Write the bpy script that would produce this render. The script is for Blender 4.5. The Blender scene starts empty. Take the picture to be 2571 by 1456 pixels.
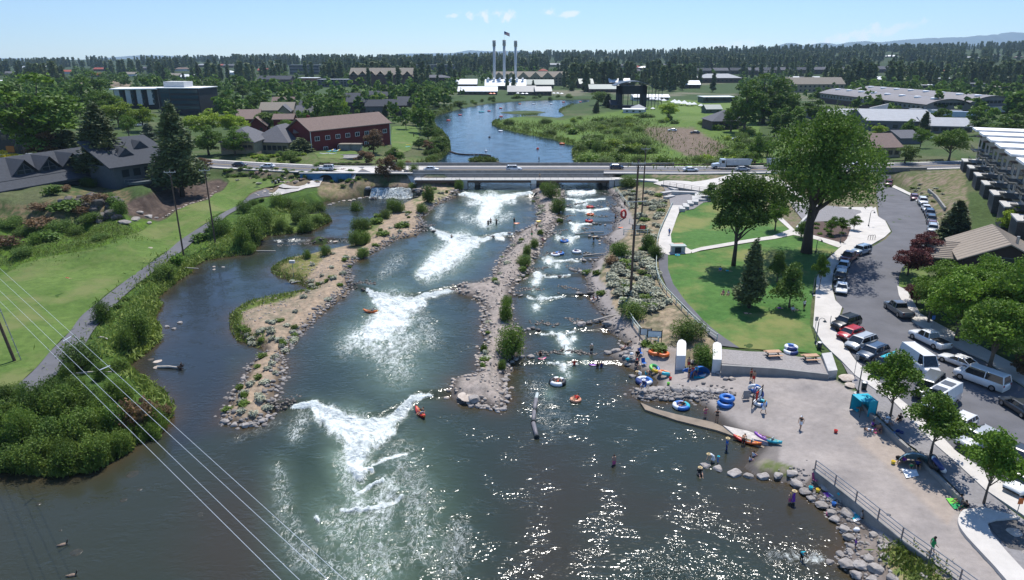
import bpy, math, random
import numpy as np
from mathutils import Vector, Matrix
from mathutils.geometry import delaunay_2d_cdt, tessellate_polygon
R=math.radians
sc=bpy.context.scene
COL=sc.collection
rnd=random.Random(7)
H=40.0; PIT=R(19.1); F=1714.0; CX=1285.5; CY=728.0
cp,sp=math.cos(PIT),math.sin(PIT)
cam=bpy.data.cameras.new('camera'); cam.lens=24.0; cam.sensor_width=36; cam.clip_start=0.5; cam.clip_end=60000
co=bpy.data.objects.new('camera',cam); COL.objects.link(co); co.location=(0,0,H); co.rotation_euler=(R(90-19.1),0,0)
sc.camera=co
def W(px,py,z=0.0):
	"photo point (2571x1456 frame) -> world point at height z"
	a=(px-CX)/F; b=(py-CY)/F
	dx,dy,dz=a, cp-b*sp, -sp-b*cp
	if dz>-0.004: dz=-0.004
	t=(z-H)/dz
	return (dx*t,dy*t,z)
def PR(x,y,z):
	"world -> photo frame"
	d=np.maximum(y*cp+(H-z)*sp,1.0)
	return CX+F*x/d, CY+F*((H-z)*cp-y*sp)/d
def sst(t):
	t=np.clip(t,0,1); return t*t*(3-2*t)
def zl(px,py):
	z=min(1,max(0,(1010-py)/530))*2.8
	return z
def WP(pts,zf=zl): return np.array([W(a,b,zf(a,b))[:2] for a,b in pts])
RIVER=[(-160,1195),(60,1182),(140,1190),(230,1180),(320,1130),(335,1105),(400,1075),(425,1050),(430,1020),(400,975),(340,940),(312,921),(349,894),(385,866),(399,850),(395,820),(380,800),(402,762),(386,752),(419,723),(443,704),(473,685),(483,669),(510,653),(564,645),(623,637),(645,618),(668,592),
(708,589),(778,582),(829,556),(818,540),(760,540),(722,540),(726,526),(780,520),(813,514),(816,507),(851,503),(883,498),(918,494),(931,490),(1036,489),(1046,503),(1030,511),(975,532),(939,551),(923,565),(890,577),(885,618),(816,634),(762,648),(716,656),(686,672),(692,688),(735,704),(762,712),(783,726),(778,734),(722,745),(640,760),(600,775),(584,792),(585,830),(604,853),(655,867),(663,883),(628,915),(612,958),(591,977),(572,1023),(550,1057),(612,1071),(665,1058),(692,1025),(689,990),(708,958),(716,923),(708,894),(732,856),(789,800),(837,754),(869,730),(877,712),(875,672),(885,656),(926,634),(998,591),(1047,583),(1063,562),(1055,543),(1084,516),(1154,484),(1162,473),(1150,455),(1085,430),
(1087,412),(1110,398),(1129,378),(1126,352),(1112,335),(1093,318),(1085,302),(1095,292),(1130,280),(1175,269),(1230,260),(1300,254),(1380,251),(1480,250),(1478,256),(1440,262),(1404,278),(1416,291),(1400,296),(1340,290),(1280,296),(1240,306),(1237,313),(1255,322),(1301,334),(1344,342),(1390,350),(1416,361),(1449,367),(1438,382),(1449,422),(1480,440),(1524,468),
(1524,476),(1548,503),(1551,511),(1533,522),(1553,538),(1537,565),(1540,575),(1513,597),(1535,610),(1524,632),(1489,653),(1489,667),(1470,683),(1478,718),(1483,735),(1497,761),(1521,789),(1510,811),(1551,837),(1578,859),(1560,875),(1530,886),(1564,907),(1591,921),(1631,931),(1653,953),(1650,966),(1618,969),(1588,975),(1586,993),(1604,1003),(1696,1008),(1739,1003),(1752,1009),(1792,1047),(1814,1072),(1850,1092),(1905,1112),(1905,1129),(1885,1150),(1868,1174),(1896,1195),(1946,1205),(1990,1217),(2012,1238),(2033,1254),(2070,1278),(2092,1308),(2113,1335),(2124,1369),(2105,1399),(2110,1423),(2145,1456),(2230,1560),(2100,1900),(-160,1900)]
ISL2=[(1336,462),(1338,478),(1352,520),(1355,540),(1349,560),(1317,575),(1285,591),(1288,612),(1253,650),(1240,688),(1213,707),(1149,710),(1149,728),(1192,739),(1210,758),(1218,776),(1210,824),(1218,851),(1205,894),(1194,945),(1138,958),(1133,998),(1154,1015),(1218,1020),(1253,1033),(1278,1007),(1272,964),(1267,935),(1290,925),(1275,900),(1306,880),(1300,840),(1290,811),(1285,776),(1280,745),(1285,712),(1304,696),(1330,680),(1317,665),(1333,648),(1350,635),(1355,610),(1376,586),(1384,563),(1405,550),(1392,535),(1414,497),(1408,470),(1400,458)]
SPIT=[(1253,283),(1300,279),(1350,279),(1372,282),(1340,287),(1290,287)]
TUFT=[(1182,404),(1195,399),(1225,397),(1246,403),(1240,410),(1200,411)]
REED=[(686,560),(720,548),(790,545),(826,552),(810,566),(770,582),(712,590),(690,580)]
RIFI=[(775,600),(800,594),(825,598),(818,606),(790,607)]
_iL=RIVER.index((885,618))+1; _iT=RIVER.index((612,1071))
wr=WP(RIVER); _q=[W(a,b,(.7 if b<607 else .1) if (i<_iL or (i<_iT)) else zl(a,b))[:2] for i,(a,b) in enumerate(RIVER)]; wr=np.array(_q); isl=[WP(ISL2),WP(SPIT,lambda a,b:2.8),WP(TUFT,lambda a,b:2.8),WP(RIFI,lambda a,b:.7)]
def sdf(poly,x,y):
	"signed distance, positive inside"
	x=np.asarray(x,float).ravel(); y=np.asarray(y,float).ravel()
	if len(x)<60:
		p=np.asarray(poly,float); a=p[:,None,:]; b=np.roll(p,-1,0)[:,None,:]; e=b-a; L=(e**2).sum(2)+1e-12
		t=np.clip(((x[None]-a[...,0])*e[...,0]+(y[None]-a[...,1])*e[...,1])/L,0,1)
		d=((x[None]-a[...,0]-t*e[...,0])**2+(y[None]-a[...,1]-t*e[...,1])**2).min(0)
		ey=np.where(np.abs(e[...,1])<1e-12,1e-12,e[...,1]); c=((a[...,1]>y[None])!=(b[...,1]>y[None]))&(x[None]<e[...,0]*(y[None]-a[...,1])/ey+a[...,0])
		return np.where(c.sum(0)%2==1,1,-1)*np.sqrt(d)
	d2=np.full(x.shape,1e18); ins=np.zeros(x.shape,bool)
	n=len(poly)
	for i in range(n):
		ax,ay=poly[i]; bx,by=poly[(i+1)%n]; ex,ey=bx-ax,by-ay
		L=ex*ex+ey*ey+1e-12
		t=np.clip(((x-ax)*ex+(y-ay)*ey)/L,0,1)
		dd=(x-ax-t*ex)**2+(y-ay-t*ey)**2
		np.minimum(d2,dd,out=d2)
		c=((ay>y)!=(by>y))
		if abs(ey)>1e-12: ins^=c&(x<ex*(y-ay)/ey+ax)
	return np.where(ins,1,-1)*np.sqrt(d2)
def wsd0(x,y):
	"positive in water"
	s=sdf(wr,x,y)
	for p in isl: s=np.minimum(s,-sdf(p,x,y))
	return s
def L2(pts,z):
	a=sorted([W(p,q,z)[:2] for p,q in pts]); return np.array(a)
LED_M=[(L2([(690,1022),(740,1018),(790,1014),(850,1040),(905,1052),(960,1048),(1010,1022),(1050,992),(1100,990),(1135,985)],.35),.7),
(L2([(877,715),(925,728),(945,735),(985,742),(1050,742),(1090,733),(1130,725),(1160,722)],1.05),.7),
(L2([(1047,572),(1090,577),(1120,587),(1160,598),(1215,597),(1240,588),(1290,588)],1.75),.7),
(L2([(1160,483),(1200,492),(1240,492),(1290,485),(1340,483)],2.45),.7)]
RL=[[(1374,910),(1406,915),(1449,910)],[(1357,835),(1406,843),(1443,829)],[(1325,742),(1357,752),(1416,742)],[(1341,685),(1376,693),(1430,691)],[(1363,648),(1384,653),(1454,653)],[(1395,591),(1417,597),(1454,594)],[(1430,556),(1449,562),(1486,559)],[(1419,522),(1475,527),(1527,522)],[(1422,497),(1459,503),(1518,497)]]
LED_R=[(L2(p,.15+.31*i),.31) for i,p in enumerate(RL)]
xlf=W(1046,490,.7)[0]
LED_L=[(L2([(640,612),(760,600),(900,604)],.4),.7)]
X1=L2([(600,1200),(620,1040),(660,930),(740,800),(830,700),(900,630),(1040,540),(1140,470),(1140,440)],1.5); X1=X1[X1[:,1].argsort()]
X2=np.array([W(p,q,1.5)[:2] for p,q in [(1220,1200),(1225,990),(1240,850),(1250,740),(1320,620),(1370,540),(1375,470),(1370,440)]])
def wz(x,y):
	x=np.asarray(x,float); y=np.asarray(y,float)
	def lv(L):
		z=np.zeros_like(x)
		for a,h in L: z+=h*sst((y-np.interp(x,a[:,0],a[:,1]))/1.6+.5)
		return z
	x1=np.interp(y,X1[:,1],X1[:,0]); x2=np.interp(y,X2[:,1],X2[:,0])
	zz=np.where(x<x1,lv(LED_L),np.where(x<x2,lv(LED_M),lv(LED_R)))
	return np.where((y>190)&((x>xlf)|(y>197.5)),2.8,zz)
CT="""0,700,2;200,700,1.8;400,600,1.8;560,480,2.5;640,450,3.5;690,441,4.5;250,800,1.2;100,940,1.2;0,1010,1.2;350,720,1.2;480,620,1.3;600,520,1.6;700,492,2.2;800,465,3.5;900,455,4.5;1000,452,5.2;0,1100,1;200,1050,1;380,1000,.8
50,600,3.2;200,590,3.2;0,560,5;250,560,4;300,500,8.5;240,505,8.5;150,500,8.5;360,470,8.5;450,445,7;500,410,7.5;100,470,9;0,480,9;0,400,9.5;300,400,9;520,455,4;430,515,3.2;480,495,3;560,445,4.5;400,550,2.4;330,560,3
560,415,6.4;650,425,6.4;780,430,6.3;900,436,6.3;1040,430,5.8;720,455,4.6;800,447,5.2
600,380,7;800,395,7;1000,380,5;1060,400,3.6;900,340,7;1050,330,4;1075,415,3.6;1000,260,6;600,250,8;0,300,10;300,300,10;1070,350,3.6;1000,330,4.5
1560,500,3.2;1590,560,3.2;1600,650,3;1560,700,2.5;1650,760,2.3;1700,850,1.8;1620,860,1.3;1560,480,3.5;1545,600,2.8;1500,700,2;1530,780,1.5
1680,500,4.3;1750,490,5;1800,470,5.8;1650,458,5.7;1700,430,6.4;1900,425,6.4;1600,430,6.4;1750,570,3.2;1900,560,3.6;2000,600,3.6;1800,700,3;1950,800,2.6;1850,860,2.2;2060,760,3;2030,880,2.3;2200,540,3;2230,480,2.4;2120,780,2.8;2150,900,2.3;2300,850,2.6;2400,950,2.4;2571,1100,2.4;2250,1010,1.9;2400,1170,1.9;2571,1300,1.9;2000,1000,.9;1800,950,.8;1900,1080,.5;2000,1130,.8;2100,1180,1.4;2250,1300,1.5;2400,1400,1.6;2500,1440,1.7;1900,935,1.2;2050,950,1.5;2160,1330,.5;2060,1235,.5;2250,1420,.8;1650,930,.5;1700,960,.6;1760,980,.6
2300,560,3.3;2400,560,5;2450,500,7;2400,430,7.2;2500,420,9;2350,480,5;2400,650,3.5;2571,700,3.5;2290,425,6.8;2400,412,7;2150,425,6.5;2260,500,2.8
1450,300,3.1;1500,400,3.1;1700,380,3.3;1600,300,3.3;1300,310,3;1850,380,4.5;1950,350,5;2100,350,5;2300,330,5;2571,330,7;1700,230,4;2000,260,5;2400,260,6;1200,235,4;900,220,6
1100,500,3.2;1000,560,1.9;900,620,1.7;800,680,1.4;740,800,1.3;650,930,1.2;620,1030,1;960,530,1.6;1120,480,3.4;1060,530,2.6;760,560,.9;850,480,3;950,480,3.2;1030,480,3.2
1370,480,3.5;1370,550,2.9;1330,610,2.6;1250,740,2;1240,850,1.7;1230,980,1.2;1180,980,1.2;1270,420,3.2;1214,404,3.1"""
CTRL=[]
for s in CT.replace('\n',';').split(';'):
	a,b,z=map(float,s.split(',')); x,y,_=W(a,b,z); u,v=PR(x,y,0.); CTRL.append((u,v,z))
CTRL=np.array(CTRL)
def gbase0(x,y):
	u,v=PR(x,y,0.)
	num=np.zeros_like(u); den=np.zeros_like(u)
	for a,b,z in CTRL:
		w=1.0/(((u-a)**2+((v-b)*2.2)**2)+60.)**1.7
		num+=w*z; den+=w
	z=num/den
	az=x/np.maximum(y,1)
	amp=np.interp(az,[-1.2,-.75,-.3,0,.3,.75,1.2],[-6,-3,6,20,32,60,70])
	ridge=5+amp*sst((y-700)/2100.)-(amp+60)*sst((y-3800)/3000.)*0.8
	ridge=ridge+4*np.sin(x/310.+y/500.)*sst((y-1000)/1500.)+3*np.sin(x/130.+1.3)*sst((y-1500)/1500.)
	return z+(ridge-z)*sst((y-450)/700.)
_LT=np.arange(-2.2,2.201,.012); _LG=.02; _LY0=15.; _LN=int(math.log(12000/_LY0)/math.log(1+_LG))+2
_ly=_LY0*(1+_LG)**np.arange(_LN); _LZ=gbase0((_ly[:,None]*_LT[None,:]).ravel(),np.repeat(_ly,len(_LT))).reshape(_LN,-1)
def _bl(Z,a,b):
	a=np.clip(a,0,Z.shape[0]-1.001); b=np.clip(b,0,Z.shape[1]-1.001); i=a.astype(int); j=b.astype(int); p=a-i; q=b-j
	return Z[i,j]*(1-p)*(1-q)+Z[i+1,j]*p*(1-q)+Z[i,j+1]*(1-p)*q+Z[i+1,j+1]*p*q
def gbase(x,y):
	yy=np.maximum(y,_LY0)
	return _bl(_LZ,np.log(yy/_LY0)/math.log(1+_LG),(x/yy-_LT[0])/.012)
_WS=2.0; _wgx=np.arange(-500,560,_WS); _wgy=np.arange(10,1100,_WS)
_WZ=wsd0(np.tile(_wgx,len(_wgy)),np.repeat(_wgy,len(_wgx))).reshape(len(_wgy),-1)
def wsd(x,y):
	x=np.asarray(x,float).ravel(); y=np.asarray(y,float).ravel()
	s=_bl(_WZ,(y-_wgy[0])/_WS,(x-_wgx[0])/_WS)
	s=np.where((y>1090)|(x<-495)&(y>60)|(x>555),-99.,s)
	k=np.abs(s)<3.5
	if k.any(): s[k]=wsd0(x[k],y[k])
	return s
def ground(x,y):
	x=np.asarray(x,float).ravel(); y=np.asarray(y,float).ravel()
	out=gbase(x,y)
	m=(y<1100)&(y>15)
	if m.any():
		xm,ym=x[m],y[m]; s=wsd(xm,ym); w=wz(xm,ym)
		b=np.maximum(out[m],w+.35)
		land=w+.02+(b-w)*sst(.28+(-s)/5.5)-(b-w)*sst(.28)+.0
		land=land+np.minimum(-s,.8)*.25
		k=np.abs(s)<14
		z=np.where(s>0,w-np.minimum(s*.45,1.6)-.02,np.where(-s<14,land,b))
		out[m]=z
	m=(y>150)&(y<330)&(np.abs(x)<260)
	if m.any():
		xm,ym=x[m],y[m]; yr=np.interp(xm,ROADP[:,0],ROADP[:,1]); d=np.abs(ym-yr); g=1-sst((d-6.5)/np.where((xm>MUX[0])&(xm<MUX[1])&(ym<yr),.7,5.))
		g=g*(1-sst((wsd(xm,ym)+5)/3.)); o=out[m]; out[m]=o+(6.32-o)*g
	return out
MUX=(W(750,440,5)[0],W(1052,440,5)[0])
ROADP=np.array([W(a,b,6.5)[:2] for a,b in [(300,396),(430,404),(520,410),(600,415),(700,420),(820,425),(950,426.3),(1085,426.3),(1500,426.3),(1700,427.5),(1850,426),(2000,424),(2150,420.5),(2300,417),(2400,414),(2520,410)]])
_gc={}
def gz(x,y):
	k=(round(x,2),round(y,2))
	if k not in _gc: _gc[k]=gz_(x,y)
	return _gc[k]
def gz_(x,y): return float(ground([x],[y])[0])
def G(px,py,dz=0.0):
	z=2.0
	for _ in range(7):
		x,y,_z=W(px,py,z+dz); g=gz_(x,y)
		if abs(g-z)<.01: break
		z=z*.2+.8*g
	return (x,y,g+dz)
def GW(px,py):
	z=1.0
	for _ in range(4):
		x,y,_z=W(px,py,z); z=float(wz(np.array([x]),np.array([y]))[0])
	return (x,y,z)
_g=np.random.RandomState(3).rand(256,256)
def vn(x,y):
	xi=np.floor(x).astype(int); yi=np.floor(y).astype(int); fx=x-xi; fy=y-yi
	fx=fx*fx*(3-2*fx); fy=fy*fy*(3-2*fy)
	g=lambda a,b:_g[a%256,b%256]
	return (g(xi,yi)*(1-fx)+g(xi+1,yi)*fx)*(1-fy)+(g(xi,yi+1)*(1-fx)+g(xi+1,yi+1)*fx)*fy
def fbm(x,y,o=4):
	s=0;a=.5;t=0
	for i in range(o): s=s+a*vn(x+17.3*i,y+9.1*i); t+=a; x=x*2.03;y=y*2.03;a*=.5
	return s/t
def meta(o,label=None,cat=None,group=None,kind=None):
	if label: o['label']=label
	if cat: o['category']=cat
	if group: o['group']=group
	if kind: o['kind']=kind
	return o
def link(name,me,parent=None,loc=None,rz=0,mat=None):
	o=bpy.data.objects.new(name,me); COL.objects.link(o)
	if mat is not None and me is not None and not me.materials: me.materials.append(mat)
	if parent is not None: o.parent=parent
	if loc is not None: o.location=loc
	if rz: o.rotation_euler[2]=rz
	return o
def thing(name,label,cat,loc=(0,0,0),rz=0,group=None,s=1.0):
	o=link(name,None,None,loc,rz); o.scale=(s,s,s) if not hasattr(s,'__len__') else s
	o.empty_display_size=.2
	return meta(o,label,cat,group)
class MB:
	def __init__(s): s.v=[];s.f=[];s.mi=[];s.m=0
	def add(s,vs,fs):
		b=len(s.v); s.v.extend(vs)
		for f in fs: s.f.append([i+b for i in f]); s.mi.append(s.m)
		return s
	def box(s,x0,x1,y0,y1,z0,z1,T=None):
		vs=[(x,y,z) for z in(z0,z1) for y in(y0,y1) for x in(x0,x1)]
		if T is not None: vs=[tuple(T@Vector(v)) for v in vs]
		return s.add(vs,[(0,2,3,1),(4,5,7,6),(0,1,5,4),(2,6,7,3),(0,4,6,2),(1,3,7,5)])
	def cbox(s,c,d,rz=0,T=None):
		M=Matrix.Translation(c)@Matrix.Rotation(rz,4,'Z')
		if T is not None: M=T@M
		return s.box(-d[0]/2,d[0]/2,-d[1]/2,d[1]/2,-d[2]/2,d[2]/2,M)
	def prism(s,pts,z0,z1,T=None):
		n=len(pts); vs=[(p[0],p[1],z0) for p in pts]+[(p[0],p[1],z1) for p in pts]
		if T is not None: vs=[tuple(T@Vector(v)) for v in vs]
		return s.add(vs,[tuple(range(n))[::-1],tuple(range(n,2*n))]+[(i,(i+1)%n,n+(i+1)%n,n+i) for i in range(n)])
	def tube(s,pts,rad,n=6,cap=True):
		pts=[Vector(p) for p in pts]; rs=rad if hasattr(rad,'__len__') else [rad]*len(pts)
		b=len(s.v); up=None; vs=[]
		for i,p in enumerate(pts):
			d=(pts[min(i+1,len(pts)-1)]-pts[max(i-1,0)]).normalized()
			if up is None:
				up=Vector((0,0,1)) if abs(d.z)<.9 else Vector((1,0,0))
			a=d.cross(up).normalized(); c=a.cross(d).normalized(); up=c
			for k in range(n):
				t=2*math.pi*k/n; vs.append(tuple(p+a*math.cos(t)*rs[i]+c*math.sin(t)*rs[i]))
		fs=[]
		for i in range(len(pts)-1):
			for k in range(n):
				fs.append((i*n+k,i*n+(k+1)%n,(i+1)*n+(k+1)%n,(i+1)*n+k))
		if cap: fs+= [tuple(range(n))[::-1],tuple(range((len(pts)-1)*n,len(pts)*n))]
		return s.add(vs,fs)
	def lathe(s,prof,n=16,c=(0,0,0),T=None):
		vs=[];m=len(prof)
		for k in range(n):
			t=2*math.pi*k/n
			for r,z in prof: vs.append((c[0]+r*math.cos(t),c[1]+r*math.sin(t),c[2]+z))
		if T is not None: vs=[tuple(T@Vector(v)) for v in vs]
		fs=[(k*m+i,((k+1)%n)*m+i,((k+1)%n)*m+i+1,k*m+i+1) for k in range(n) for i in range(m-1)]
		return s.add(vs,fs)
	def torus(s,Rr,r,c=(0,0,0),n=22,k=10,T=None,arc=(0,2*math.pi)):
		vs=[];full=abs(arc[1]-arc[0]-2*math.pi)<1e-6; N=n if full else n+1
		for i in range(N):
			t=arc[0]+(arc[1]-arc[0])*i/n
			for j in range(k):
				q=2*math.pi*j/k; rr=Rr+r*math.cos(q)
				vs.append((c[0]+rr*math.cos(t),c[1]+rr*math.sin(t),c[2]+r*math.sin(q)))
		if T is not None: vs=[tuple(T@Vector(v)) for v in vs]
		fs=[(i*k+j,((i+1)%N)*k+j,((i+1)%N)*k+(j+1)%k,i*k+(j+1)%k) for i in range(n) for j in range(k)]
		return s.add(vs,fs)
	def ball(s,c,r,seed=0,rough=0,n=8,m=6):
		rr=random.Random(seed); vs=[(c[0],c[1],c[2]-r[2])];
		for i in range(1,m):
			a=-math.pi/2+math.pi*i/m
			for k in range(n):
				t=2*math.pi*k/n; q=1+rough*(rr.random()-.5)*2
				vs.append((c[0]+r[0]*q*math.cos(a)*math.cos(t),c[1]+r[1]*q*math.cos(a)*math.sin(t),c[2]+r[2]*q*math.sin(a)))
		vs.append((c[0],c[1],c[2]+r[2])); fs=[]
		for k in range(n): fs.append((0,1+(k+1)%n,1+k));
		for i in range(m-2):
			for k in range(n):
				a=1+i*n; fs.append((a+k,a+(k+1)%n,a+n+(k+1)%n,a+n+k))
		e=len(vs)-1; a=1+(m-2)*n
		for k in range(n): fs.append((a+k,a+(k+1)%n,e))
		return s.add(vs,fs)
	def mesh(s,name,mats=None,smooth=False):
		me=bpy.data.meshes.new(name); me.from_pydata(s.v,[],s.f);
		if mats is not None:
			for m in (mats if isinstance(mats,(list,tuple)) else [mats]): me.materials.append(m)
			if isinstance(mats,(list,tuple)) and len(mats)>1: me.polygons.foreach_set('material_index',s.mi)
		if smooth: me.polygons.foreach_set('use_smooth',[True]*len(me.polygons))
		me.update(); return me
	def build(s,name,mat,parent=None,smooth=False,loc=None,rz=0):
		return link(name,s.mesh(name,mat,smooth),parent,loc,rz)
def npmesh(name,v,f,mat=None,attrs=None,smooth=False):
	"v Nx3, f Mxk arrays"
	me=bpy.data.meshes.new(name); k=f.shape[1]
	me.vertices.add(len(v)); me.vertices.foreach_set('co',np.ascontiguousarray(v,dtype=np.float32).ravel())
	me.loops.add(f.size); me.loops.foreach_set('vertex_index',np.ascontiguousarray(f,dtype=np.int32).ravel())
	me.polygons.add(len(f)); me.polygons.foreach_set('loop_start',np.arange(0,f.size,k,dtype=np.int32))
	if smooth: me.polygons.foreach_set('use_smooth',np.ones(len(f),dtype=bool))
	me.update(calc_edges=True)
	for n,(ty,d) in (attrs or {}).items():
		a=me.attributes.new(n,ty,'POINT')
		a.data.foreach_set('color' if ty=='FLOAT_COLOR' else 'value',np.ascontiguousarray(d,dtype=np.float32).ravel())
	if mat: me.materials.append(mat)
	return me
def copytree(o,loc=None,rz=None,s=None,label=None,group=None,parent=None,rot=None):
	c=o.copy(); COL.objects.link(c)
	if parent is not None: c.parent=parent
	if loc is not None: c.location=loc
	if rz is not None: c.rotation_euler=(0,0,rz)
	if rot is not None: c.rotation_euler=rot
	if s is not None: c.scale=(s,s,s) if not hasattr(s,'__len__') else s
	if label: c['label']=label
	if group: c['group']=group
	for ch in KIDS.get(o.name,()) or [q for q in o.children]:
		copytree(ch,parent=c)
	return c
KIDS={}
def lin(h):
	if isinstance(h,str):
		c=[int(h[i:i+2],16)/255 for i in(0,2,4)]
		return tuple((q/12.92 if q<=.04045 else ((q+.055)/1.055)**2.4) for q in c)+(1,)
	return tuple(h)+(1,)
_M={}
def mat(name,col,rough=.7,var=.0,scale=4.,bump=0.,col2=None,spec=.3,metal=0.,objvar=0.,det=5,bs=None,rpat=None):
	if name in _M: return _M[name]
	m=bpy.data.materials.new(name); m.use_nodes=True; nt=m.node_tree; N=nt.nodes; L=nt.links
	b=N['Principled BSDF']; b.inputs['Roughness'].default_value=rough; b.inputs['Specular IOR Level'].default_value=spec; b.inputs['Metallic'].default_value=metal
	c=lin(col); b.inputs['Base Color'].default_value=c
	tc=N.new('ShaderNodeTexCoord')
	if var or col2:
		nz=N.new('ShaderNodeTexNoise'); nz.inputs['Scale'].default_value=scale; nz.inputs['Detail'].default_value=det; nz.inputs['Roughness'].default_value=.65
		L.new(tc.outputs['Object'],nz.inputs['Vector'])
		rp=N.new('ShaderNodeValToRGB'); L.new(nz.outputs['Fac'],rp.inputs['Fac'])
		e=rp.color_ramp.elements; e[0].position=.32; e[1].position=.68
		if col2: e[0].color=c; e[1].color=lin(col2)
		else:
			e[0].color=tuple(q*(1-var) for q in c[:3])+(1,); e[1].color=tuple(min(1,q*(1+var)) for q in c[:3])+(1,)
		out=rp.outputs['Color']
		if objvar:
			oi=N.new('ShaderNodeObjectInfo'); mr=N.new('ShaderNodeMapRange'); mr.inputs[3].default_value=1-objvar; mr.inputs[4].default_value=1+objvar
			L.new(oi.outputs['Random'],mr.inputs[0]); mx=N.new('ShaderNodeVectorMath'); mx.operation='SCALE'
			L.new(out,mx.inputs[0]); L.new(mr.outputs[0],mx.inputs['Scale']); out=mx.outputs[0]
		L.new(out,b.inputs['Base Color'])
	if bump:
		n2=N.new('ShaderNodeTexNoise'); n2.inputs['Scale'].default_value=bs or scale*3; n2.inputs['Detail'].default_value=6
		L.new(tc.outputs['Object'],n2.inputs['Vector']); bp=N.new('ShaderNodeBump'); bp.inputs['Strength'].default_value=bump; bp.inputs['Distance'].default_value=.1
		L.new(n2.outputs['Fac'],bp.inputs['Height']); L.new(bp.outputs[0],b.inputs['Normal'])
	_M[name]=m; return m
def node(nt,t,**k):
	n=nt.nodes.new(t)
	for a,v in k.items():
		if a.startswith('i_'): n.inputs[int(a[2:]) if a[2:].isdigit() else a[2:]].default_value=v
		else: setattr(n,a,v)
	return n
SUN_AZ=R(18); SUN_EL=R(62)
w=bpy.data.worlds.new('World'); sc.world=w; w.use_nodes=True
nt=w.node_tree; bg=nt.nodes['Background']
sky=nt.nodes.new('ShaderNodeTexSky'); sky.sky_type='NISHITA'; sky.sun_disc=False; sky.sun_elevation=SUN_EL; sky.sun_rotation=SUN_AZ
sky.air_density=1.0; sky.dust_density=.0; sky.ozone_density=3.0; sky.altitude=1100
tn=nt.nodes.new('ShaderNodeVectorMath'); tn.operation='MULTIPLY'; tn.inputs[1].default_value=(.80,.95,1.12)
nt.links.new(sky.outputs[0],tn.inputs[0]); bg.inputs[1].default_value=.13
def wm_(op,a,b=None,c=None):
	n=nt.nodes.new('ShaderNodeMath'); n.operation=op
	for i,q in enumerate((a,b,c)):
		if q is None: continue
		if isinstance(q,(int,float)): n.inputs[i].default_value=q
		else: nt.links.new(q,n.inputs[i])
	return n.outputs[0]
wtc=nt.nodes.new('ShaderNodeTexCoord'); wsx=nt.nodes.new('ShaderNodeSeparateXYZ'); nt.links.new(wtc.outputs['Generated'],wsx.inputs[0])
wx_=wm_('DIVIDE',wsx.outputs[0],wm_('MAXIMUM',wsx.outputs[1],.05)); wz2=wm_('DIVIDE',wsx.outputs[2],wm_('MAXIMUM',wsx.outputs[1],.05))
wn=nt.nodes.new('ShaderNodeTexNoise'); wn.inputs['Scale'].default_value=70; wn.inputs['Detail'].default_value=7; wn.inputs['Roughness'].default_value=.62; nt.links.new(wtc.outputs['Generated'],wn.inputs['Vector'])
cm=0.0
for cx_,cy_,cw_,ch_,sl_,st_ in [(1245,39,78,17,0,1.),(1378,32,34,12,.12,.95),(1431,35,26,9,0,.9),(1133,40,19,6,0,.8),(2105,99,62,17,-.12,.75),(2170,88,80,20,-.2,.72),(2240,75,90,15,-.28,.6),(2300,62,60,8,-.3,.4),(1850,112,90,11,-.05,.5),(2050,108,90,10,-.1,.5)]:
	b_=(cy_-CY)/F; f_=cp-b_*sp; x0=(cx_-CX)/F/f_; z0=(-sp-b_*cp)/f_; dx=wm_('MULTIPLY',wm_('SUBTRACT',wx_,x0),F/cw_*.95); dz=wm_('MULTIPLY',wm_('ADD',wm_('SUBTRACT',wz2,z0),wm_('MULTIPLY',wm_('SUBTRACT',wx_,x0),sl_)),F/ch_)
	q=wm_('MULTIPLY',wm_('SUBTRACT',1,wm_('ADD',wm_('MULTIPLY',dx,dx),wm_('MULTIPLY',dz,dz))),.5)
	q=wm_('ADD',q,wm_('MULTIPLY',wm_('SUBTRACT',wn.outputs['Fac'],.55),2.6)); sm=nt.nodes.new('ShaderNodeMapRange'); sm.interpolation_type='SMOOTHSTEP'; nt.links.new(q,sm.inputs[0]); sm.inputs[1].default_value=.0; sm.inputs[2].default_value=.55; sm.inputs[4].default_value=st_
	cm=wm_('MAXIMUM',sm.outputs[0],cm)
cmx=nt.nodes.new('ShaderNodeMix'); cmx.data_type='RGBA'; nt.links.new(cm,cmx.inputs[0]); nt.links.new(tn.outputs[0],cmx.inputs[6]); cmx.inputs[7].default_value=(9.,9.1,9.2,1); nt.links.new(cmx.outputs[2],bg.inputs[0])
sl=bpy.data.lights.new('sun','SUN'); sl.energy=5.0; sl.angle=R(.53); sl.color=(1,.96,.9)
so=bpy.data.objects.new('sun',sl); COL.objects.link(so); so.location=(0,0,200)
sd=Vector((math.sin(SUN_AZ)*math.cos(SUN_EL),math.cos(SUN_AZ)*math.cos(SUN_EL),math.sin(SUN_EL)))
so.rotation_euler=sd.to_track_quat('Z','Y').to_euler()
sc.view_settings.view_transform='Standard'; sc.view_settings.look='None'; sc.view_settings.gamma=1; sc.view_settings.exposure=.32
sc.render.engine='CYCLES'
sc.cycles.max_bounces=5; sc.cycles.diffuse_bounces=2; sc.cycles.glossy_bounces=2; sc.cycles.transmission_bounces=2; sc.cycles.transparent_max_bounces=4; sc.cycles.volume_bounces=0
sc.cycles.sample_clamp_indirect=4
def fan(y0,y1,g,t0,t1,dt):
	n=int(math.log(y1/y0)/math.log(1+g)); ys=y0*(1+g)**np.arange(n+1); ts=np.arange(t0,t1,dt)
	X=ys[:,None]*ts[None,:]; Y=np.repeat(ys[:,None],len(ts),1)
	return X.ravel(),Y.ravel(),len(ys),len(ts)
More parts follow.
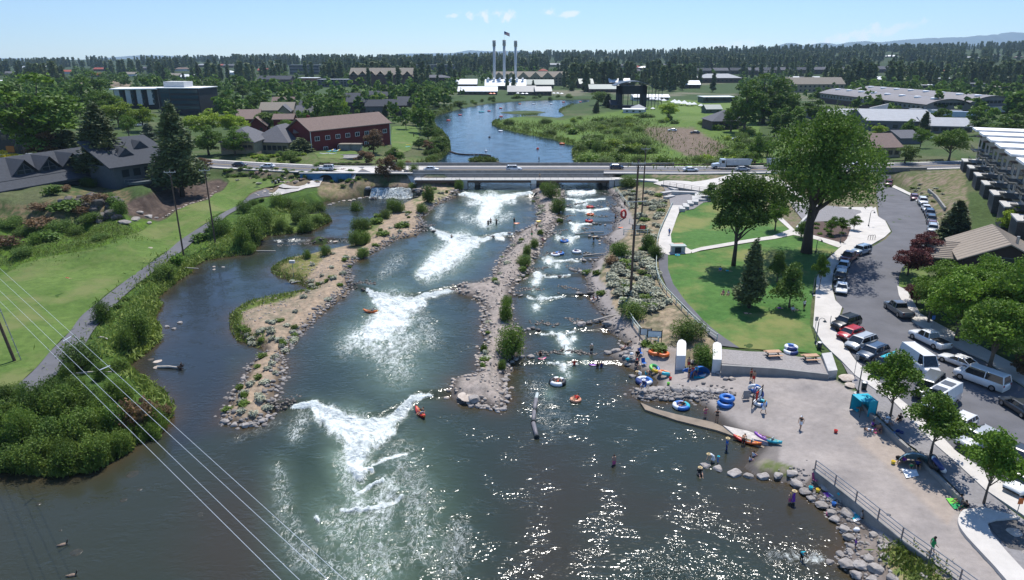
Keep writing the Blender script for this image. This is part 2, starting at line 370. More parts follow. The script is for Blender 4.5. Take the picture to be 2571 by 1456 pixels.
def gfaces(nr,nc):
	i=np.arange(nr-1)[:,None]*nc+np.arange(nc-1)[None,:]
	return np.stack([i,i+1,i+nc+1,i+nc],-1).reshape(-1,4)
gx,gy,nr,nc=fan(20.,9000.,.0052,-1.3,1.3,.0036)
gzz=ground(gx,gy)
U,V=PR(gx,gy,gzz)
n1=fbm(gx/3.,gy/3.); n2=fbm(gx/14.+50,gy/14.); n3=fbm(gx/.7,gy/.7,3)
swat=wsd(gx,gy); swat=np.where(gy<1100,swat,-99)
def cset(c): return np.array(c)[None,:]
col=np.zeros((len(gx),3))+cset((.055,.085,.028))
col=col*(1-n2[:,None]*.0)+ (cset((.13,.12,.07))-col)*sst((n2-.5)*4)[:,None]*.5
def zone(poly,c,soft=4.,jit=8.,c2=None,noise=None,amt=1.):
	global col
	p=np.array(poly,float); x0,y0=p.min(0)-40; x1,y1=p.max(0)+40
	m=(U>x0)&(U<x1)&(V>y0)&(V<y1)
	if not m.any(): return
	s=sdf(p,U[m],V[m])+(n1[m]-.5)*jit*2
	wgt=sst(.5+s/(2*soft))[:,None]*amt
	cc=cset(c)
	if c2 is not None: cc=cc+(cset(c2)-cc)*sst(((n3 if noise is None else noise)[m]-.5)*3.+.5)[:,None]
	col[m]=col[m]*(1-wgt)+cc*wgt
G1=(.070,.125,.022); G2=(.040,.075,.018); GR=(.30,.275,.265); TAN=(.36,.27,.19); SAND=(.31,.25,.2)
far=sst((gy-420)/150.)[:,None]; fc=cset((.05,.08,.03))+(cset((.15,.145,.10))-cset((.05,.08,.03)))*(sst((fbm(gx/60,gy/60)-.54)*6)*(1-.8*sst((gy-800)/300.)))[:,None]; fc=fc*(1-.35*sst((gy-850)/300.))[:,None]
col=col*(1-far)+fc*far
zone([(-200,640),(120,560),(420,500),(560,500),(700,480),(840,470),(840,520),(700,640),(430,800),(440,1200),(-200,1300)],G1,6,6,G2)
zone([(-200,560),(60,540),(250,560),(330,540),(560,610),(300,640),(120,660),(-200,760)],(.085,.15,.02),6,4,(.05,.085,.02))
zone([(-100,500),(60,520),(150,490),(240,470),(330,480),(330,520),(200,560),(-100,560)],(.06,.085,.03),6,6,(.16,.12,.07))
zone([(336,497),(400,478),(456,465),(550,449),(578,462),(532,497),(443,530),(403,556),(330,545),(300,520)],(.065,.048,.040),4,3,(.10,.075,.06))
zone([(640,445),(760,450),(950,455),(950,470),(760,470),(660,495),(600,500),(660,470)],(.22,.17,.12),3,4,(.12,.1,.06))
zone([(500,425),(1040,440),(1040,455),(760,452),(690,447)],(.14,.12,.08),3,3,(.07,.09,.04))
zone([(800,463),(960,462),(940,490),(850,505),(800,490)],(.25,.19,.12),4,4,(.13,.13,.06))
zone([(1180,455),(1040,440),(940,480),(880,560),(860,620),(680,650),(675,700),(560,780),(560,860),(620,900),(520,1080),(700,1090),(900,730),(1110,560),(1180,500)],TAN,4,4,(.24,.19,.14))
zone([(1180,455),(1150,452),(1030,500),(1050,530),(1140,490)],(.12,.15,.06),4,6,TAN)
zone([(880,560),(1050,490),(1000,520),(960,560),(930,600),(900,625),(880,620)],(.09,.13,.035),4,6,(.25,.2,.12))
zone([(676,670),(700,650),(760,640),(830,630),(800,660),(770,700),(790,735),(700,715)],(.115,.135,.035),4,6,(.2,.17,.08))
zone([(575,780),(640,755),(740,735),(790,730),(770,745),(660,765),(610,785),(600,840),(650,870),(600,870),(575,840)],(.10,.135,.03),3,4)
zone([(620,790),(740,745),(830,680),(850,690),(760,780),(680,860),(640,850)],(.33,.25,.18),6,8,(.2,.17,.12))
zone([(675,540),(840,535),(840,580),(670,600)],(.09,.13,.03),3,4)
zone([(1325,460),(1400,455),(1420,480),(1420,560),(1300,700),(1300,940),(1290,1040),(1120,1040),(1130,700),(1280,590),(1350,560)],(.33,.28,.245),4,4,(.24,.21,.185))
EB=[(1500,440),(1545,476),(1560,497),(1578,527),(1592,548),(1592,566),(1574,581),(1572,593),(1542,613),(1520,645),(1508,680),(1506,702),(1532,728),(1537,763),(1545,778),(1572,794),(1582,811),(1612,851),(1630,868),(1700,872),(1716,926),(1806,926),(1819,921),(1946,927),(2081,941),(2150,987),(2190,1030),(2271,1111),(2298,1131),(2373,1203),(2415,1245),(2410,1290),(2416,1322),(2475,1390),(2600,1530),(2300,1700),(2000,1700),(1700,1200),(1400,1000),(1450,700),(1450,500)]
zone([(1545,470),(1680,470),(1700,560),(1650,640),(1650,700),(1800,860),(1820,925),(1700,925),(1600,860),(1500,720),(1530,620),(1590,550)],(.15,.14,.085),5,6,(.28,.22,.15))
zone(EB,(.305,.272,.25),2.5,1.5,(.25,.225,.21),n1*.5+n2*.5)
zone([(2230,1080),(2330,1170),(2420,1260),(2380,1320),(2250,1200),(2150,1100)],(.34,.28,.23),8,10,amt=.7)
zone([(1570,780),(1640,860),(1700,880),(1690,900),(1620,890),(1560,830)],(.27,.23,.2),6,6,amt=.7)
zone([(2040,1195),(2075,1210),(2200,1340),(2320,1456),(2100,1500),(2000,1240)],(.13,.11,.095),3,3,(.19,.16,.14))
zone([(2240,1360),(2330,1430),(2380,1456),(2300,1500),(2200,1400)],(.3,.24,.14),4,8,(.12,.16,.04))
zone([(1760,1010),(1810,1040),(1870,1070),(1950,1100),(1960,1180),(1870,1180),(1850,1110),(1770,1040)],(.15,.135,.125),8,6,amt=.8)
zone([(1890,1160),(1920,1150),(1990,1170),(2000,1200),(1920,1200)],(.12,.15,.05),3,6,(.2,.18,.14))
zone([(1740,500),(1900,470),(2200,500),(2240,600),(2120,620),(1990,590),(1950,545),(1800,520)],(.19,.15,.11),4,3,(.12,.13,.06))
zone([(1550,428),(1700,436),(1830,440),(2200,435),(2240,470),(2150,520),(1900,470),(1760,460),(1660,447)],(.075,.12,.03),3,3,(.2,.16,.11))
zone([(2240,440),(2420,425),(2440,600),(2380,640),(2330,560),(2290,480)],(.10,.12,.045),4,4,(.19,.15,.11))
zone([(1410,300),(1700,255),(1900,300),(1930,420),(1800,425),(1449,424),(1438,380),(1230,320),(1250,290)],(.11,.17,.035),4,6,(.075,.125,.03))
zone([(1604,318),(1739,321),(1833,372),(1790,395),(1730,393),(1698,378),(1631,342)],(.19,.145,.11),5,6,(.13,.10,.075))
zone([(1900,360),(1975,350),(1990,372),(1940,430),(1900,420)],(.07,.14,.025),3,2)
zone([(1640,250),(1900,255),(1900,300),(1700,280)],(.13,.19,.05),2,3,amt=.8)
zone([(1700,292),(1840,288),(1840,300),(1720,305)],(.12,.17,.05),2,3,amt=.8)
zone([(1450,212),(1540,200),(1600,215),(1500,222)],(.12,.17,.05),2,3,amt=.6)
zone([(0,205),(330,203),(330,218),(0,222)],(.26,.2,.15),2,3,amt=.8)
zone([(590,400),(820,385),(1100,400),(1080,425),(900,425),(600,410)],(.08,.13,.03),3,3,(.12,.12,.06))
wet=sst(1-np.abs(swat+.3)/1.1)[:,None]*(V>460)[:,None]
col=col*(1-.6*wet)
nearshore=sst((swat+.15)/.3)[:,None]; col=col*(1-nearshore)+cset((.05,.04,.025))*nearshore
be=sst(.5+sdf(np.array(EB,float),U,V)/12.)*(V>440); col=col*(1+(n3[:,None]-.5)*(.36-.26*be[:,None]))
def gmat():
	m=bpy.data.materials.new('ground_cover'); m.use_nodes=True; nt=m.node_tree; L=nt.links; b=nt.nodes['Principled BSDF']
	at=node(nt,'ShaderNodeVertexColor',layer_name='col'); tc=node(nt,'ShaderNodeTexCoord')
	nz=node(nt,'ShaderNodeTexNoise'); nz.inputs['Scale'].default_value=1.3; nz.inputs['Detail'].default_value=8; nz.inputs['Roughness'].default_value=.75
	L.new(tc.outputs['Object'],nz.inputs['Vector'])
	mr=node(nt,'ShaderNodeMapRange'); L.new(nz.outputs['Fac'],mr.inputs[0]); mr.inputs[1].default_value=.3; mr.inputs[2].default_value=.7; mr.inputs[3].default_value=.62; mr.inputs[4].default_value=1.4; ka=node(nt,'ShaderNodeAttribute',attribute_name='rough_k'); kk=node(nt,'ShaderNodeMath',operation='SUBTRACT'); L.new(mr.outputs[0],kk.inputs[0]); kk.inputs[1].default_value=1; km=node(nt,'ShaderNodeMath',operation='MULTIPLY_ADD'); L.new(kk.outputs[0],km.inputs[0]); L.new(ka.outputs['Fac'],km.inputs[1]); km.inputs[2].default_value=1
	sc_=node(nt,'ShaderNodeVectorMath',operation='SCALE'); L.new(at.outputs['Color'],sc_.inputs[0]); L.new(km.outputs[0],sc_.inputs['Scale'])
	L.new(sc_.outputs[0],b.inputs['Base Color']); b.inputs['Roughness'].default_value=.95; b.inputs['Specular IOR Level'].default_value=.1
	bp=node(nt,'ShaderNodeBump'); bp.inputs['Strength'].default_value=.6; bp.inputs['Distance'].default_value=.25; L.new(nz.outputs['Fac'],bp.inputs['Height']); k2=node(nt,'ShaderNodeMath',operation='MULTIPLY'); k2.inputs[1].default_value=.6; L.new(ka.outputs['Fac'],k2.inputs[0]); L.new(k2.outputs[0],bp.inputs['Strength']); L.new(bp.outputs[0],b.inputs['Normal'])
	return m
gf=gfaces(nr,nc)
c4=np.ones((len(gx),4)); c4[:,:3]=col
gme=npmesh('ground',np.stack([gx,gy,gzz+np.where(swat<-.5,(n3-.5)*.12,0)],1),gf,gmat(),{'col':('FLOAT_COLOR',c4),'rough_k':('FLOAT',1-.6*be)},True)
meta(link('ground',gme),'the ground of both river banks, town and far slopes',kind='structure')
wx,wy,nr2,nc2=fan(20.,950.,.0036,-1.25,1.0,.0024)
ww=wz(wx,wy); ok=(wsd(wx,wy)>-2.0)
f=gfaces(nr2,nc2); f=f[ok[f].all(1)]
used=np.unique(f); rem=-np.ones(len(wx),int); rem[used]=np.arange(len(used)); f=rem[f]; wx,wy,ww=wx[used],wy[used],ww[used]
s_w=wsd(wx,wy)
u,v=PR(wx,wy,ww)
fo=np.zeros(len(wx)); mi=np.zeros(len(wx))
def stroke(pts,st,milk=None,asp=1.0,close=False):
	"chain of (x,y,r) painted into the froth density"
	global fo,mi
	P=np.array(pts,float); S=[]
	for i in range(max(1,len(P)-1)):
		a=P[i]; b=P[min(i+1,len(P)-1)]; n=max(1,int(np.hypot(*(b-a)[:2])/max(1.5,min(a[2],b[2])*.35)))
		for k in range(n): S.append(a+(b-a)*k/n)
	S.append(P[-1])
	for x,y,r in S:
		m=(np.abs(u-x)<2.6*r)&(np.abs(v-y)<2.6*r)
		d=((u[m]-x)**2+((v[m]-y)*asp)**2)/(r*r); g=np.exp(-d)
		fo[m]=np.maximum(fo[m],st*g)
	if milk:
		for x,y,r in S[::3]:
			r2=r*1.6; m=(np.abs(u-x)<2.4*r2)&(np.abs(v-y)<2.4*r2)
			mi[m]=np.maximum(mi[m],milk*np.exp(-((u[m]-x)**2+(v[m]-y)**2)/(r2*r2)))
A=[(735,1022,5),(760,1020,7),(790,1014,10),(830,1036,11),(870,1058,12),(920,1066,12),(965,1058,10),(1005,1030,9),(1035,1003,10),(1060,993,7),(1085,991,3)]
stroke(A,1.25,.3); stroke([(790,1022,16),(830,1042,24),(870,1068,28),(920,1078,28),(965,1066,20),(1010,1036,14)],1.05,.5); stroke([(885,1078,42),(905,1110,36),(895,1140,32),(888,1170,22),(905,1200,14)],1.1,.9); stroke([(800,1040,18),(840,1070,26)],.8,.4)
stroke([(960,1060,14),(1000,1040,10),(1030,1020,8)],.75,.3); stroke([(980,1080,18),(940,1110,22)],.7,.4); stroke([(890,1165,20),(915,1185,12)],.85,.8); stroke([(860,1150,30),(880,1215,34),(900,1270,40)],.42,.8)
stroke([(920,1180,6),(935,1184,5)],1.1); stroke([(900,1240,4),(925,1225,5),(962,1211,4)],.95,.3); stroke([(856,1279,4),(880,1284,4),(920,1277,5),(965,1268,5),(1010,1246,5)],1.05,.2)
stroke([(935,1165,5),(985,1145,6),(1020,1135,4)],.8); stroke([(795,1300,8),(800,1310,6)],.85); stroke([(700,1180,26),(720,1300,40),(760,1400,50),(860,1440,70)],.30,.3)
stroke([(860,1320,70),(960,1400,80),(900,1450,80)],.36,.55); stroke([(1010,1150,60),(1050,1260,60),(1060,1380,60)],.33,.35); stroke([(1150,1330,40),(1130,1420,50)],.36,.1); stroke([(980,1225,40),(940,1300,50)],.5,.5)
stroke([(760,1050,30),(740,1090,30)],.36,.2)
B=[(922,727,4),(932,738,7),(950,746,8),(985,753,9),(1040,752,8),(1090,738,7),(1140,730,4)]
stroke(B,1.25,.3); stroke([(950,752,16),(985,765,26),(1030,762,18)],1.15,.6); stroke([(985,775,44),(990,795,44),(965,815,42),(935,838,34)],1.0,.9); stroke([(1040,770,20),(1060,760,14)],.8,.4); stroke([(890,850,30),(960,880,44),(1030,860,40)],.5,.6); stroke([(1020,800,26),(1000,820,30)],.7,.7); stroke([(960,850,50),(980,890,60),(1000,920,60)],.40,.6); stroke([(900,830,30),(870,870,40)],.36,.3); stroke([(1060,800,30),(1080,850,40)],.36,.3)
C=[(1082,573,3),(1100,583,5),(1130,592,6),(1165,602,6),(1215,602,5),(1240,592,4),(1262,586,4),(1286,588,3)]
stroke(C,1.2,.3); stroke([(1105,588,10),(1150,608,16),(1195,612,10)],1.1,.6); stroke([(1160,612,34),(1138,632,36),(1110,655,34),(1082,674,26),(1055,690,14)],.95,.85); stroke([(1170,630,26),(1130,670,26),(1070,700,22)],.42,.6); stroke([(1250,596,8),(1262,600,6)],.9); stroke([(1000,650,30),(960,690,20)],.33,.2);
D=[(1150,487,3),(1170,488,6),(1200,492,7),(1230,505,7),(1270,496,6),(1300,488,6),(1335,485,4)]
stroke(D,1.2,.3); stroke([(1190,493,8),(1235,508,12),(1290,492,8)],1.1,.6); stroke([(1235,508,30),(1228,528,30),(1218,548,26)],.95,.9); stroke([(1180,510,14),(1290,505,12)],.55,.3); stroke([(1160,545,20),(1220,562,24),(1280,540,16)],.42,.4); stroke([(1110,520,16),(1100,545,16)],.36,.2)
for p in RL: stroke([(a,b+2,3.2) for a,b in p],.8,.2)
stroke([(1430,484,10),(1460,484,12),(1490,482,8)],.75,.3)
for x,y,r,s_ in [(1450,508,14,.8),(1470,512,12,.7),(1480,533,12,.85),(1440,530,10,.6),(1445,572,14,.9),(1450,566,12,.8),(1430,602,16,.75),(1400,596,8,.8),(1378,656,16,.8),(1400,665,14,.6),(1350,694,14,1.0),(1345,708,14,.85),(1342,730,10,.5),(1360,752,16,.65),(1345,772,16,.6),(1410,847,14,1.15),(1420,862,16,1.1),(1428,880,16,.8),(1440,850,10,.8),(1385,838,8,.9),(1415,922,14,.85),(1425,942,16,.5),(1400,912,6,1.),(1470,908,8,.5),(1378,990,10,.2)]: stroke([(x,y,r)],s_*.9,.5)
stroke([(690,606,6),(760,604,6),(880,606,6)],.34)
stroke([(600,1100,20),(700,1060,16)],.22); stroke([(1350,980,60),(1400,1060,60)],.22)
stroke([(1940,1395,20),(2060,1400,16)],.5); stroke([(1300,1440,60),(1800,1440,90)],.1)
fo=np.minimum(fo*1.22,1.4)
fo*=np.clip((s_w+.3)/.8,0,1)
tur=fbm(wx/1.6,wy/1.6,4)-.5; sw=fbm(wx/5.+tur,wy/3.,3)-.5
t2=fbm(wx/.7+9,wy/.7,3)-.5
wzv=ww+np.clip(fo,0,1)*(tur*1.3+t2*.6)+sw*.18*np.clip(.35+fo*2,0,1)*np.clip(s_w/2.,0.1,1)*(wy<190)+np.clip(fo-.6,0,.6)*.35
base=np.zeros((len(wx),3))+np.array((.030,.046,.042))
def wz_(poly,c,soft,amt=1.):
	s=sdf(np.array(poly,float),u,v)+(fbm(wx/8.,wy/8.)-.5)*soft*1.4; g=(sst(.5+s/(2*soft))*amt)[:,None]
	base[:]=base*(1-g)+np.array(c)[None]*g
wz_([(-200,1150),(600,1100),(700,1460),(-200,1600)],(.036,.046,.038),70)
wz_([(300,900),(420,700),(620,640),(900,560),(1030,500),(950,500),(600,640),(560,900),(600,1060),(430,1150)],(.026,.036,.046),30)
wz_([(470,1250),(700,1200),(740,1700),(450,1700)],(.050,.045,.039),90,.7)
wz_([(1300,1000),(1480,1170),(1700,1210),(2000,1240),(2120,1400),(1500,1320),(1420,1700),(1250,1700),(1260,1200)],(.043,.041,.036),110,.8)
wz_([(720,1090),(1120,1080),(1180,1280),(1100,1600),(780,1600),(720,1250)],(.030,.054,.038),110,.8)
wz_([(1160,480),(1400,480),(1500,1000),(1400,1090),(690,1000),(880,730)],(.026,.046,.043),40,.7)
wz_([(620,690),(750,690),(790,730),(600,760),(600,800),(640,880),(560,900),(540,800)],(.024,.034,.042),15,.5)
wz_([(1080,250),(1490,245),(1460,425),(1080,425)],(.010,.030,.062),10)
shal=np.exp(-np.clip(s_w,0,9)/1.6)*(.45+.9*fbm(wx/3,wy/3)); shal=np.clip(shal*(wy<190),0,.8)[:,None]
base[:]=base*(1-shal)+np.array((.07,.05,.028))[None]*shal
base*=np.array((.82,.75,.62)); w4=np.ones((len(wx),4)); w4[:,:3]=base
def wmat():
	m=bpy.data.materials.new('river_water'); m.use_nodes=True; nt=m.node_tree; L=nt.links; b=nt.nodes['Principled BSDF']; out=nt.nodes['Material Output']
	at=node(nt,'ShaderNodeVertexColor',layer_name='wcol'); fa=node(nt,'ShaderNodeAttribute',attribute_name='froth'); ma=node(nt,'ShaderNodeAttribute',attribute_name='milk')
	tc=node(nt,'ShaderNodeTexCoord')
	def noise(s,det,ro,dist=0,vec=None,sx=1,sy=1):
		mp=node(nt,'ShaderNodeMapping'); mp.inputs['Scale'].default_value=(sx,sy,1); L.new(vec or tc.outputs['Object'],mp.inputs['Vector'])
		n=node(nt,'ShaderNodeTexNoise'); n.inputs['Scale'].default_value=s; n.inputs['Detail'].default_value=det; n.inputs['Roughness'].default_value=ro; n.inputs['Distortion'].default_value=dist
		L.new(mp.outputs[0],n.inputs['Vector']); return n.outputs['Fac']
	def M(op,a,b_=None,c=None):
		n=node(nt,'ShaderNodeMath',operation=op)
		for i,q in enumerate((a,b_,c)):
			if q is None: continue
			if isinstance(q,(int,float)): n.inputs[i].default_value=q
			else: L.new(q,n.inputs[i])
		return n.outputs[0]
	def ss(x,a,b_):
		n=node(nt,'ShaderNodeMapRange',interpolation_type='SMOOTHSTEP'); L.new(x,n.inputs[0]); n.inputs[1].default_value=a; n.inputs[2].default_value=b_; return n.outputs[0]
	nA=noise(.55,9,.7,1.6); nB=noise(.8,7,.62,2.6,sx=1.0,sy=.55); nC=noise(2.2,6,.7,.8)
	nS=noise(.75,8,.72,1.2,sx=1.2,sy=.55); nF=noise(3.4,5,.75,.5)
	rid=M('MAXIMUM',M('SUBTRACT',1,M('ABSOLUTE',M('MULTIPLY',M('SUBTRACT',nB,.5),10.))),0)
	f_=fa.outputs['Fac']
	thread=M('MULTIPLY',M('MULTIPLY',ss(M('ADD',rid,M('MULTIPLY',M('SUBTRACT',nC,.5),1.5)),.55,1.15),ss(f_,.10,.55)),.62)
	val=M('ADD',M('ADD',f_,M('MULTIPLY',M('SUBTRACT',nS,.5),1.7)),M('MULTIPLY',M('SUBTRACT',nF,.5),.7))
	body=M('MULTIPLY',ss(val,.38,.98),ss(f_,.16,.5))
	fm=M('MINIMUM',M('ADD',body,thread),1)
	milk=M('MULTIPLY',ma.outputs['Fac'],M('ADD',.35,M('MULTIPLY',nA,.9)))
	mx=node(nt,'ShaderNodeMix',data_type='RGBA'); L.new(M('MULTIPLY',milk,.95),mx.inputs[0]); L.new(at.outputs['Color'],mx.inputs[6]); mx.inputs[7].default_value=(.17,.24,.17,1)
	fc=node(nt,'ShaderNodeMix',data_type='RGBA'); L.new(M('MULTIPLY',nC,1.0),fc.inputs[0]); fc.inputs[6].default_value=(.42,.50,.45,1); fc.inputs[7].default_value=(.95,.96,.95,1)
	m2=node(nt,'ShaderNodeMix',data_type='RGBA'); L.new(fm,m2.inputs[0]); L.new(mx.outputs[2],m2.inputs[6]); L.new(fc.outputs[2],m2.inputs[7]); L.new(m2.outputs[2],b.inputs['Base Color'])
	ro=node(nt,'ShaderNodeMapRange'); L.new(fm,ro.inputs[0]); ro.inputs[3].default_value=.14; ro.inputs[4].default_value=.7; L.new(ro.outputs[0],b.inputs['Roughness'])
	b.inputs['IOR'].default_value=1.33
	w1=noise(1.1,1.5,.6,.6,sx=1,sy=1.7); w2=noise(2.9,1,.6,.3,sx=1,sy=1.5); w3=noise(.28,2,.5,.5)
	hgt=M('ADD',M('ADD',M('MULTIPLY',w1,.8),M('MULTIPLY',w2,.26)),M('MULTIPLY',M('MULTIPLY',fm,nC),.8))
	bp=node(nt,'ShaderNodeBump'); bp.inputs['Distance'].default_value=.6; L.new(hgt,bp.inputs['Height'])
	rg=M('MULTIPLY',ss(w3,.38,.66),.55); ca=node(nt,'ShaderNodeAttribute',attribute_name='chop')
	L.new(M('MULTIPLY',M('ADD',M('ADD',.16,rg),M('MULTIPLY',f_,.9)),ca.outputs['Fac']),bp.inputs['Strength']); L.new(bp.outputs[0],b.inputs['Normal'])
	return m
chop=np.ones(len(wx))*.37
for poly,c in (([(-200,900),(600,500),(1040,490),(900,620),(560,1080),(620,1460),(-200,1600)],.28),([(1080,250),(1490,245),(1460,430),(1080,430)],.22),([(1480,880),(1850,1080),(1900,1180),(1500,1180)],.45)):
	g=sst(.5+sdf(np.array(poly,float),u,v)/60.); chop=chop*(1-g)+c*g
chop=chop*(1+.6*np.exp(-((u-1050)/320.)**2-((v-700)/330.)**2)); chop=chop*(1+2.0*np.exp(-((u-1740)/270.)**2-((v-1440)/140.)**2)+.5*np.exp(-((u-1100)/380.)**2-((v-1350)/260.)**2)+.35*np.exp(-((u-1400)/150.)**2-((v-1050)/90.)**2))
wme=npmesh('river_water',np.stack([wx,wy,wzv],1),f,wmat(),{'wcol':('FLOAT_COLOR',w4),'froth':('FLOAT',fo),'milk':('FLOAT',mi),'chop':('FLOAT',chop)},True)
meta(link('river_water',wme),'the river with its pools, rapids and white froth',kind='structure')
def dens(p,step):
	o=[]
	for i in range(len(p)):
		a=np.array(p[i]); b=np.array(p[(i+1)%len(p)]); n=max(1,int(np.hypot(*(b-a))/step))
		for k in range(n): o.append(tuple(a+(b-a)*k/n))
	return o
def sheetw(name,pw,dz,m,step=3.,label=None,z=None,thick=0):
	b=dens(pw,step); arr=np.array(b); x0,y0=arr.min(0); x1,y1=arr.max(0)
	X,Y=np.meshgrid(np.arange(x0,x1,step),np.arange(y0,y1,step)); X=X.ravel();Y=Y.ravel(); k=sdf(arr,X,Y)>step*.4
	pts=[Vector(q) for q in b]+[Vector(q) for q in zip(X[k],Y[k])]
	v,_,fs,*_r=delaunay_2d_cdt(pts,[],[list(range(len(b)))],1,1e-5)
	P=np.array([(q[0],q[1]) for q in v]); Z=(ground(P[:,0],P[:,1]) if z is None else np.full(len(P),z))+dz
	mb=MB(); mb.v=[(a,b_,c) for (a,b_),c in zip(P,Z)]; mb.f=[list(q) for q in fs]; mb.mi=[0]*len(fs)
	if thick:      # kerb-like rim
		n=len(b); rim=[(q[0],q[1]) for q in b]; zz=ground(arr[:,0],arr[:,1])
		o=len(mb.v); mb.v+= [(x,y,h+dz) for (x,y),h in zip(rim,zz)]+[(x,y,h-thick) for (x,y),h in zip(rim,zz)]
		for i in range(n): mb.f.append([o+i,o+(i+1)%n,o+n+(i+1)%n,o+n+i]); mb.mi.append(0)
	ob=mb.build(name,m);
	return meta(ob,label,kind='structure')
def sheet(name,pp,dz,m,step=3.,label=None,thick=0): return sheetw(name,[G(a,b)[:2] for a,b in pp],dz,m,step,label,None,thick)
def cat(p,n=6):
	"smooth curve through points"
	o=[];p=[np.array(q,float) for q in p]
	for i in range(len(p)-1):
		a=p[max(i-1,0)];b=p[i];c=p[i+1];d=p[min(i+2,len(p)-1)]
		for k in range(n):
			t=k/n; o.append(.5*((2*b)+(c-a)*t+(2*a-5*b+4*c-d)*t*t+(3*b-a-3*c+d)*t**3))
	o.append(p[-1]); return o
def grass(name,c1,c2,dry=None):
	m=bpy.data.materials.new(name); m.use_nodes=True; nt=m.node_tree; L=nt.links; b=nt.nodes['Principled BSDF']; tc=node(nt,'ShaderNodeTexCoord')
	def nz(s,d=6,r=.65):
		n=node(nt,'ShaderNodeTexNoise'); n.inputs['Scale'].default_value=s; n.inputs['Detail'].default_value=d; n.inputs['Roughness'].default_value=r; L.new(tc.outputs['Object'],n.inputs['Vector']); return n.outputs['Fac']
	def rp(f,a,b_,c,d):
		n=node(nt,'ShaderNodeValToRGB'); L.new(f,n.inputs[0]); e=n.color_ramp.elements; e[0].position=a; e[1].position=b_; e[0].color=c; e[1].color=d; return n.outputs[0]
	A=rp(nz(.12,8,.7),.35,.65,lin(c1),lin(c2)); Bn=rp(nz(.9,9,.82),.3,.7,(.62,.66,.6,1),(1.42,1.36,1.3,1))
	mx=node(nt,'ShaderNodeMix',data_type='RGBA',blend_type='MULTIPLY'); mx.inputs[0].default_value=1; L.new(A,mx.inputs[6]); L.new(Bn,mx.inputs[7]); o=mx.outputs[2]
	if dry:
		m2=node(nt,'ShaderNodeMix',data_type='RGBA'); L.new(rp(nz(.085,5,.6),.50,.64,(0,0,0,1),(.85,.85,.85,1)),m2.inputs[0]); L.new(o,m2.inputs[6]); m2.inputs[7].default_value=lin(dry); o=m2.outputs[2]
	L.new(o,b.inputs['Base Color']); b.inputs['Roughness'].default_value=.9; b.inputs['Specular IOR Level'].default_value=.15
	bp=node(nt,'ShaderNodeBump'); bp.inputs['Strength'].default_value=.5; bp.inputs['Distance'].default_value=.08; L.new(nz(7,4,.7),bp.inputs['Height']); L.new(bp.outputs[0],b.inputs['Normal'])
	return m
LAWN=grass('mown_grass',(.066,.118,.024),(.105,.16,.040),(.15,.165,.06)); LAWN2=grass('park_grass',(.05,.125,.028),(.075,.155,.038),(.20,.20,.07))
ASPH=mat('path_asphalt',(.115,.115,.125),.9,.12,.6,.2); ROAD=mat('road_asphalt',(.115,.115,.125),.9,.16,.25,.2,bs=6); CONC=mat('sidewalk_concrete',(.50,.47,.43),.85,.10,.5,.15); DECK=mat('deck_concrete',(.42,.41,.39),.85,.10,.5,.15)
SPAV=mat('paver_grey',(.22,.21,.21),.9,.15,2.5,.2)
lawnW=[(-120,760),(-60,715),(0,693),(21,685),(54,664),(90,654),(126,645),(180,636),(228,628),(295,608),(344,586),(376,565),(419,551),(443,530),(478,514),(524,503),(540,487),(569,468),(577,457),(556,441),(566,434),(618,434),(690,441),(743,448),(730,457),(668,473),(628,487),(599,514),(564,532),(524,557),(457,600),(419,632),(376,662),(301,716),(246,760),(204,795),(172,838),(129,881),(94,922),(54,959),(0,999),(-120,1060)]
sheet('lawn',lawnW,.13,LAWN,3,'mown green lawn along the left riverside path')
sheet('lawn',[(1685,613),(1682,591),(1696,551),(1712,532),(1742,527),(1766,508),(1790,505),(1860,500),(1945,545),(1985,580),(1940,597),(1880,604),(1760,624),(1735,630),(1722,623),(1705,616)],.13,LAWN2,3,'park lawn between the concrete walk and the diagonal path')
sheet('lawn',[(1677,642),(1740,636),(1880,612),(1990,590),(2050,600),(2112,622),(2072,650),(2057,680),(2042,730),(2036,770),(2033,815),(2047,860),(2063,893),(1930,881),(1855,875),(1840,865),(1815,848),(1765,806),(1725,763),(1690,715),(1677,677)],.13,LAWN2,3,'large park lawn beside the parking street')
sheet('lawn',[(985,318),(1040,316),(1048,325),(1052,345),(1038,360),(1030,378),(1010,385),(985,372),(980,350)],.13,LAWN,4,'lawn by the red building')
sheet('lawn',[(790,385),(890,378),(905,392),(870,402),(800,398)],.13,LAWN,4)
sheet('lawn',[(2258,690),(2285,668),(2315,678),(2330,690),(2300,722),(2256,722)],.1,LAWN,3)
sheet('lawn',[(1905,385),(1935,362),(1978,355),(1985,372),(1960,410),(1920,415)],.08,LAWN,4)
_pd=0
pl=[(-80,1050),(0,999),(54,961),(94,924),(129,883),(172,840),(204,797),(246,762),(301,718),(376,664),(419,634),(457,602),(524,559),(564,534),(600,515),(632,489),(668,476)]
pr=[(690,493),(640,500),(602,524),(567,545),(524,577),(491,603),(465,626),(427,654),(403,671),(336,724),(285,772),(236,831),(205,880),(150,936),(100,975),(40,1005),(-80,1075)]
sheet('path',[tuple(q) for q in cat(pl)]+[tuple(q) for q in cat(pr)],.19,ASPH,2.5,'grey asphalt riverside path')
sheet('path',[(668,490),(700,481),(749,475),(802,464),(832,459.5),(891,452),(937,449),(1040,446),(1166,445),(1166,453),(1040,452.5),(937,454.5),(891,457.5),(832,465),(802,469),(749,480.5),(711,489),(689,494)],.22,CONC,2,'light concrete path leading to the footbridge')
sheet('path',[(700,479),(711,476),(749,470),(790,464),(800,463.5),(749,473.5),(712,480)],.24,CONC,2)
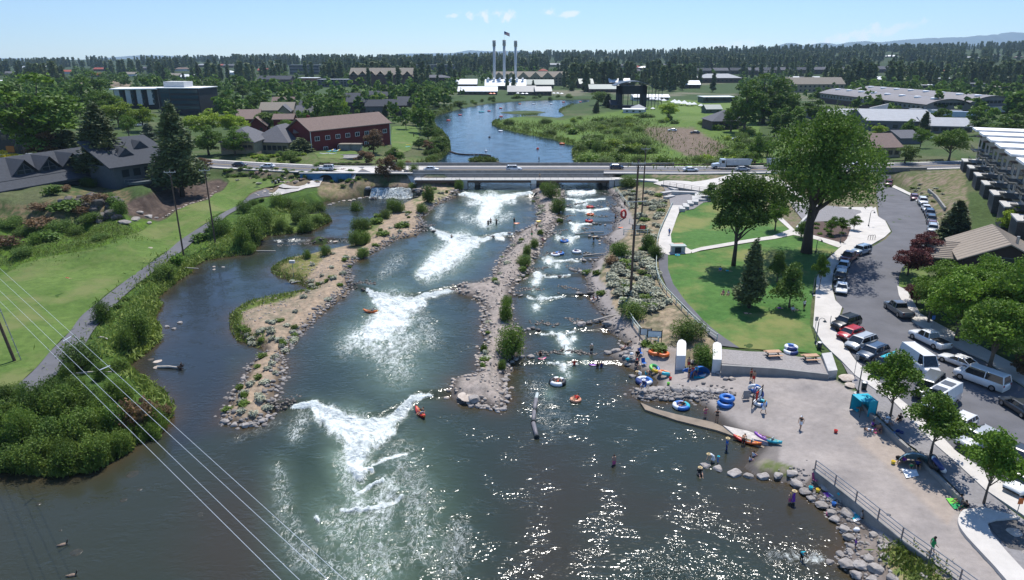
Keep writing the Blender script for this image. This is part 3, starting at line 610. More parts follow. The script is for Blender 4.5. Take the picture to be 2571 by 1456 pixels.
sheet('path',[(1655,640),(1653,613),(1656,590),(1672,551),(1685,517),(1712,517),(1698,551),(1684,591),(1686,611),(1705,616),(1724,624),(1737,631),(1734,638),(1715,640),(1677,642),(1668,638)],.21,CONC,2.5,'broad concrete walk beside the curved fence')
sheet('path',[(1735,630),(1760,623),(1880,603),(1940,594),(1982,578),(1946,546),(1955,540),(1998,582),(2040,592),(2120,614),(2105,624),(2050,604),(1992,592),(1945,602),(1880,611),(1760,631),(1737,638)],.22,CONC,2.5,'pale concrete path crossing the park lawn')
sheet('path',[(1658,637),(1677,642),(1677,677),(1690,715),(1725,763),(1765,806),(1815,848),(1856,876),(1806,870),(1760,820),(1712,765),(1674,723),(1655,677),(1653,650)],.19,ASPH,2.5,'dark asphalt path along the white rail fence')
sheet('plaza',[(1666,471),(1700,478),(1739,492),(1800,505),(1766,510),(1742,526),(1712,532),(1690,530),(1683,517),(1680,497)],.20,SPAV,3,'grey paved terrace above the rapids')
street=[(2199,470),(2204,521),(2206,545),(2225,556),(2240,583),(2224,601),(2187,622),(2110,655),(2095,684),(2091,722),(2100,757),(2118,776),(2100,830),(2151,908),(2204,957),(2279,1018),(2365,1097),(2407,1140),(2512,1210),(2680,1340),(2900,1350),(2900,960),(2571,976),(2472,909),(2391,872),(2290,810),(2260,746),(2256,698),(2264,674),(2290,650),(2335,600),(2350,588),(2345,560),(2322,537),(2284,494),(2239,471),(2235,455),(2205,455)]
sheet('street',street,.08,ROAD,3,'curving grey parking street beside the park')
walk=[(2150,540),(2199,521),(2204,545),(2222,556),(2236,583),(2220,598),(2185,618),(2108,652),(2092,684),(2088,722),(2097,757),(2114,774),(2096,830),(2147,908),(2200,957),(2275,1018),(2361,1097),(2403,1140),(2508,1210),(2676,1340),(2640,1345),(2571,1300),(2472,1233),(2349,1121),(2242,1011),(2145,944),(2086,885),(2065,864),(2041,822),(2045,772),(2050,700),(2070,660),(2110,622),(2125,605)]
sheet('sidewalk',walk,.22,CONC,2.5,'wide pale concrete sidewalk along the parking street',.3)
sheet('sidewalk',[(2239,471),(2284,492),(2322,535),(2345,560),(2352,590),(2362,588),(2352,555),(2330,528),(2290,488),(2245,466)],.22,CONC,3,'pale sidewalk behind the curved row of parked cars',.3)
sheet('sidewalk',[(2252,720),(2256,744),(2290,808),(2391,870),(2472,906),(2571,972),(2700,1000),(2700,940),(2571,930),(2400,840),(2310,790),(2275,730)],.22,CONC,3,'pale sidewalk under the large green trees',.3)
STONE=mat('terrace_stone',(.30,.29,.285),.9,.18,3,.2)
sheet('plaza',[(2100,890),(2145,944),(2242,1011),(2349,1121),(2472,1233),(2571,1308),(2700,1420),(2700,1700),(2540,1456),(2475,1390),(2416,1322),(2409,1290),(2414,1245),(2373,1203),(2298,1131),(2271,1111),(2190,1030),(2165,1000)],.12,SPAV,3,'grey paver strip above the beach kerb')
def leafmat(name,col,var=.25,trans=.3,rough=.6,tint=None):
	m=bpy.data.materials.new(name); m.use_nodes=True; nt=m.node_tree; L=nt.links; out=nt.nodes['Material Output']; nt.nodes.remove(nt.nodes['Principled BSDF'])
	at=node(nt,'ShaderNodeAttribute',attribute_name='lv'); oi=node(nt,'ShaderNodeObjectInfo')
	rp=node(nt,'ShaderNodeValToRGB'); L.new(at.outputs['Fac'],rp.inputs[0]); c=np.array(lin(col)[:3])*np.array((1.75,1.55,1.35)); e=rp.color_ramp.elements
	c2=np.array(lin(tint)[:3]) if tint else c*np.array((1.25,1.1,.8))
	e[0].color=tuple(c*(1-var))+(1,); e[1].color=tuple(c2*(1+var))+(1,)
	mr=node(nt,'ShaderNodeMapRange'); L.new(oi.outputs['Random'],mr.inputs[0]); mr.inputs[3].default_value=.75; mr.inputs[4].default_value=1.25
	v=node(nt,'ShaderNodeVectorMath',operation='SCALE'); L.new(rp.outputs[0],v.inputs[0]); L.new(mr.outputs[0],v.inputs['Scale'])
	d=node(nt,'ShaderNodeBsdfPrincipled'); d.inputs['Roughness'].default_value=rough; d.inputs['Specular IOR Level'].default_value=.25; t=node(nt,'ShaderNodeBsdfTranslucent'); L.new(v.outputs[0],d.inputs['Base Color']); L.new(v.outputs[0],t.inputs[0])
	mx=node(nt,'ShaderNodeMixShader'); mx.inputs[0].default_value=trans; L.new(d.outputs[0],mx.inputs[1]); L.new(t.outputs[0],mx.inputs[2]); L.new(mx.outputs[0],out.inputs[0])
	return m
LM=dict(maple=leafmat('maple_leaves',(.058,.125,.018)),cotton=leafmat('cottonwood_leaves',(.047,.100,.018)),willow=leafmat('willow_leaves',(.058,.112,.022)),
 dark=leafmat('dark_shrub_leaves',(.045,.095,.022)),pine=leafmat('pine_needles',(.048,.078,.042),.3,.15),spruce=leafmat('blue_spruce_needles',(.055,.085,.075),.3,.08),
 purple=leafmat('purple_leaves',(.050,.018,.024),.3),brown=leafmat('bronze_leaves',(.085,.065,.045),.3),yellow=leafmat('yellow_leaves',(.42,.38,.03)),
 sage=leafmat('sagebrush_leaves',(.25,.27,.21),.25,.1,.8,(.33,.35,.27)),reed=leafmat('reed_blades',(.070,.115,.028),.3,.25),white=leafmat('blossom_leaves',(.33,.35,.27)),bright=leafmat('bright_leaves',(.105,.18,.022)),lav=leafmat('lavender_grey_leaves',(.16,.15,.18)))
BARK=mat('tree_bark',(.12,.095,.075),.95,.3,8,.4); BARKD=mat('dark_bark',(.07,.055,.045),.95,.3,8,.4)
def leaves(name,C,size,m,asp=1.5,nrm=None,seed=0,lv=None,up=.0,droop=None,k=4):
	r=np.random.RandomState(seed); n=len(C)
	a=r.normal(size=(n,3)); a/=np.linalg.norm(a,axis=1,keepdims=True)
	if nrm is not None: a=a*.8+nrm; a/=np.linalg.norm(a,axis=1,keepdims=True)
	if up: a[:,2]+=up; a/=np.linalg.norm(a,axis=1,keepdims=True)
	t=r.normal(size=(n,3)) if droop is None else droop+r.normal(size=(n,3))*.35
	t-=a*(t*a).sum(1,keepdims=True); t/=np.linalg.norm(t,axis=1,keepdims=True)+1e-9
	b=np.cross(a,t); s=(size*(.6+.8*r.rand(n)))[:,None] if not hasattr(size,'__len__') else (size*(.7+.6*r.rand(n)))[:,None]
	V=np.stack([C-t*s*asp*.5,C+b*s*.5,C+t*s*asp*.5,C-b*s*.5],1).reshape(-1,3)
	F_=np.arange(4*n).reshape(-1,4)
	l=r.rand(n)*.5+(.25 if lv is None else lv*.5)
	return npmesh(name,V,F_,m,{'lv':('FLOAT',np.repeat(np.clip(l,0,1),4))})
def rdir(r,n):
	d=r.normal(size=(n,3)); return d/np.linalg.norm(d,axis=1,keepdims=True)
def decid(kind,seed,n=5000,lobes=26,ls=.028,cz=.62,rz=.36,rx=.30,open_=.0,trunk=.03,shape='round',bark=None):
	"unit height tree: returns (crown mesh, trunk mesh)"
	r=np.random.RandomState(seed); P=[];NN=[];LV=[]
	cs=[]
	for i in range(lobes):
		d=rdir(r,1)[0]; d[2]=d[2]*.95+.1; q=.55+.4*r.rand()
		if shape=='cone': zz=r.rand(); c=np.array([d[0]*rx*(1.05-zz)*q*1.2,d[1]*rx*(1.05-zz)*q*1.2,cz-rz+zz*2*rz*.9]); lr=(.10+.1*(1-zz))*(.8+.4*r.rand())
		elif shape=='column': zz=r.rand(); w_=math.sin(math.pi*min(1,max(.08,zz*.9+.1)))**.6; c=np.array([d[0]*rx*.7*w_*q,d[1]*rx*.7*w_*q,cz-rz+zz*2*rz*.93]); lr=rx*.5*(.7+.4*r.rand())
		else: q=.35+.68*r.rand(); c=np.array([d[0]*rx*q*(1.1-.3*abs(d[2])),d[1]*rx*q,cz+d[2]*rz*q]); lr=(.065+.10*r.rand()**1.5)*(rx/.3)**.5
		cs.append((c,lr))
	w_=np.array([l**2 for _,l in cs]); w_/=w_.sum()
	for (c,lr),wt in zip(cs,w_):
		m=int(n*wt); d=rdir(r,m); d[:,2]=np.where(d[:,2]<-.35,-d[:,2]*.6,d[:,2]); rad=lr*(.55+.5*r.rand(m)**.6)
		rad*=1+.22*np.sin(d[:,0]*9+c[0]*40)*np.sin(d[:,1]*8+c[2]*30)
		P.append(c+d*rad[:,None]*np.array([1,1,.85])); NN.append(d); LV.append(np.full(m,r.rand()))
	C=np.concatenate(P); N_=np.concatenate(NN); lv=np.concatenate(LV)
	me=leaves('crown',C,ls,LM[kind],1.3,N_*.5,seed,lv)
	mb=MB(); h0=cz-rz*.3
	mb.tube([(0,0,-.01),(.008,0,h0*.4),(-.005,.01,h0),(0,0,cz+rz*.5)],[trunk*1.15,trunk*.8,trunk*.55,trunk*.15],7)
	for i,(c,lr) in enumerate(cs[:10]):
		z0=h0*(.45+.4*r.rand()); mb.tube([(0,0,z0),tuple(c*np.array([.5,.5,.5])+np.array([0,0,z0*.55])),tuple(c)],[trunk*.45,trunk*.28,trunk*.08],5,False)
	return me,mb.mesh('trunk',bark or BARK,True)
def conifer(kind,seed,n=6000,rx=.2,z0=.12,ls=.022,layers=26,irr=.35,trunk=.022,tuft=False):
	r=np.random.RandomState(seed); P=[];T=[];LV=[]; mb=MB()
	mb.tube([(0,0,-.01),(0,0,.5),(0,0,.98)],[trunk,trunk*.6,trunk*.1],7)
	br=[]
	for i in range(layers):
		zz=z0+(1-z0)*(i+.3*r.rand())/layers
		nb=5 if zz<.9 else 3
		w_=rx*(1-(zz-z0)/(1-z0))**.75*(1-.35*max(0,(.22-zz)/.22))
		for k in range(nb):
			a=r.rand()*6.283; L_=w_*(1-irr*r.rand())+.01; br.append((zz,a,L_))
	tot=sum(b[2]+.02 for b in br)
	for zz,a,L_ in br:
		m=max(6,int(n*(L_+.02)/tot)); t=r.rand(m)**.7; sp_=.30*L_*t+.012
		base=np.array([math.cos(a),math.sin(a),0]); sd_=np.array([-math.sin(a),math.cos(a),0])
		dz=L_*(.10-.32*t) if kind!='pine' else L_*(.30*t-.05)
		p=base[None]*(t*L_)[:,None]+sd_[None]*(r.normal(size=m)*sp_*.75)[:,None]+np.array([0,0,1])[None]*(zz+dz+r.normal(size=m)*(.008+(.022 if tuft else .006)))[:,None]
		P.append(p); T.append(np.tile(base+np.array([0,0,-.2 if kind!='pine' else .3]),(m,1))); LV.append(np.full(m,r.rand()))
		if L_>.05: mb.tube([(0,0,zz),tuple(base*L_*.8+np.array([0,0,zz+(dz[t.argmax()])]))],[trunk*.25,trunk*.08],4,False)
	me=leaves('crown',np.concatenate(P),ls,LM[kind],2.0,None,seed,np.concatenate(LV),.5,np.concatenate(T))
	return me,mb.mesh('trunk',BARKD,True)
def bushm(kind,seed,n=1500,ls=.07,lobes=12,upright=.0,flat=1.0):
	"unit height, unit width shrub"
	r=np.random.RandomState(seed); P=[];NN=[];LV=[]; mb=MB()
	for i in range(lobes):
		a=r.rand()*6.283; q=.34*r.rand()**.6; zt=.45+.45*r.rand()*(1-q); lr=.16+.12*r.rand(); c=np.array([math.cos(a)*q,math.sin(a)*q,zt*.75])
		m=n//lobes; d=rdir(r,m); rad=lr*(.5+.55*r.rand(m)); p=c+d*rad[:,None]*np.array([.85,.85,1.15+upright])
		low=r.rand(m)<.35; p[low]=c*np.array([1,1,0])+(p[low]-c*np.array([1,1,0]))*np.array([1,1,.5]); p[:,2]=np.abs(p[:,2])
		P.append(p); NN.append(d); LV.append(np.full(m,r.rand()))
		mb.tube([(c[0]*.2,c[1]*.2,0),tuple(c)],[.015,.006],4,False)
	C=np.concatenate(P); dr=np.tile(np.array([0,0,1.2*upright+.01]),(len(C),1)) if upright else None
	me=leaves('foliage',C,ls,LM[kind],1.3+1.4*upright,np.concatenate(NN)*.4 if not upright else None,seed,np.concatenate(LV),0,dr)
	return me,mb.mesh('stems',BARKD)
def tuftm(kind,seed,n=260,h=1.0,w=.5,ls=.04):
	r=np.random.RandomState(seed); a=r.rand(n)*6.283; q=w*r.rand(n)**.5
	C=np.stack([np.cos(a)*q,np.sin(a)*q,h*(.3+.35*r.rand(n))],1); dr=np.stack([np.cos(a)*.3,np.sin(a)*.3,np.ones(n)],1)
	return leaves('blades',C,ls,LM[kind],9.,None,seed,None,0,dr)
PROTO={
 'hero1':decid('cotton',11,40000,50,.0125,.60,.37,.42,trunk=.042,bark=BARKD),
 'hero2':decid('cotton',12,20000,34,.016,.63,.34,.30,trunk=.022,bark=BARKD),
 'cotton':decid('cotton',13,7000,34,.027,.56,.42,.30,trunk=.028),
 'cotton2':decid('cotton',14,5000,26,.030,.55,.42,.26,shape='column',trunk=.02),
 'maple':decid('maple',15,11000,40,.021,.60,.36,.34,trunk=.026),
 'maple2':decid('maple',16,12000,42,.020,.60,.36,.36,trunk=.024),
 'street':decid('maple',17,7000,32,.028,.64,.33,.36,trunk=.018),
 'lindenA':decid('dark',18,5000,24,.03,.58,.38,.32,shape='cone',trunk=.02),
 'willow':decid('willow',19,5000,30,.028,.52,.42,.42,trunk=.03),
 'poplar':decid('cotton',20,2600,20,.035,.55,.42,.13,shape='column',trunk=.015),
 'purple':decid('purple',21,6000,26,.031,.60,.36,.38,trunk=.022),
 'bronze':decid('brown',22,3500,24,.034,.52,.44,.40,trunk=.02),
 'yellow':decid('yellow',23,2500,20,.04,.55,.4,.45),
 'blossom':decid('white',24,2000,20,.04,.55,.4,.4),
 'bright':decid('bright',25,5000,28,.030,.56,.40,.40,trunk=.026),
 'pine':conifer('pine',31,12000,.22,.16,.017,24,.65,.018,True),
 'pine2':conifer('pine',32,9000,.20,.12,.019,22,.6,.018,True),
 'conifer':conifer('pine',33,6000,.21,.05,.024,26,.3,.016),
 'spruce':conifer('spruce',34,5000,.24,.03,.028,24,.25,.016),
 'pinefar':conifer('pine',35,420,.17,.1,.075,11,.3,.014),
 'pinefar2':conifer('pine',36,420,.14,.16,.07,11,.4,.014),
 'midtree':decid('cotton',37,800,14,.07,.52,.46,.40,trunk=.02),
 'midtree2':decid('maple',38,800,14,.07,.52,.46,.36,trunk=.02),
 'midtree3':decid('dark',39,700,14,.07,.52,.46,.34,trunk=.02)}
BUSH={'willowbush':bushm('willow',41,5200,.026,20,.3),'willowbush2':bushm('willow',42,5200,.027,18,.55),'darkbush':bushm('dark',43,4200,.030,18),'darkbush2':bushm('cotton',44,5000,.027,20,.25),
 'sage':bushm('sage',45,420,.12,10),'sage2':bushm('sage',46,380,.13,9,.3),'bronzebush':bushm('brown',47,900,.07,12),'round':bushm('dark',48,520,.10,12),'round2':bushm('maple',49,520,.10,12),'lav':bushm('lav',50,300,.12,9,.3),'smallgreen':bushm('willow',51,520,.10,10,.3),'brightbush':bushm('bright',52,700,.08,12)}
TUFT_={'reed':tuftm('reed',61),'reed2':tuftm('reed',62,200,1,.45)}
TN={'hero1':'cottonwood_tree','hero2':'cottonwood_tree','cotton':'cottonwood_tree','cotton2':'cottonwood_tree','poplar':'poplar_tree','maple':'maple_tree','maple2':'maple_tree','street':'street_tree','lindenA':'linden_tree','willow':'willow_tree','purple':'plum_tree','bronze':'bronze_tree','yellow':'yellow_tree','blossom':'blossom_tree','bright':'maple_tree','pine':'pine_tree','pine2':'pine_tree','conifer':'fir_tree','spruce':'spruce_tree','pinefar':'pine_tree','pinefar2':'pine_tree','midtree':'tree','midtree2':'tree','midtree3':'tree'}
RX={'hero1':.80,'hero2':.62,'cotton':.62,'cotton2':.42,'maple':.7,'maple2':.74,'street':.74,'lindenA':.5,'willow':.86,'poplar':.26,'purple':.78,'bronze':.8,'yellow':.9,'blossom':.8,'bright':.82,'pine':.42,'pine2':.38,'conifer':.38,'spruce':.44,'pinefar':.34,'pinefar2':.28,'midtree':.8,'midtree2':.74,'midtree3':.7}
for _k in RX:
	_v=np.zeros(len(PROTO[_k][0].vertices)*3,dtype=np.float32); PROTO[_k][0].vertices.foreach_get('co',_v); _v=_v.reshape(-1,3); RX[_k]=float(np.percentile(_v[:,0],98.5)-np.percentile(_v[:,0],1.5))
def mpp(x,y,z): return (y*cp+(H-z)*sp)/F      # metres per photo pixel there
def tree(kind,px,py,top,wpx,label=None,group=None,rz=None,cat='tree',at=None,hm=None):
	x,y,z=G(px,py) if at is None else at; wpx*=.84
	if hm is None:
		b=(top-CY)/F; d=(cp-b*sp); s=(-sp-b*cp); hm=max(1.5,H+s*(y/d)-z)
	wm=wpx*mpp(x,y,z); sx=wm/RX[kind]
	e=thing(TN[kind],label,cat,(x,y,z-.05),rnd.random()*6.28 if rz is None else rz,group,(sx,sx,hm))
	c,t=PROTO[kind]
	link('trunk',t,e); link('crown',c,e)
	return e
def farpine(kind,x,y,h,label,group):
	c,t=PROTO[kind]; e=thing(TN[kind],label,'tree',(x,y,gz(x,y)-.1),rnd.random()*6.28,group,h)
	link('trunk',t,e); link('crown',c,e); return e
def bush(kind,px,py,wpx,hpx,label,group=None,name='shrub',cat='shrub',parts=None):
	x,y,z=G(px,py); m=mpp(x,y,z); h=hpx*m*1.02; wd=wpx*m/.78
	c,t=BUSH[kind]
	if parts is None: parts=hpx>26
	if kind.startswith('willow'): name='willow_shrub'; cat='willow'
	if parts:
		e=thing(name,label,cat,(x,y,z-.05),rnd.random()*6.28,group,(wd,wd,h)); link('stems',t,e); link('foliage',c,e)
	else:
		name={'sage':'sagebrush','sage2':'sagebrush','lav':'lavender_clump','round':'clipped_shrub','round2':'clipped_shrub','smallgreen':'green_clump'}.get(kind,name); cat=name.replace('_',' ')
		e=link(name,c,None,(x,y,z-.05),rnd.random()*6.28); e.scale=(wd,wd,h); meta(e,label,cat,group)
	return e
TR=[('hero1',2025,636,288,285,'huge dark green cottonwood with forked trunk beside the parking street'),
('hero2',1841,668,418,185,'tall leaning cottonwood on the park lawn, its shadow on two sunbathers'),
('pine2',1880,775,606,76,'slim grey green pine on the park lawn above the sunbathers in its shade'),
('lindenA',1950,709,625,54,'small round tree on the lawn between the slim pine and the street'),
('lindenA',1981,774,652,82,'dark pointed shade tree on the lawn with people resting beneath'),
('street',2057,728,647,42,'young tree in a sidewalk grate beside the five parked cars'),
('lindenA',2011,600,553,44,'small round tree in front of the huge cottonwood trunk'),
('lindenA',1785,500,455,46,'small round tree beside the stone terrace steps'),
('street',2085,592,548,38,None),('street',2113,590,550,36,None),('street',2143,580,545,36,None),
('maple',1945,580,500,60,'tree on the lawn corner where the pale paths meet'),
('purple',2279,692,617,84,'purple leaved tree on the grassy street corner'),('purple',2316,655,585,72,'purple leaved tree behind the one on the grassy corner'),('purple',2300,762,716,56,'low purple leaved tree behind the dark pickup'),
('maple',2400,858,690,160,None),('maple2',2480,940,745,190,None),('maple2',2571,905,650,200,None),('maple',2330,812,700,90,None),('maple2',2470,800,640,150,None),('maple',2352,775,655,120,'bright green maple nearest the purple trees by the street'),('maple2',2432,835,672,150,'broad green maple shading the white pickup'),('maple2',2525,880,690,170,'largest green maple at the right edge, above the white vans'),('maple',2560,790,655,120,'green maple at the right edge beside the brown roofed house'),('bronze',2575,950,880,80,'bronze tinted small tree at the right edge behind the vans'),
('conifer',2390,612,502,72,'dark fir on the terraced bank below the townhouses'),('conifer',2525,692,616,52,'small fir in front of the brown roofed house'),('bright',2540,600,522,80,'light green tree between the townhouses and the brown roofed house'),
('street',2234,1052,905,132,'street tree at the beach edge beside the blue cabana'),('street',2336,1146,1000,150,'street tree shading the blue beach tent'),('street',2469,1266,1092,146,'street tree above the green picnic blanket'),
('cotton',110,405,192,225,'massive green cottonwood at the left edge above the dark gabled building'),('pine',270,458,262,128,'big ponderosa pine between the two dark gabled buildings'),('pine',455,468,262,124,'big ponderosa pine by the round deck of the dark building'),
('bronze',132,410,330,95,'dark purple grey tree left of the big ponderosa'),('conifer',180,412,325,96,'dense dark evergreen behind the dark gabled building'),('yellow',8,412,378,100,'bright yellow shrubby tree at the left edge'),
('cotton',235,262,182,88,'dark green tree left of the black office block'),('maple',262,300,226,80,None),('bright',300,320,250,90,None),('bright',362,332,262,66,'light green tree in front of the black office block'),('maple',325,348,288,40,'small green tree by the car park drive'),
('spruce',376,354,309,48,'blue spruce between the two ponderosas'),('bright',520,350,274,110,'light green maple, largest before the grey hip roofed building'),('bright',585,345,280,80,'light green maple next to the red roofed houses'),('cotton',525,390,318,72,'pair partner birch left of the hip roofed building'),('cotton',591,390,320,68,'birch right in front of the hip roofed building'),
('bronze',516,438,395,48,'small bronze green tree at the roadside above the second power pole'),
('willow',676,328,274,62,'grey green willow left of the red building'),('maple',726,350,300,52,'green tree at the left end of the red building'),('conifer',756,385,345,60,'spreading dark evergreen by the red building corner'),('willow',730,410,372,52,'dark round topped tree by the roadside sign'),
('bronze',939,385,325,60,'bronze tree in front of the red building'),('bronze',920,412,378,50,None),('bronze',974,441,388,58,None),('bronze',1025,448,404,30,None),('cotton',995,408,370,52,None),
('cotton',1052,374,345,32,None),('cotton',1075,352,312,40,None),('bronze',1073,385,352,28,None),('cotton',1108,382,344,44,None),
('willow',823,280,237,42,None),('willow',852,284,228,46,'tall pale willow beside the street with the blue van'),('bright',864,300,248,30,None),('willow',900,258,224,44,None),('bright',955,262,232,38,None),('cotton',1046,256,216,52,None),('cotton',1085,262,216,50,None),('bright',1115,262,230,34,None),('willow',1154,276,250,26,None),
('conifer',968,292,262,18,None),('maple',985,294,268,26,None),('maple',1022,298,272,26,None),('bright',1044,288,264,24,None),('bright',800,300,278,22,None),('cotton',665,262,228,30,None),
('cotton',1868,335,205,85,None),('cotton',1915,310,190,110,'tallest dense cottonwood behind the brown park pavilion'),('cotton',1965,300,200,80,None),('cotton',1835,330,245,50,None),
('poplar',1944,344,282,24,None),('poplar',1969,350,276,28,None),('poplar',2003,338,282,22,None),('cotton',2038,305,246,60,None),('cotton',1980,310,246,50,None),
('bright',1677,302,254,60,'light green tree by the amphitheatre stage'),('willow',1502,264,224,48,'pale round willow left of the stage'),('conifer',1525,270,235,24,None),('conifer',1497,284,256,18,None),
('cotton',1895,410,335,50,None),('willow',1870,420,372,44,None),('cotton',1925,395,345,44,None),
('maple',2381,405,322,80,'broad tree above the overpass road by the townhouses'),('cotton',2466,340,296,60,None),('cotton',2525,350,288,80,None),('willow',2271,412,358,56,None),('conifer',2151,312,272,26,'slim conifer in front of the pale school roofs'),('conifer',2317,336,278,28,None),('cotton',2284,350,300,44,None),('bright',2205,350,310,46,None),('blossom',2215,350,322,36,'whitish blossoming tree before the grey school roof'),('maple',2310,372,322,40,None),
('conifer',1826,320,292,14,None),('willow',1850,400,350,44,None),('cotton',560,262,228,44,None),('maple',470,246,206,40,None),('cotton',610,246,212,40,None),('cotton',640,280,240,34,None),('bright',705,266,236,30,None),('cotton',740,258,226,40,None)]
GT={'street':('small round tree on the shaded plaza behind the huge cottonwood','trees on the shaded plaza'),'bronze':('bronze leaved tree between the road and the red building lawn','bronze trees by the road'),'poplar':('narrow upright poplar beside the park road','poplars by the park road'),'willow':('pale willow among the town and wetland greenery','town willows'),'cotton':('full green tree among the town and riverside buildings','green town trees'),'maple':('light green tree among the town houses','light green town trees'),'bright':('bright green tree among the town houses','bright green town trees'),'conifer':('pointed dark conifer standing among lower green trees','single town conifers')}
for k,px,py,top,wp,lab in TR:
	if lab: tree(k,px,py,top,wp,lab)
	else: tree(k,px,py,top,wp,*GT[k.rstrip('2')])
BS=[('darkbush2',260,806,52,62,'round dark shrub between path and river, left of the tallest willow'),('willowbush',344,850,68,88,'large willow shrub leaning over the river bank'),('willowbush2',317,874,45,62,'narrow upright willow shrub below the large one'),('darkbush',200,925,90,88,'dense dark shrub touching the asphalt path'),('darkbush2',172,950,42,45,'smaller dark shrub right of the path bend'),('round',295,772,22,16,None),('round',318,752,20,14,None),
('round2',443,664,32,32,'round light shrub below the first power pole'),('willowbush',414,700,52,44,'bare twigged willow shrub by the floating log'),('round',379,705,18,16,None),('round',361,712,14,14,None),('round',503,606,38,28,None),('round',519,582,16,14,None),('darkbush',549,588,56,58,'dark round shrub beside the second power pole'),('darkbush',616,534,38,42,'dark round shrub where the path meets the concrete walk'),('darkbush',637,514,24,20,None),('round',655,507,16,14,None),
('willowbush',634,592,66,62,'wide willow shrub on the river bend'),('willowbush2',607,612,38,48,'willow shrub left of the bend'),('willowbush2',627,632,30,34,'willow shrub at the water beside the drift log'),('willowbush',668,570,46,50,None),('willowbush',700,520,40,40,None),('willowbush',655,545,40,36,None),
('willowbush',720,520,36,36,None),('willowbush2',745,515,32,38,None),('willowbush',770,512,34,36,None),('willowbush2',796,508,34,40,None),('willowbush',708,575,32,34,None),('willowbush',757,560,46,42,None),('willowbush2',765,578,40,34,None),('willowbush',798,560,30,26,None),('smallgreen',727,582,18,16,None),('smallgreen',815,556,22,14,None),
('willowbush2',895,500,30,40,None),('willowbush2',770,648,20,24,None),('willowbush',817,640,27,32,None),('willowbush',902,582,40,42,None),('willowbush',920,574,30,32,None),('willowbush',897,616,38,46,None),('willowbush2',915,612,26,38,None),('willowbush',911,646,30,30,None),('willowbush',988,532,34,40,None),('willowbush2',1004,532,26,32,None),('willowbush',970,548,26,26,None),('willowbush2',1075,508,28,48,None),('willowbush',1060,534,28,28,None),('willowbush2',1152,476,22,28,None),('willowbush',1010,470,24,26,None),('willowbush',1040,466,24,24,None),('willowbush',1037,492,20,18,None),('smallgreen',945,560,30,18,None),('smallgreen',955,548,26,16,None),('smallgreen',960,590,30,12,None),('smallgreen',1010,570,36,14,None),
('willowbush',1384,497,46,46,None),('willowbush',1400,536,38,46,None),('willowbush2',1365,478,22,22,None),('smallgreen',1406,556,14,14,None),('willowbush2',1321,640,22,30,None),('willowbush2',1340,622,20,28,None),('willowbush',1315,668,34,34,None),('smallgreen',1311,680,20,16,None),('willowbush2',1273,806,34,62,'tall willow shrub on the middle gravel bar'),('willowbush',1281,896,64,98,'largest willow shrub on the middle gravel bar'),('willowbush2',1262,926,22,28,None),('willowbush',1272,764,26,28,None),('smallgreen',1356,590,14,18,None),('smallgreen',1213,922,14,16,None),('smallgreen',1215,884,16,26,None),
('willowbush',1580,468,46,30,None),('darkbush2',1626,628,38,48,'dark shrub beside the tall middle power pole'),('darkbush2',1553,648,54,48,'dark shrub at the bend of the gravel trail'),('darkbush2',1643,650,40,42,'dark shrub against the park rail fence'),('bronzebush',1535,662,36,26,None),('willowbush',1590,796,64,44,None),('willowbush',1724,850,80,62,'broad pale willow shrub inside the rail fence'),('darkbush2',1762,914,62,60,'green shrub between the two concrete bollard walls'),('darkbush',1782,922,36,34,None),('smallgreen',1650,878,46,20,None),('smallgreen',1622,868,26,16,None),('willowbush',1880,458,40,26,None),
('smallgreen',1497,690,18,16,None),('smallgreen',1472,688,20,14,None),('smallgreen',1508,740,22,14,None)]
GB={'round':('small clipped looking round shrub beside the riverside path','small round shrubs by the path'),'willowbush':('willow shrub on the river bank or gravel bar','willow shrubs along the rapids'),'willowbush2':('upright willow shrub on the river bank or gravel bar','upright willow shrubs along the rapids'),'smallgreen':('low green plant clump on the river margin','low green clumps by the water'),'darkbush':('dark green shrub beside the left path or the beach','dark shrubs near paths'),'bronzebush':('bronze toned shrub beside the gravel trail','bronze shrubs')}
for k,px,py,wp,hp,lab in BS:
	if lab: bush(k,px,py,wp,hp,lab)
	else: bush(k,px,py,wp,hp,*GB[k])
for i,(px,py,wp,hp) in enumerate([(a,b,c*(.62+.25*((i_*7)%5)/5),d*(.75+.4*((i_*3)%4)/4)) for i_,(a,b,c,d) in enumerate([(20,1060,120,90),(90,1040,120,95),(165,1045,110,90),(235,1025,95,85),(285,1000,70,75),(60,1110,130,100),(140,1110,130,105),(215,1095,120,100),(290,1080,110,95),(350,1070,110,95),(395,1080,90,80),(20,1165,120,90),(100,1165,120,90),(175,1180,120,85),(240,1160,110,85),(300,1130,100,80),(330,1040,70,70),(375,1110,70,50),(255,950,60,50),(300,930,60,45),(60,1005,80,70),(130,985,70,60),(190,990,70,60),(15,1010,90,70),(410,1040,50,50),(160,1150,90,70),(60,1080,90,80),(320,1000,60,60),(10,1130,90,80),(260,1050,80,70)])]):
	bush(['willowbush','darkbush','willowbush2','darkbush2','bronzebush' if i%3==0 else 'willowbush'][i%5],px,py,wp*.9,hp*(.85+.3*rnd.random()),'dense willow shrub in the thicket at the lower left bank','willow thicket at the lower left')
for i,(px,py,wp,hp) in enumerate([(15,620,60,40),(60,640,50,30),(95,610,46,30),(130,600,50,30),(100,570,60,30),(150,575,60,30),(190,590,50,26),(170,560,60,26),(210,560,50,26),(60,590,50,26),(230,535,60,28),(190,530,50,26),(240,510,50,30),(270,505,40,26),(220,470,40,28),(130,490,40,34),(165,480,30,20),(20,570,60,30),(305,545,44,48),(290,520,30,30),(105,545,50,24),(250,600,40,18),(40,560,40,20)]):
	bush(['bronzebush','darkbush','darkbush2','round'][i%4],px,py,wp,hp,'dark sprawling shrub on the rocky slope below the dark gabled building','shrubs on the rocky slope',parts=False)
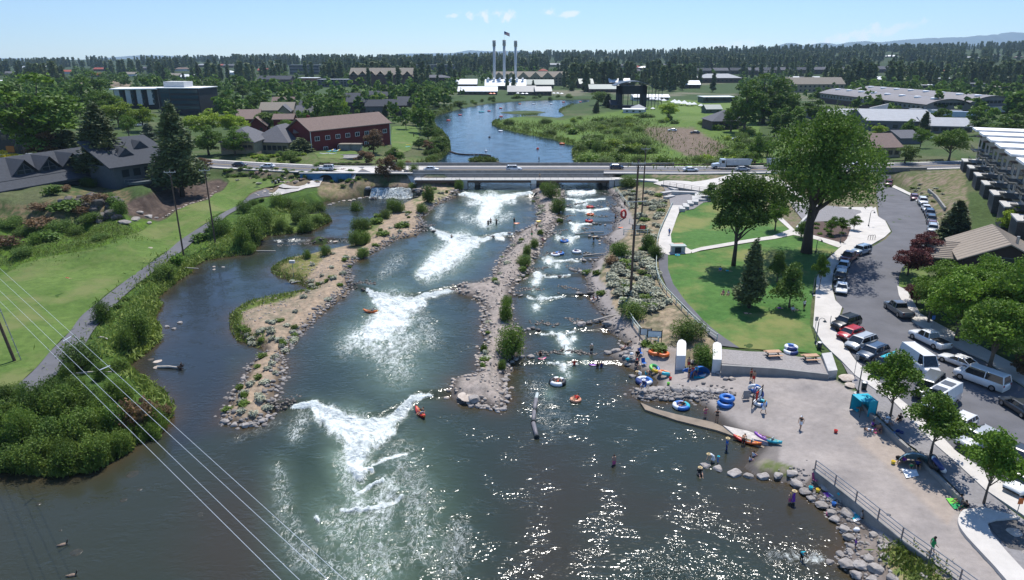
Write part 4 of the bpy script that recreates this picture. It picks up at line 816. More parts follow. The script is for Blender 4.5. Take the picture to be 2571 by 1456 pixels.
for i in range(46):
	px=566+i*7.4; py=424+5*math.sin(i*2.1)+ (i*.42)
	bush(['round','round2'][i%3==0],px,py+rnd.uniform(-1,8),rnd.uniform(10,17),rnd.uniform(7,11),'small round clipped shrub in the roadside planting','roadside clipped shrubs')
for i in range(40):
	t=i/39.; px=600+t*330+rnd.uniform(-6,6); py=440+12*math.sin(t*3)+rnd.uniform(-3,8)
	bush('lav' if i%2 else 'round',px,py,rnd.uniform(8,15),rnd.uniform(4,7),'low grey lavender clump or cushion shrub above the left lawn','low cushion plants on the road bank')
for i in range(26): bush(['round2','brightbush'][i%2],630+i*5.2+rnd.uniform(-3,3),402+rnd.uniform(-12,9),rnd.uniform(12,22),rnd.uniform(7,12),'yellow green garden shrub in the bed of the hip roofed building','garden bed shrubs')
for i in range(12): bush('round',795+i*10,418+rnd.uniform(-3,3)-2,16,11,'green hedge shrub along the road before the red building','hedge before the red building')
def inpoly(poly,n,seed):
	r=random.Random(seed); P=np.array(poly,float); x0,y0=P.min(0);x1,y1=P.max(0); o=[]
	while len(o)<n:
		a=r.uniform(x0,x1); b=r.uniform(y0,y1)
		if sdf(P,[a],[b])[0]>0: o.append((a,b))
	return sorted(o,key=lambda q:q[1])
SAGEP=[(1560,480),(1650,470),(1672,520),(1660,560),(1648,600),(1640,660),(1650,710),(1680,760),(1640,790),(1560,760),(1530,700),(1540,660),(1610,600),(1600,550),(1580,510)]
for i,(a,b) in enumerate(inpoly(SAGEP,150,5)):
	s=9+ (b-470)*.035; bush(['sage','sage2','sage','smallgreen'][i%4 if i%8<6 else 0],a,b,s*rnd.uniform(1.1,2.2),s*rnd.uniform(.7,1.15),'grey green sagebrush between the gravel trail and the rail fence' if i%4!=3 else 'low green bush among the sagebrush','sagebrush behind the trail' if i%4!=3 else 'green bushes among the sagebrush')
for poly,n,sd_ in (([(600,790),(740,750),(760,770),(640,870),(600,850)],16,8),([(700,690),(820,650),(880,600),(960,560),(1040,520),(1060,560),(950,620),(860,700),(760,760)],34,9),([(560,1050),(640,900),(740,790),(840,700),(870,710),(760,830),(700,920),(680,1020),(620,1060)],40,10),([(1340,480),(1360,480),(1370,560),(1300,620),(1260,690),(1230,760),(1225,900),(1212,920),(1228,760),(1250,660),(1330,570)],26,11),([(1060,470),(1150,458),(1150,470),(1100,500),(1060,500)],16,12),([(1850,430),(1930,440),(1920,455),(1860,455)],10,13),([(2260,470),(2330,460),(2420,520),(2440,600),(2400,560),(2330,500)],30,14),([(560,442),(640,455),(700,470),(680,492)],6,15)):
	for i,(a,b) in enumerate(inpoly(poly,n,sd_)):
		s=7+(b-450)*.016; k=['sage','smallgreen','sage2'][i%3]
		bush(k,a,b,s*rnd.uniform(.9,1.8),s*rnd.uniform(.6,1.1),'small grey sage clump on gravel' if k!='smallgreen' else 'small green clump on gravel','sage clumps on the gravel bars and banks' if k!='smallgreen' else 'green clumps on the gravel bars and banks')
for i,(a,b) in enumerate(inpoly([(1420,300),(1560,285),(1720,300),(1890,330),(1900,418),(1800,420),(1740,410),(1600,330),(1560,330),(1690,420),(1460,420),(1455,370),(1400,345),(1280,320),(1260,302)],120,21)):
	s=6+(b-270)*.12; k=['willowbush','brightbush','willowbush2','smallgreen'][i%4]
	if sdf(np.array([(1590,312),(1745,312),(1850,372),(1800,402),(1735,400),(1690,385),(1620,345)],float),[a],[b])[0]>0: continue
	bush(k,a,b,s*rnd.uniform(1.3,2.4),s*rnd.uniform(.8,1.5),'wetland shrub across the river above the road bridge','wetland shrubs',parts=False)
for i,(a,b) in enumerate(inpoly([(1060,300),(1090,300),(1100,320),(1110,340),(1125,378),(1080,408),(1060,380),(1085,350)],26,22)): bush(['willowbush','darkbush2'][i%2],a,b,rnd.uniform(14,24),rnd.uniform(9,20),'riverside shrub on the bank below the red building lawn','shrubs on the bank by the pond',parts=False)
for i,(a,b) in enumerate(inpoly([(1000,300),(1080,285),(1180,265),(1330,252),(1450,250),(1450,245),(1200,255),(1090,270),(1000,285)],40,23)): bush(['willowbush','darkbush2','round'][i%3],a,b,rnd.uniform(8,18),rnd.uniform(5,12),'rounded shrub on the far river bank','far bank shrubs')
def fringe(name,label,pts,wid,n,hm,seed,kind='reed',onw=0.0):
	r=np.random.RandomState(seed); C=[];Z=[]
	pw=[G(a,b)[:2] for a,b in pts]; seg=[math.dist(pw[i],pw[i+1]) for i in range(len(pw)-1)]; tot=sum(seg)
	for i,L_ in enumerate(seg):
		m=int(n*L_/tot)+1; t=r.rand(m)[:,None]; a=np.array(pw[i]);b=np.array(pw[i+1]); C.append(a+(b-a)*t+r.normal(size=(m,2))*wid)
	C=np.concatenate(C); s=wsd(C[:,0],C[:,1]); C=C[s<.5+onw]; z=np.maximum(ground(C[:,0],C[:,1]),wz(C[:,0],C[:,1])-.1)
	h=hm*(.5+.8*r.rand(len(C))); P=np.column_stack([C,z+h*.45]); dr=np.column_stack([r.normal(size=(len(C),2))*.3,np.ones(len(C))])
	me=leaves(name,P,h*.22,LM[kind],5.,None,seed,None,0,dr); return meta(link(name,me),label,kind='stuff')
fringe('reeds','green reeds fringing the peninsula in the quiet channel',[(690,575),(708,590),(778,580),(826,556),(818,542)],.8,1500,.9,1)
fringe('reeds','green reeds along the left river bank',[(420,1030),(340,940),(349,894),(399,850),(395,820),(380,800),(402,762),(443,704),(473,685),(510,653),(564,645),(623,637),(668,592)],1.0,5000,.9,2)
fringe('reeds','reeds at the end of the quiet channel',[(700,530),(760,525),(800,520),(816,508)],.8,1200,1.2,3)
fringe('reeds','grass fringe of the two lobes of the left gravel bar',[(762,648),(716,656),(686,672),(692,688),(735,704),(783,726),(700,748),(640,760),(600,775),(584,792),(585,830),(604,853),(655,867)],.9,3000,.6,4)
fringe('reeds','reeds along the wetland shore above the bridge',[(1449,420),(1438,382),(1449,367),(1390,350),(1344,342),(1255,322),(1237,313),(1250,303),(1340,290),(1404,280),(1440,262)],1.6,5000,1.6,5)
fringe('reeds','reeds on the left shore above the bridge',[(1050,415),(1087,412),(1110,398),(1129,378),(1126,352),(1112,335),(1093,318),(1085,302),(1130,280)],1.6,4000,1.6,6)
fringe('reeds','tuft of reeds on the tiny island above the bridge',[(1190,404),(1238,404)],1.3,1600,1.4,7,onw=1.)
fringe('tall_grass','tall grass at the foot of the willow thicket',[(40,1188),(140,1192),(230,1182),(320,1132),(335,1105),(420,1060)],1.4,4500,1.0,8)
fringe('tall_grass','tall grass patch right of the dark shrubs on the left bank',[(240,900),(300,860),(330,800),(370,760),(420,700),(480,660),(560,620),(640,560),(680,530)],2.6,9000,.7,9)
fringe('tall_grass','rough grass and sedge covering the wetland',[(1290,310),(1450,330),(1560,300),(1600,360),(1560,380),(1480,405),(1700,412),(1850,400),(1880,350)],9.,15000,1.3,11)
fringe('tall_grass','rough grass on the left slope above the lawn',[(20,660),(100,630),(200,620),(330,585),(250,575),(100,600),(0,630)],2.6,6000,.5,12)
fringe('dry_grass','dry grass under the railing wall',[(2245,1385),(2290,1420),(2330,1450)],.8,900,.6,10)
def merged(name,protos,pts,hs,label):
	VS=[];FS=[];LV=[];o=0; r=np.random.RandomState(9)
	MAT=None
	data=[]
	for me in protos:
		v=np.zeros(len(me.vertices)*3,dtype=np.float32); me.vertices.foreach_get('co',v); l=np.zeros(len(me.vertices),dtype=np.float32); me.attributes['lv'].data.foreach_get('value',l); data.append((v.reshape(-1,3),l)); MAT=me.materials[0]
	zs=ground(np.array([p[0] for p in pts]),np.array([p[1] for p in pts]))
	for i,((x,y),h,z) in enumerate(zip(pts,hs,zs)):
		v,l=data[i%len(data)]; a=r.rand()*6.28; c,s=math.cos(a),math.sin(a); w_=h*(.85+.5*r.rand())
		q=np.stack([(v[:,0]*c-v[:,1]*s)*w_+x,(v[:,0]*s+v[:,1]*c)*w_+y,v[:,2]*h+z],1); VS.append(q); LV.append(np.clip(l+(r.rand()-.5)*.5,0,1))
	V_=np.concatenate(VS); me=npmesh(name,V_,np.arange(len(V_)).reshape(-1,4),MAT,{'lv':('FLOAT',np.concatenate(LV))})
	return meta(link(name,me),label,kind='stuff')
lo=[conifer('pine',70+i,120,.15,.06,.11,9,.3,.014)[0] for i in range(3)]
lod=[decid('cotton',80+i,150,10,.15,.5,.45,.46)[0] for i in range(2)]; lod2=[decid('dark',83+i,150,10,.15,.5,.45,.46)[0] for i in range(2)]
r_=random.Random(77); FP=[];TP=[]
def azx(px): return (px-CX)/F/cp*1.0
q_=np.random.RandomState(77); T_=q_.uniform(-.95,.95,30000); Y_=700*np.exp(q_.rand(30000)**.85*1.55); X_=T_*Y_
D_=fbm(X_/140.,Y_/140.,3); H_=np.interp(T_,[-.8,-.3,0,.3,.8],[.56,.48,.41,.34,.32])+np.where(Y_<1100,.16*(1100-Y_)/400,0)
FP=[(float(a),float(b)) for a,b in zip(X_[D_>H_],Y_[D_>H_])][:9000]
FP.sort(key=lambda p:p[1])
LOWZ=[]
TP2=[]; q_=np.random.RandomState(78); T_=q_.uniform(-.95,.95,9000); Y_=330*np.exp(q_.rand(9000)*2.1); X_=T_*Y_; wq=wsd(X_,Y_); U_,V_q=PR(X_,Y_,4.0); dn=fbm(X_/90.,Y_/90.,3)
for x,y,ws_,u_,v_,d_ in zip(X_,Y_,wq,U_,V_q,dn):
	if (y<1100 and ws_>-8) or (1200<u_<1900 and y<480) or (1400<u_<1860 and 215<v_<310) or d_<.40: continue
	TP2.append((float(x),float(y),u_,v_))
EXC=[]
def ribbon(name,P,wd,z,m,off=0.,dz=0.,label=None,thick=0,kind='structure'):
	P=[np.array(p,float) for p in P]; mb=MB(); L_=[];R_=[]
	for i,p in enumerate(P):
		d=P[min(i+1,len(P)-1)]-P[max(i-1,0)]; d/=np.linalg.norm(d); n=np.array([-d[1],d[0]])
		L_.append(p+n*(off+wd/2)); R_.append(p+n*(off-wd/2))
	n=len(P); zz=z if hasattr(z,'__len__') else [z]*n
	vs=[(a[0],a[1],q+dz) for a,q in zip(L_,zz)]+[(a[0],a[1],q+dz) for a,q in zip(R_,zz)]
	fs=[(i,n+i,n+i+1,i+1) for i in range(n-1)]
	if thick:
		vs+=[(v[0],v[1],v[2]-thick) for v in vs]; k=2*n
		fs+=[(i,i+1,k+i+1,k+i) for i in range(n-1)]+[(n+i+1,n+i,k+n+i,k+n+i+1) for i in range(n-1)]+[(k+i,k+i+1,k+n+i+1,k+n+i) for i in range(n-1)]+[(0,n,k+n,k)]+[(n-1,2*n-1,k+2*n-1,k+n-1)][::1]
	mb.add(vs,fs); o=mb.build(name,m)
	return meta(o,label,kind=kind)
rp=cat(ROADP,8); ROADZ=6.5
YEL=mat('yellow_line_paint',(.55,.36,.05),.8); WHT=mat('white_line_paint',(.72,.72,.70),.8,.1,3)
ribbon('road',rp,11.0,ROADZ,ROAD,label='the road crossing the river on the concrete bridge')
for o_ in (-.15,.15): ribbon('road_marking',rp,.12,ROADZ,YEL,o_,.006)
for o_ in (-4.2,4.2): ribbon('road_marking',rp,.12,ROADZ,WHT,o_,.006)
ribbon('sidewalk',rp,1.7,ROADZ,CONC,6.0,.15,'sidewalk on the far side of the road',.3)
ribbon('sidewalk',rp,1.3,ROADZ,CONC,-6.1,.15,'sidewalk on the near side of the road',.3)
CONCD=mat('weathered_concrete',(.24,.23,.215),.9,.22,.8,.25); CONCL=mat('pale_concrete',(.45,.44,.42),.85,.12,.8,.2); STEEL=mat('rust_brown_steel',(.11,.075,.055),.7,.2,2,.1); GALV=mat('grey_metal',(.30,.31,.32),.45,.1,4,metal=.6); DARKM=mat('dark_metal',(.03,.035,.035),.5)
SHADEV=mat('painted_shade',(.012,.012,.013),.95)  # near-black paint standing in for the shade inside tunnel and underpass
def xw(px,y,z): # world x for photo column at depth y
	return (px-CX)/F*(y*cp+(H-z)*sp)
bx0,bx1=xw(1036,202,6.5),xw(1516,202,6.5)
e=thing('road_bridge','concrete road bridge carrying cars across the river','bridge',((bx0+bx1)/2,0,0))
hw=(bx1-bx0)/2
mb=MB()
mb.box(-hw,hw,202.1,202.5,5.5,7.45); mb.box(-hw-9,hw+24,216.2,216.55,6.3,7.5); mb.build('parapet',CONCD,e)
mb=MB(); mb.box(-hw,hw,202.5,216.2,5.75,6.42);
for k in range(5): mb.box(-hw,hw,203.4+k*2.9,204.0+k*2.9,5.05,5.75)
mb.build('deck',CONCD,e)
for s_ in (-1,1):
	mb=MB();
	for xx in (-hw/3,hw/3): pass
	mb.box(s_*hw/3-.6,s_*hw/3+.6,203,215.6,1.2,5.05); mb.build('pier',CONCD,e)
	mb=MB(); mb.box(s_*(hw+.4)-.5,s_*(hw+.4)+.5,202.6,216,1.5,5.7); mb.build('abutment',CONCD,e)
mb=MB();
for yy in (202.3,216.4): mb.tube([(-hw,yy,7.62),(hw,yy,7.62)],.035,5)
mb.build('handrail',GALV,e)
fx0,fx1=xw(1040,198,5.5),xw(1543,198,5.5)
e=thing('footbridge','pale decked footbridge with thin railings in front of the road bridge','bridge',((fx0+fx1)/2,0,0)); hw=(fx1-fx0)/2
mb=MB(); mb.box(-hw,hw,197,201,5.30,5.5); mb.build('deck',CONCL,e)
mb=MB(); mb.box(-hw*.99,hw*.99,197.25,197.6,4.6,5.3); mb.box(-hw*.99,hw*.99,200.4,200.75,4.6,5.3); mb.build('girder',STEEL,e)
for px in (1168,1340,1535):
	x_=xw(px,197.5,4)-(fx0+fx1)/2; mb=MB(); mb.box(x_-.7,x_+.7,196.9,200.9,1.0,5.28); mb.build('pier',CONCL,e)
for yy,nm in ((197.05,'railing'),(200.95,'railing')):
	mb=MB(); k=0
	x_=-hw
	while x_<=hw: mb.tube([(x_,yy,5.5),(x_,yy,6.6)],.035,4); x_+=2.2
	for zz in (5.75,6.0,6.25,6.6): mb.tube([(-hw,yy,zz),(hw,yy,zz)],.02 if zz<6.5 else .035,4)
	mb.build(nm,GALV,e)
x_=xw(1340,196.8,4.6)-(fx0+fx1)/2
mb=MB(); mb.box(x_-.75,x_+.75,196.7,196.86,4.4,5.6); mb.build('sign_panel',mat('sign_white',(.6,.62,.6),.7),e)
def wallp(name,pts,top,bot,th,m,label,cat='wall',pxl=True):
	P=[G(a,b)[:2] if pxl else (a,b) for a,b in pts]; mb=MB(); e=None
	for i in range(len(P)-1):
		a=np.array(P[i]);b=np.array(P[i+1]); d=(b-a)/np.linalg.norm(b-a); n=np.array([-d[1],d[0]])*th/2; a=a-d*.0
		za=gz(*P[i]); zb=gz(*P[i+1]); t0=top if not callable(top) else top
		vs=[(a+n),(b+n),(b-n),(a-n)]; zs=[za,zb,zb,za]
		mb.add([(v[0],v[1],z+bot) for v,z in zip(vs,zs)]+[(v[0],v[1],z+top) for v,z in zip(vs,zs)],[(3,2,1,0),(4,5,6,7),(0,1,5,4),(1,2,6,5),(2,3,7,6),(3,0,4,7)])
	o=mb.build(name,m); return meta(o,label,cat)
P_=[(fx1,197.1),(xw(1600,197,5),196.5),(xw(1655,194,5),192.5),(xw(1664,190,5),187.5)]
mb=MB()
for a,b in zip(P_,P_[1:]):
	d=np.array(b)-np.array(a); L_=np.linalg.norm(d); d/=L_; n=np.array([-d[1],d[0]])*.2; v=[np.array(a)+n,np.array(b)+n,np.array(b)-n,np.array(a)-n]
	mb.add([(q[0],q[1],2.5) for q in v]+[(q[0],q[1],5.7) for q in v],[(3,2,1,0),(4,5,6,7),(0,1,5,4),(1,2,6,5),(2,3,7,6),(3,0,4,7)])
meta(mb.build('retaining_wall',CONCL),'concrete wall continuing the footbridge towards the stone terrace','wall')
ribbon('path',[(fx1-1,199.2),(xw(1600,199,5),198.6),(xw(1650,197,5),196),(xw(1700,192,5.5),190)],4.0,[5.5,5.55,5.6,5.7],CONC,0,.02,'footpath between footbridge and terrace',.3)
sheet('path',[(1640,462),(1668,455),(1730,457),(1790,466),(1800,476),(1785,486),(1740,478),(1668,468)],.25,CONC,3,'concrete landing above the terrace')
sheet('path',[(1700,462),(1760,455),(1800,448),(1850,436),(1900,440),(1960,452),(2060,520),(2040,520),(1950,462),(1890,448),(1860,446),(1815,458),(1790,470)],.14,CONC,3,'pale concrete walk from the road to the shaded plaza')
sheet('path',[(1960,500),(2060,520),(2190,520),(2198,545),(2160,580),(2120,610),(2050,590),(2060,560),(2150,560),(2160,540),(2050,535)],.15,CONC,3,'concrete edging of the shaded plaza')
sheet('plaza',[(1985,515),(2100,520),(2160,530),(2170,548),(2140,558),(2020,560)],.2,SPAV,3,'grey paved plaza behind the huge cottonwood')
a=W(836,452,4.6); b=W(1045,446,4.6)
MUR=mat('mural_blue_paint',(.06,.20,.36),.8,.5,.5,col2=(.03,.12,.24)); MURG=mat('mural_dark_green_paint',(.02,.07,.05),.8)
a=np.array([xw(821,203,5),float(np.interp(xw(821,203,5),ROADP[:,0],ROADP[:,1]))-7.6]); mw=xw(890,a[1],5)-xw(762,a[1],5)
e=thing('tunnel_portal','blue painted mural wall with a dark tunnel arch under the left road','tunnel',(a[0],a[1],3.3),.02)
mb=MB(); hw=mw/2
arch=[(1.9*math.cos(t),1.6+1.3*math.sin(t)) for t in np.linspace(0,math.pi,9)]
def vert(mb,poly,y0,y1):
	n=len(poly); mb.add([(p[0],y0,p[1]) for p in poly]+[(p[0],y1,p[1]) for p in poly],[tuple(range(n)),tuple(range(n,2*n))[::-1]]+[(i,n+i,n+(i+1)%n,(i+1)%n) for i in range(n)])
vert(mb,[(-hw,-1.5),(-1.9,-1.5),(-1.9,1.6),(-1.9,3.2),(-hw,3.0)],-.3,.2); vert(mb,[(1.9,-1.5),(hw,-1.5),(hw,3.2),(1.9,3.2)],-.3,.2); vert(mb,[(p[0],p[1]) for p in arch][::-1]+[(1.9,3.2),(-1.9,3.2)][::1],-.3,.2)
mb.build('wall',MUR,e)
mb=MB(); mb.box(-hw-.2,hw+.2,-.45,.3,3.2,3.45); mb.build('coping',CONCL,e)
mb=MB(); mb.box(-1.9,1.9,.2,.25,-1.5,3.1); mb.box(-1.85,1.85,-.28,.2,-1.5,-.3); mb.build('opening',SHADEV,e)  # dark panel and sill paint the shade seen inside the arch
mb=MB(); rr=random.Random(2)
for i in range(26):
	x=rr.uniform(-hw+.5,hw-.5)
	if abs(x)<2.3: continue
	h=rr.uniform(.8,2.6); mb.tube([(x,-.33,-.4),(x+rr.uniform(-.2,.2),-.33,h)],[.10,.03],4)
mb.build('painted_reeds',MURG,e)
def rail(name,P,zf,h,step,m,label,rails=(1.,),pr=.05,rr_=.04,cat='fence',flat=False,mr=None,parts=True):
	P=[np.array(p,float) for p in P]; L_=[0]
	for a,b in zip(P,P[1:]): L_.append(L_[-1]+np.linalg.norm(b-a))
	X=np.array(P); ss_=np.arange(0,L_[-1]+.01,step); xs=np.interp(ss_,L_,X[:,0]); ys=np.interp(ss_,L_,X[:,1]); zs=zf(xs,ys) if callable(zf) else np.full(len(xs),zf)
	e=thing(name,label,cat,(xs[0],ys[0],zs[0])); o=np.array([xs[0],ys[0],zs[0]])
	for x,y,z in zip(xs,ys,zs):
		mb=MB(); mb.box(-pr,pr,-pr,pr,-.3,h);
		if 'post' not in KM: pass
		k=(name,pr,h);
		if k not in KM: KM[k]=mb.mesh('post',m)
		link('post',KM[k],e,(x-o[0],y-o[1],z-o[2]))
	for f in rails:
		mb=MB(); pts=[(x-o[0],y-o[1],z-o[2]+h*f) for x,y,z in zip(xs,ys,zs)]
		if flat:
			for a,b in zip(pts,pts[1:]):
				mb.add([(a[0],a[1],a[2]-.14),(b[0],b[1],b[2]-.14),(b[0],b[1],b[2]+.14),(a[0],a[1],a[2]+.14),(a[0],a[1]+.1,a[2]-.14),(b[0],b[1]+.1,b[2]-.14),(b[0],b[1]+.1,b[2]+.14),(a[0],a[1]+.1,a[2]+.14)],[(0,1,2,3),(7,6,5,4),(3,2,6,7),(0,4,5,1)])
		else: mb.tube(pts,rr_,5)
		mb.build('rail',mr or m,e)
	return e
KM={}
rpA=np.array(rp)
def roff(x0,x1,off):
	q=[p for p in rp if x0<=p[0]<=x1]; return [(p[0],p[1]+off) for p in q]
rail('guard_rail',roff(xw(790,215,6.5),xw(1030,215,6.5),6.9),6.5,.9,3,STEEL,'rust brown guard rail behind the road left of the bridge',(.8,),.07,flat=True)
rail('guard_rail',roff(xw(1560,215,6.5),xw(2180,215,6.5),6.9),6.5,.9,3,STEEL,'rust brown guard rail behind the road, right of the bridge',(.8,),.07,flat=True)
rail('guard_rail',roff(xw(2225,215,6.5),xw(2440,215,6.5),6.9),6.5,.9,3,STEEL,'guard rail above the overpass at the right',(.8,),.07,flat=True)
GREENP=mat('pale_green_grey_paint',(.50,.56,.50),.6,.08,3)
def gfun(x,y): return ground(x,y)
rail('rail_fence',[G(a,b)[:2] for a,b in cat([(1688,517),(1672,551),(1655,590),(1649,620),(1648,650),(1647,680),(1653,705),(1668,732),(1690,756),(1715,782),(1740,806),(1765,830),(1790,850),(1802,857)],3)],gfun,1.1,2.4,GREENP,'pale rail fence following the park path',(.55,.95),.06,.05)
rail('rail_fence',[G(a,b)[:2] for a,b in [(1578,797),(1590,818),(1612,846),(1630,862),(1665,868),(1697,872)]],gfun,1.2,2.6,GREENP,'pale rail fence behind the beach information boards',(.5,.95),.08,.06)
rail('rail_fence',[G(a,b)[:2] for a,b in [(1546,480),(1560,497),(1574,515),(1582,530)]],gfun,1.1,2.4,GREENP,'short rail fence by the gravel trail near the footbridge',(.55,.95),.06,.05)
rail('rail_fence',[G(a,b)[:2] for a,b in [(1566,588),(1590,590),(1616,590),(1650,586)]],gfun,1.2,2.6,GREENP,'rail fence corner by the two notice boards at the trail',(.5,.95),.08,.06)
rail('rail_fence',[G(a,b)[:2] for a,b in [(1580,560),(1594,566),(1602,572)]],gfun,1.1,2.4,GREENP,'short rail fence beside the trail below the bend',(.55,.95),.06,.05)
rail('terrace_railing',[(xw(a,188,5),b) for a,b in ((1665,188),(1690,184),(1730,179),(1770,176))],5.8,1.1,2.4,DARKM,'dark railing on the curved wall above the stone terrace',(.3,.6,.98),.04,.03)
mb=MB()
PW=[(xw(a,188,5),b) for a,b in ((1660,188),(1690,184),(1730,179),(1775,175.5))]
for a,b in zip(PW,PW[1:]):
	d=np.array(b)-np.array(a); d/=np.linalg.norm(d); n=np.array([-d[1],d[0]])*.2; v=[np.array(a)+n,np.array(b)+n,np.array(b)-n,np.array(a)-n]
	mb.add([(q[0],q[1],3.5) for q in v]+[(q[0],q[1],5.85) for q in v],[(3,2,1,0),(4,5,6,7),(0,1,5,4),(1,2,6,5),(2,3,7,6),(3,0,4,7)])
meta(mb.build('retaining_wall',CONCD),'curved concrete wall behind the stone terrace','wall')
for i,(a,b,w_,l_,r_) in enumerate([(1690,478,1.2,3.5,.3),(1675,487,1.2,4.,-1.),(1680,498,1.2,3.2,-1.),(1725,487,8,1.4,-.25),(1745,505,1.5,7.5,-.25),(1752,498,1.5,6.5,-.25),(1733,513,1.4,4,-.2),(1722,521,1.4,4.,-.2),(1712,527,1.3,3.5,-.2),(1757,492,1.6,3.,-.2),(1766,497,3.6,1.6,-.2),(1755,505,3.4,1.5,-.2)]):
	x,y,z=G(a,b); mb=MB(); mb.box(-w_/2,w_/2,-l_/2,l_/2,-.5,.55); mb.box(-w_/2-.04,w_/2+.04,-l_/2-.04,l_/2+.04,.552,.66)
	meta(link('stone_step',mb.mesh('stone_step',CONCL),None,(x,y,z),r_),'pale stone seating block on the terrace above the park lawn','seat wall','stone seating blocks of the terrace')
yu=G(2230,462)[1]; xu=xw(2222,yu,3);
e=thing('underpass','concrete underpass with a dark opening where the parking street passes below the road','underpass',(xu,yu+4,2.3))
mb=MB(); mb.box(-16,-7,0,1,-1,4.6); mb.box(6,9,0,1,-1,4.9); mb.box(-7,6,0,1,3.3,4.6); mb.box(8.9,26,-1.0,-.4,-1,4.2); mb.box(26,27,-6,-.4,-1,3.0); mb.build('wall',CONCD,e)
mb=MB(); mb.box(-7,6,1.0,16,-1,3.3); mb.build('opening',SHADEV,e)  # solid dark block stands for the shade under the road
mb=MB(); mb.box(-18,14,-.1,.9,4.6,5.2); mb.build('parapet',CONCD,e)
GLASS=mat('window_glass',(.02,.028,.035),.12,spec=.6); GLASSB=mat('window_glass_blue',(.03,.06,.08),.1,spec=.7)
WTRIM=mat('white_trim',(.62,.62,.60),.7,.05,2)
def hrow(y,row,z=0):
	b=(row-CY)/F; return H-(sp+b*cp)*(y/(cp-b*sp))-z
def windows(e,rows,cols,x0,x1,z0,dz,ww_,wh,glass,frame=None,y=0.,face='front',D=0):
	key=('win',round(ww_,2),round(wh,2),glass.name,frame.name if frame else '',face)
	if key not in KM:
		mb=MB();
		if face=='front': mb.box(-ww_/2,ww_/2,-.06,.05,0,wh)
		else: mb.box(-.06,.06,-ww_/2,ww_/2,0,wh)
		KM[key]=mb.mesh('window',glass)
		if frame:
			mb=MB(); t=.14
			if face=='front':
				mb.box(-ww_/2-t,ww_/2+t,-.1,.04,-t,0);mb.box(-ww_/2-t,ww_/2+t,-.1,.04,wh,wh+t);mb.box(-ww_/2-t,-ww_/2,-.1,.04,0,wh);mb.box(ww_/2,ww_/2+t,-.1,.04,0,wh);mb.box(-.05,.05,-.09,-.061,0,wh)
			KM[key+('f',)]=mb.mesh('frame',frame)
	for r in range(rows):
		for c in range(cols):
			q=x0+(x1-x0)*(c+.5)/cols
			loc=(q,y,z0+r*dz) if face=='front' else (y,q,z0+r*dz)
			w_=link('window',KM[key],e,loc)
			if frame and face=='front': link('frame',KM[key+('f',)],w_)
def roofmesh(kind,w_,d,h,rh,ov=.6,th=.3):
	mb=MB(); x0,x1,y0,y1=-w_/2-ov,w_/2+ov,-ov,d+ov
	if kind=='gx':
		ym=(y0+y1)/2; a=[(x0,y0,h),(x1,y0,h),(x1,ym,h+rh),(x0,ym,h+rh),(x1,y1,h),(x0,y1,h)]
		mb.add(a+[(p[0],p[1],p[2]+th) for p in a],[(6,7,8,9),(9,8,10,11),(0,3,2,1),(3,5,4,2),(0,1,7,6),(4,5,11,10),(0,6,9,3),(3,9,11,5),(1,2,8,7),(2,4,10,8)])
	elif kind=='gy':
		a=[(x0,y0,h),(x0,y1,h),(0,y1,h+rh),(0,y0,h+rh),(x1,y1,h),(x1,y0,h)]
		mb.add(a+[(p[0],p[1],p[2]+th) for p in a],[(6,9,8,7),(9,11,10,8),(0,1,2,3),(3,2,4,5),(0,6,7,1),(4,10,11,5),(0,3,9,6),(3,5,11,9),(1,7,8,2),(2,8,10,4)])
	elif kind=='hip':
		i=min(w_,d)/2+ov;
		if w_>=d: r=[(x0+i,(y0+y1)/2,h+rh),(x1-i,(y0+y1)/2,h+rh)]; f=[(0,1,5,4),(1,2,5),(2,3,4,5),(3,0,4)]
		else: r=[(0,y0+i,h+rh),(0,y1-i,h+rh)]; f=[(0,1,4),(1,2,5,4),(2,3,5),(3,0,4,5)]
		mb.add([(x0,y0,h+.2),(x1,y0,h+.2),(x1,y1,h+.2),(x0,y1,h+.2)]+r,f); mb.box(x0,x1,y0,y1,h,h+.198)
	elif kind=='flat':
		mb.box(x0,x1,y0,y1,h,h+th)
	elif kind=='arch':      # barrel, axis along local x
		n=10; pr=[(y0+(y1-y0)*k/n, h+rh*(1-((2*k/n-1)**2))) for k in range(n+1)]
		vs=[(x0,a,b) for a,b in pr]+[(x1,a,b) for a,b in pr]; m=n+1
		vs+=[(v[0],v[1],v[2]+th) for v in vs]
		mb.add(vs,[(k,k+1,m+k+1,m+k) for k in range(n)]+[(2*m+k,3*m+k,3*m+k+1,2*m+k+1) for k in range(n)]+[tuple(range(2*m,3*m))+tuple(range(0,m))[::-1]]+[tuple(range(m,2*m))+tuple(range(3*m,4*m))[::-1]])
	return mb
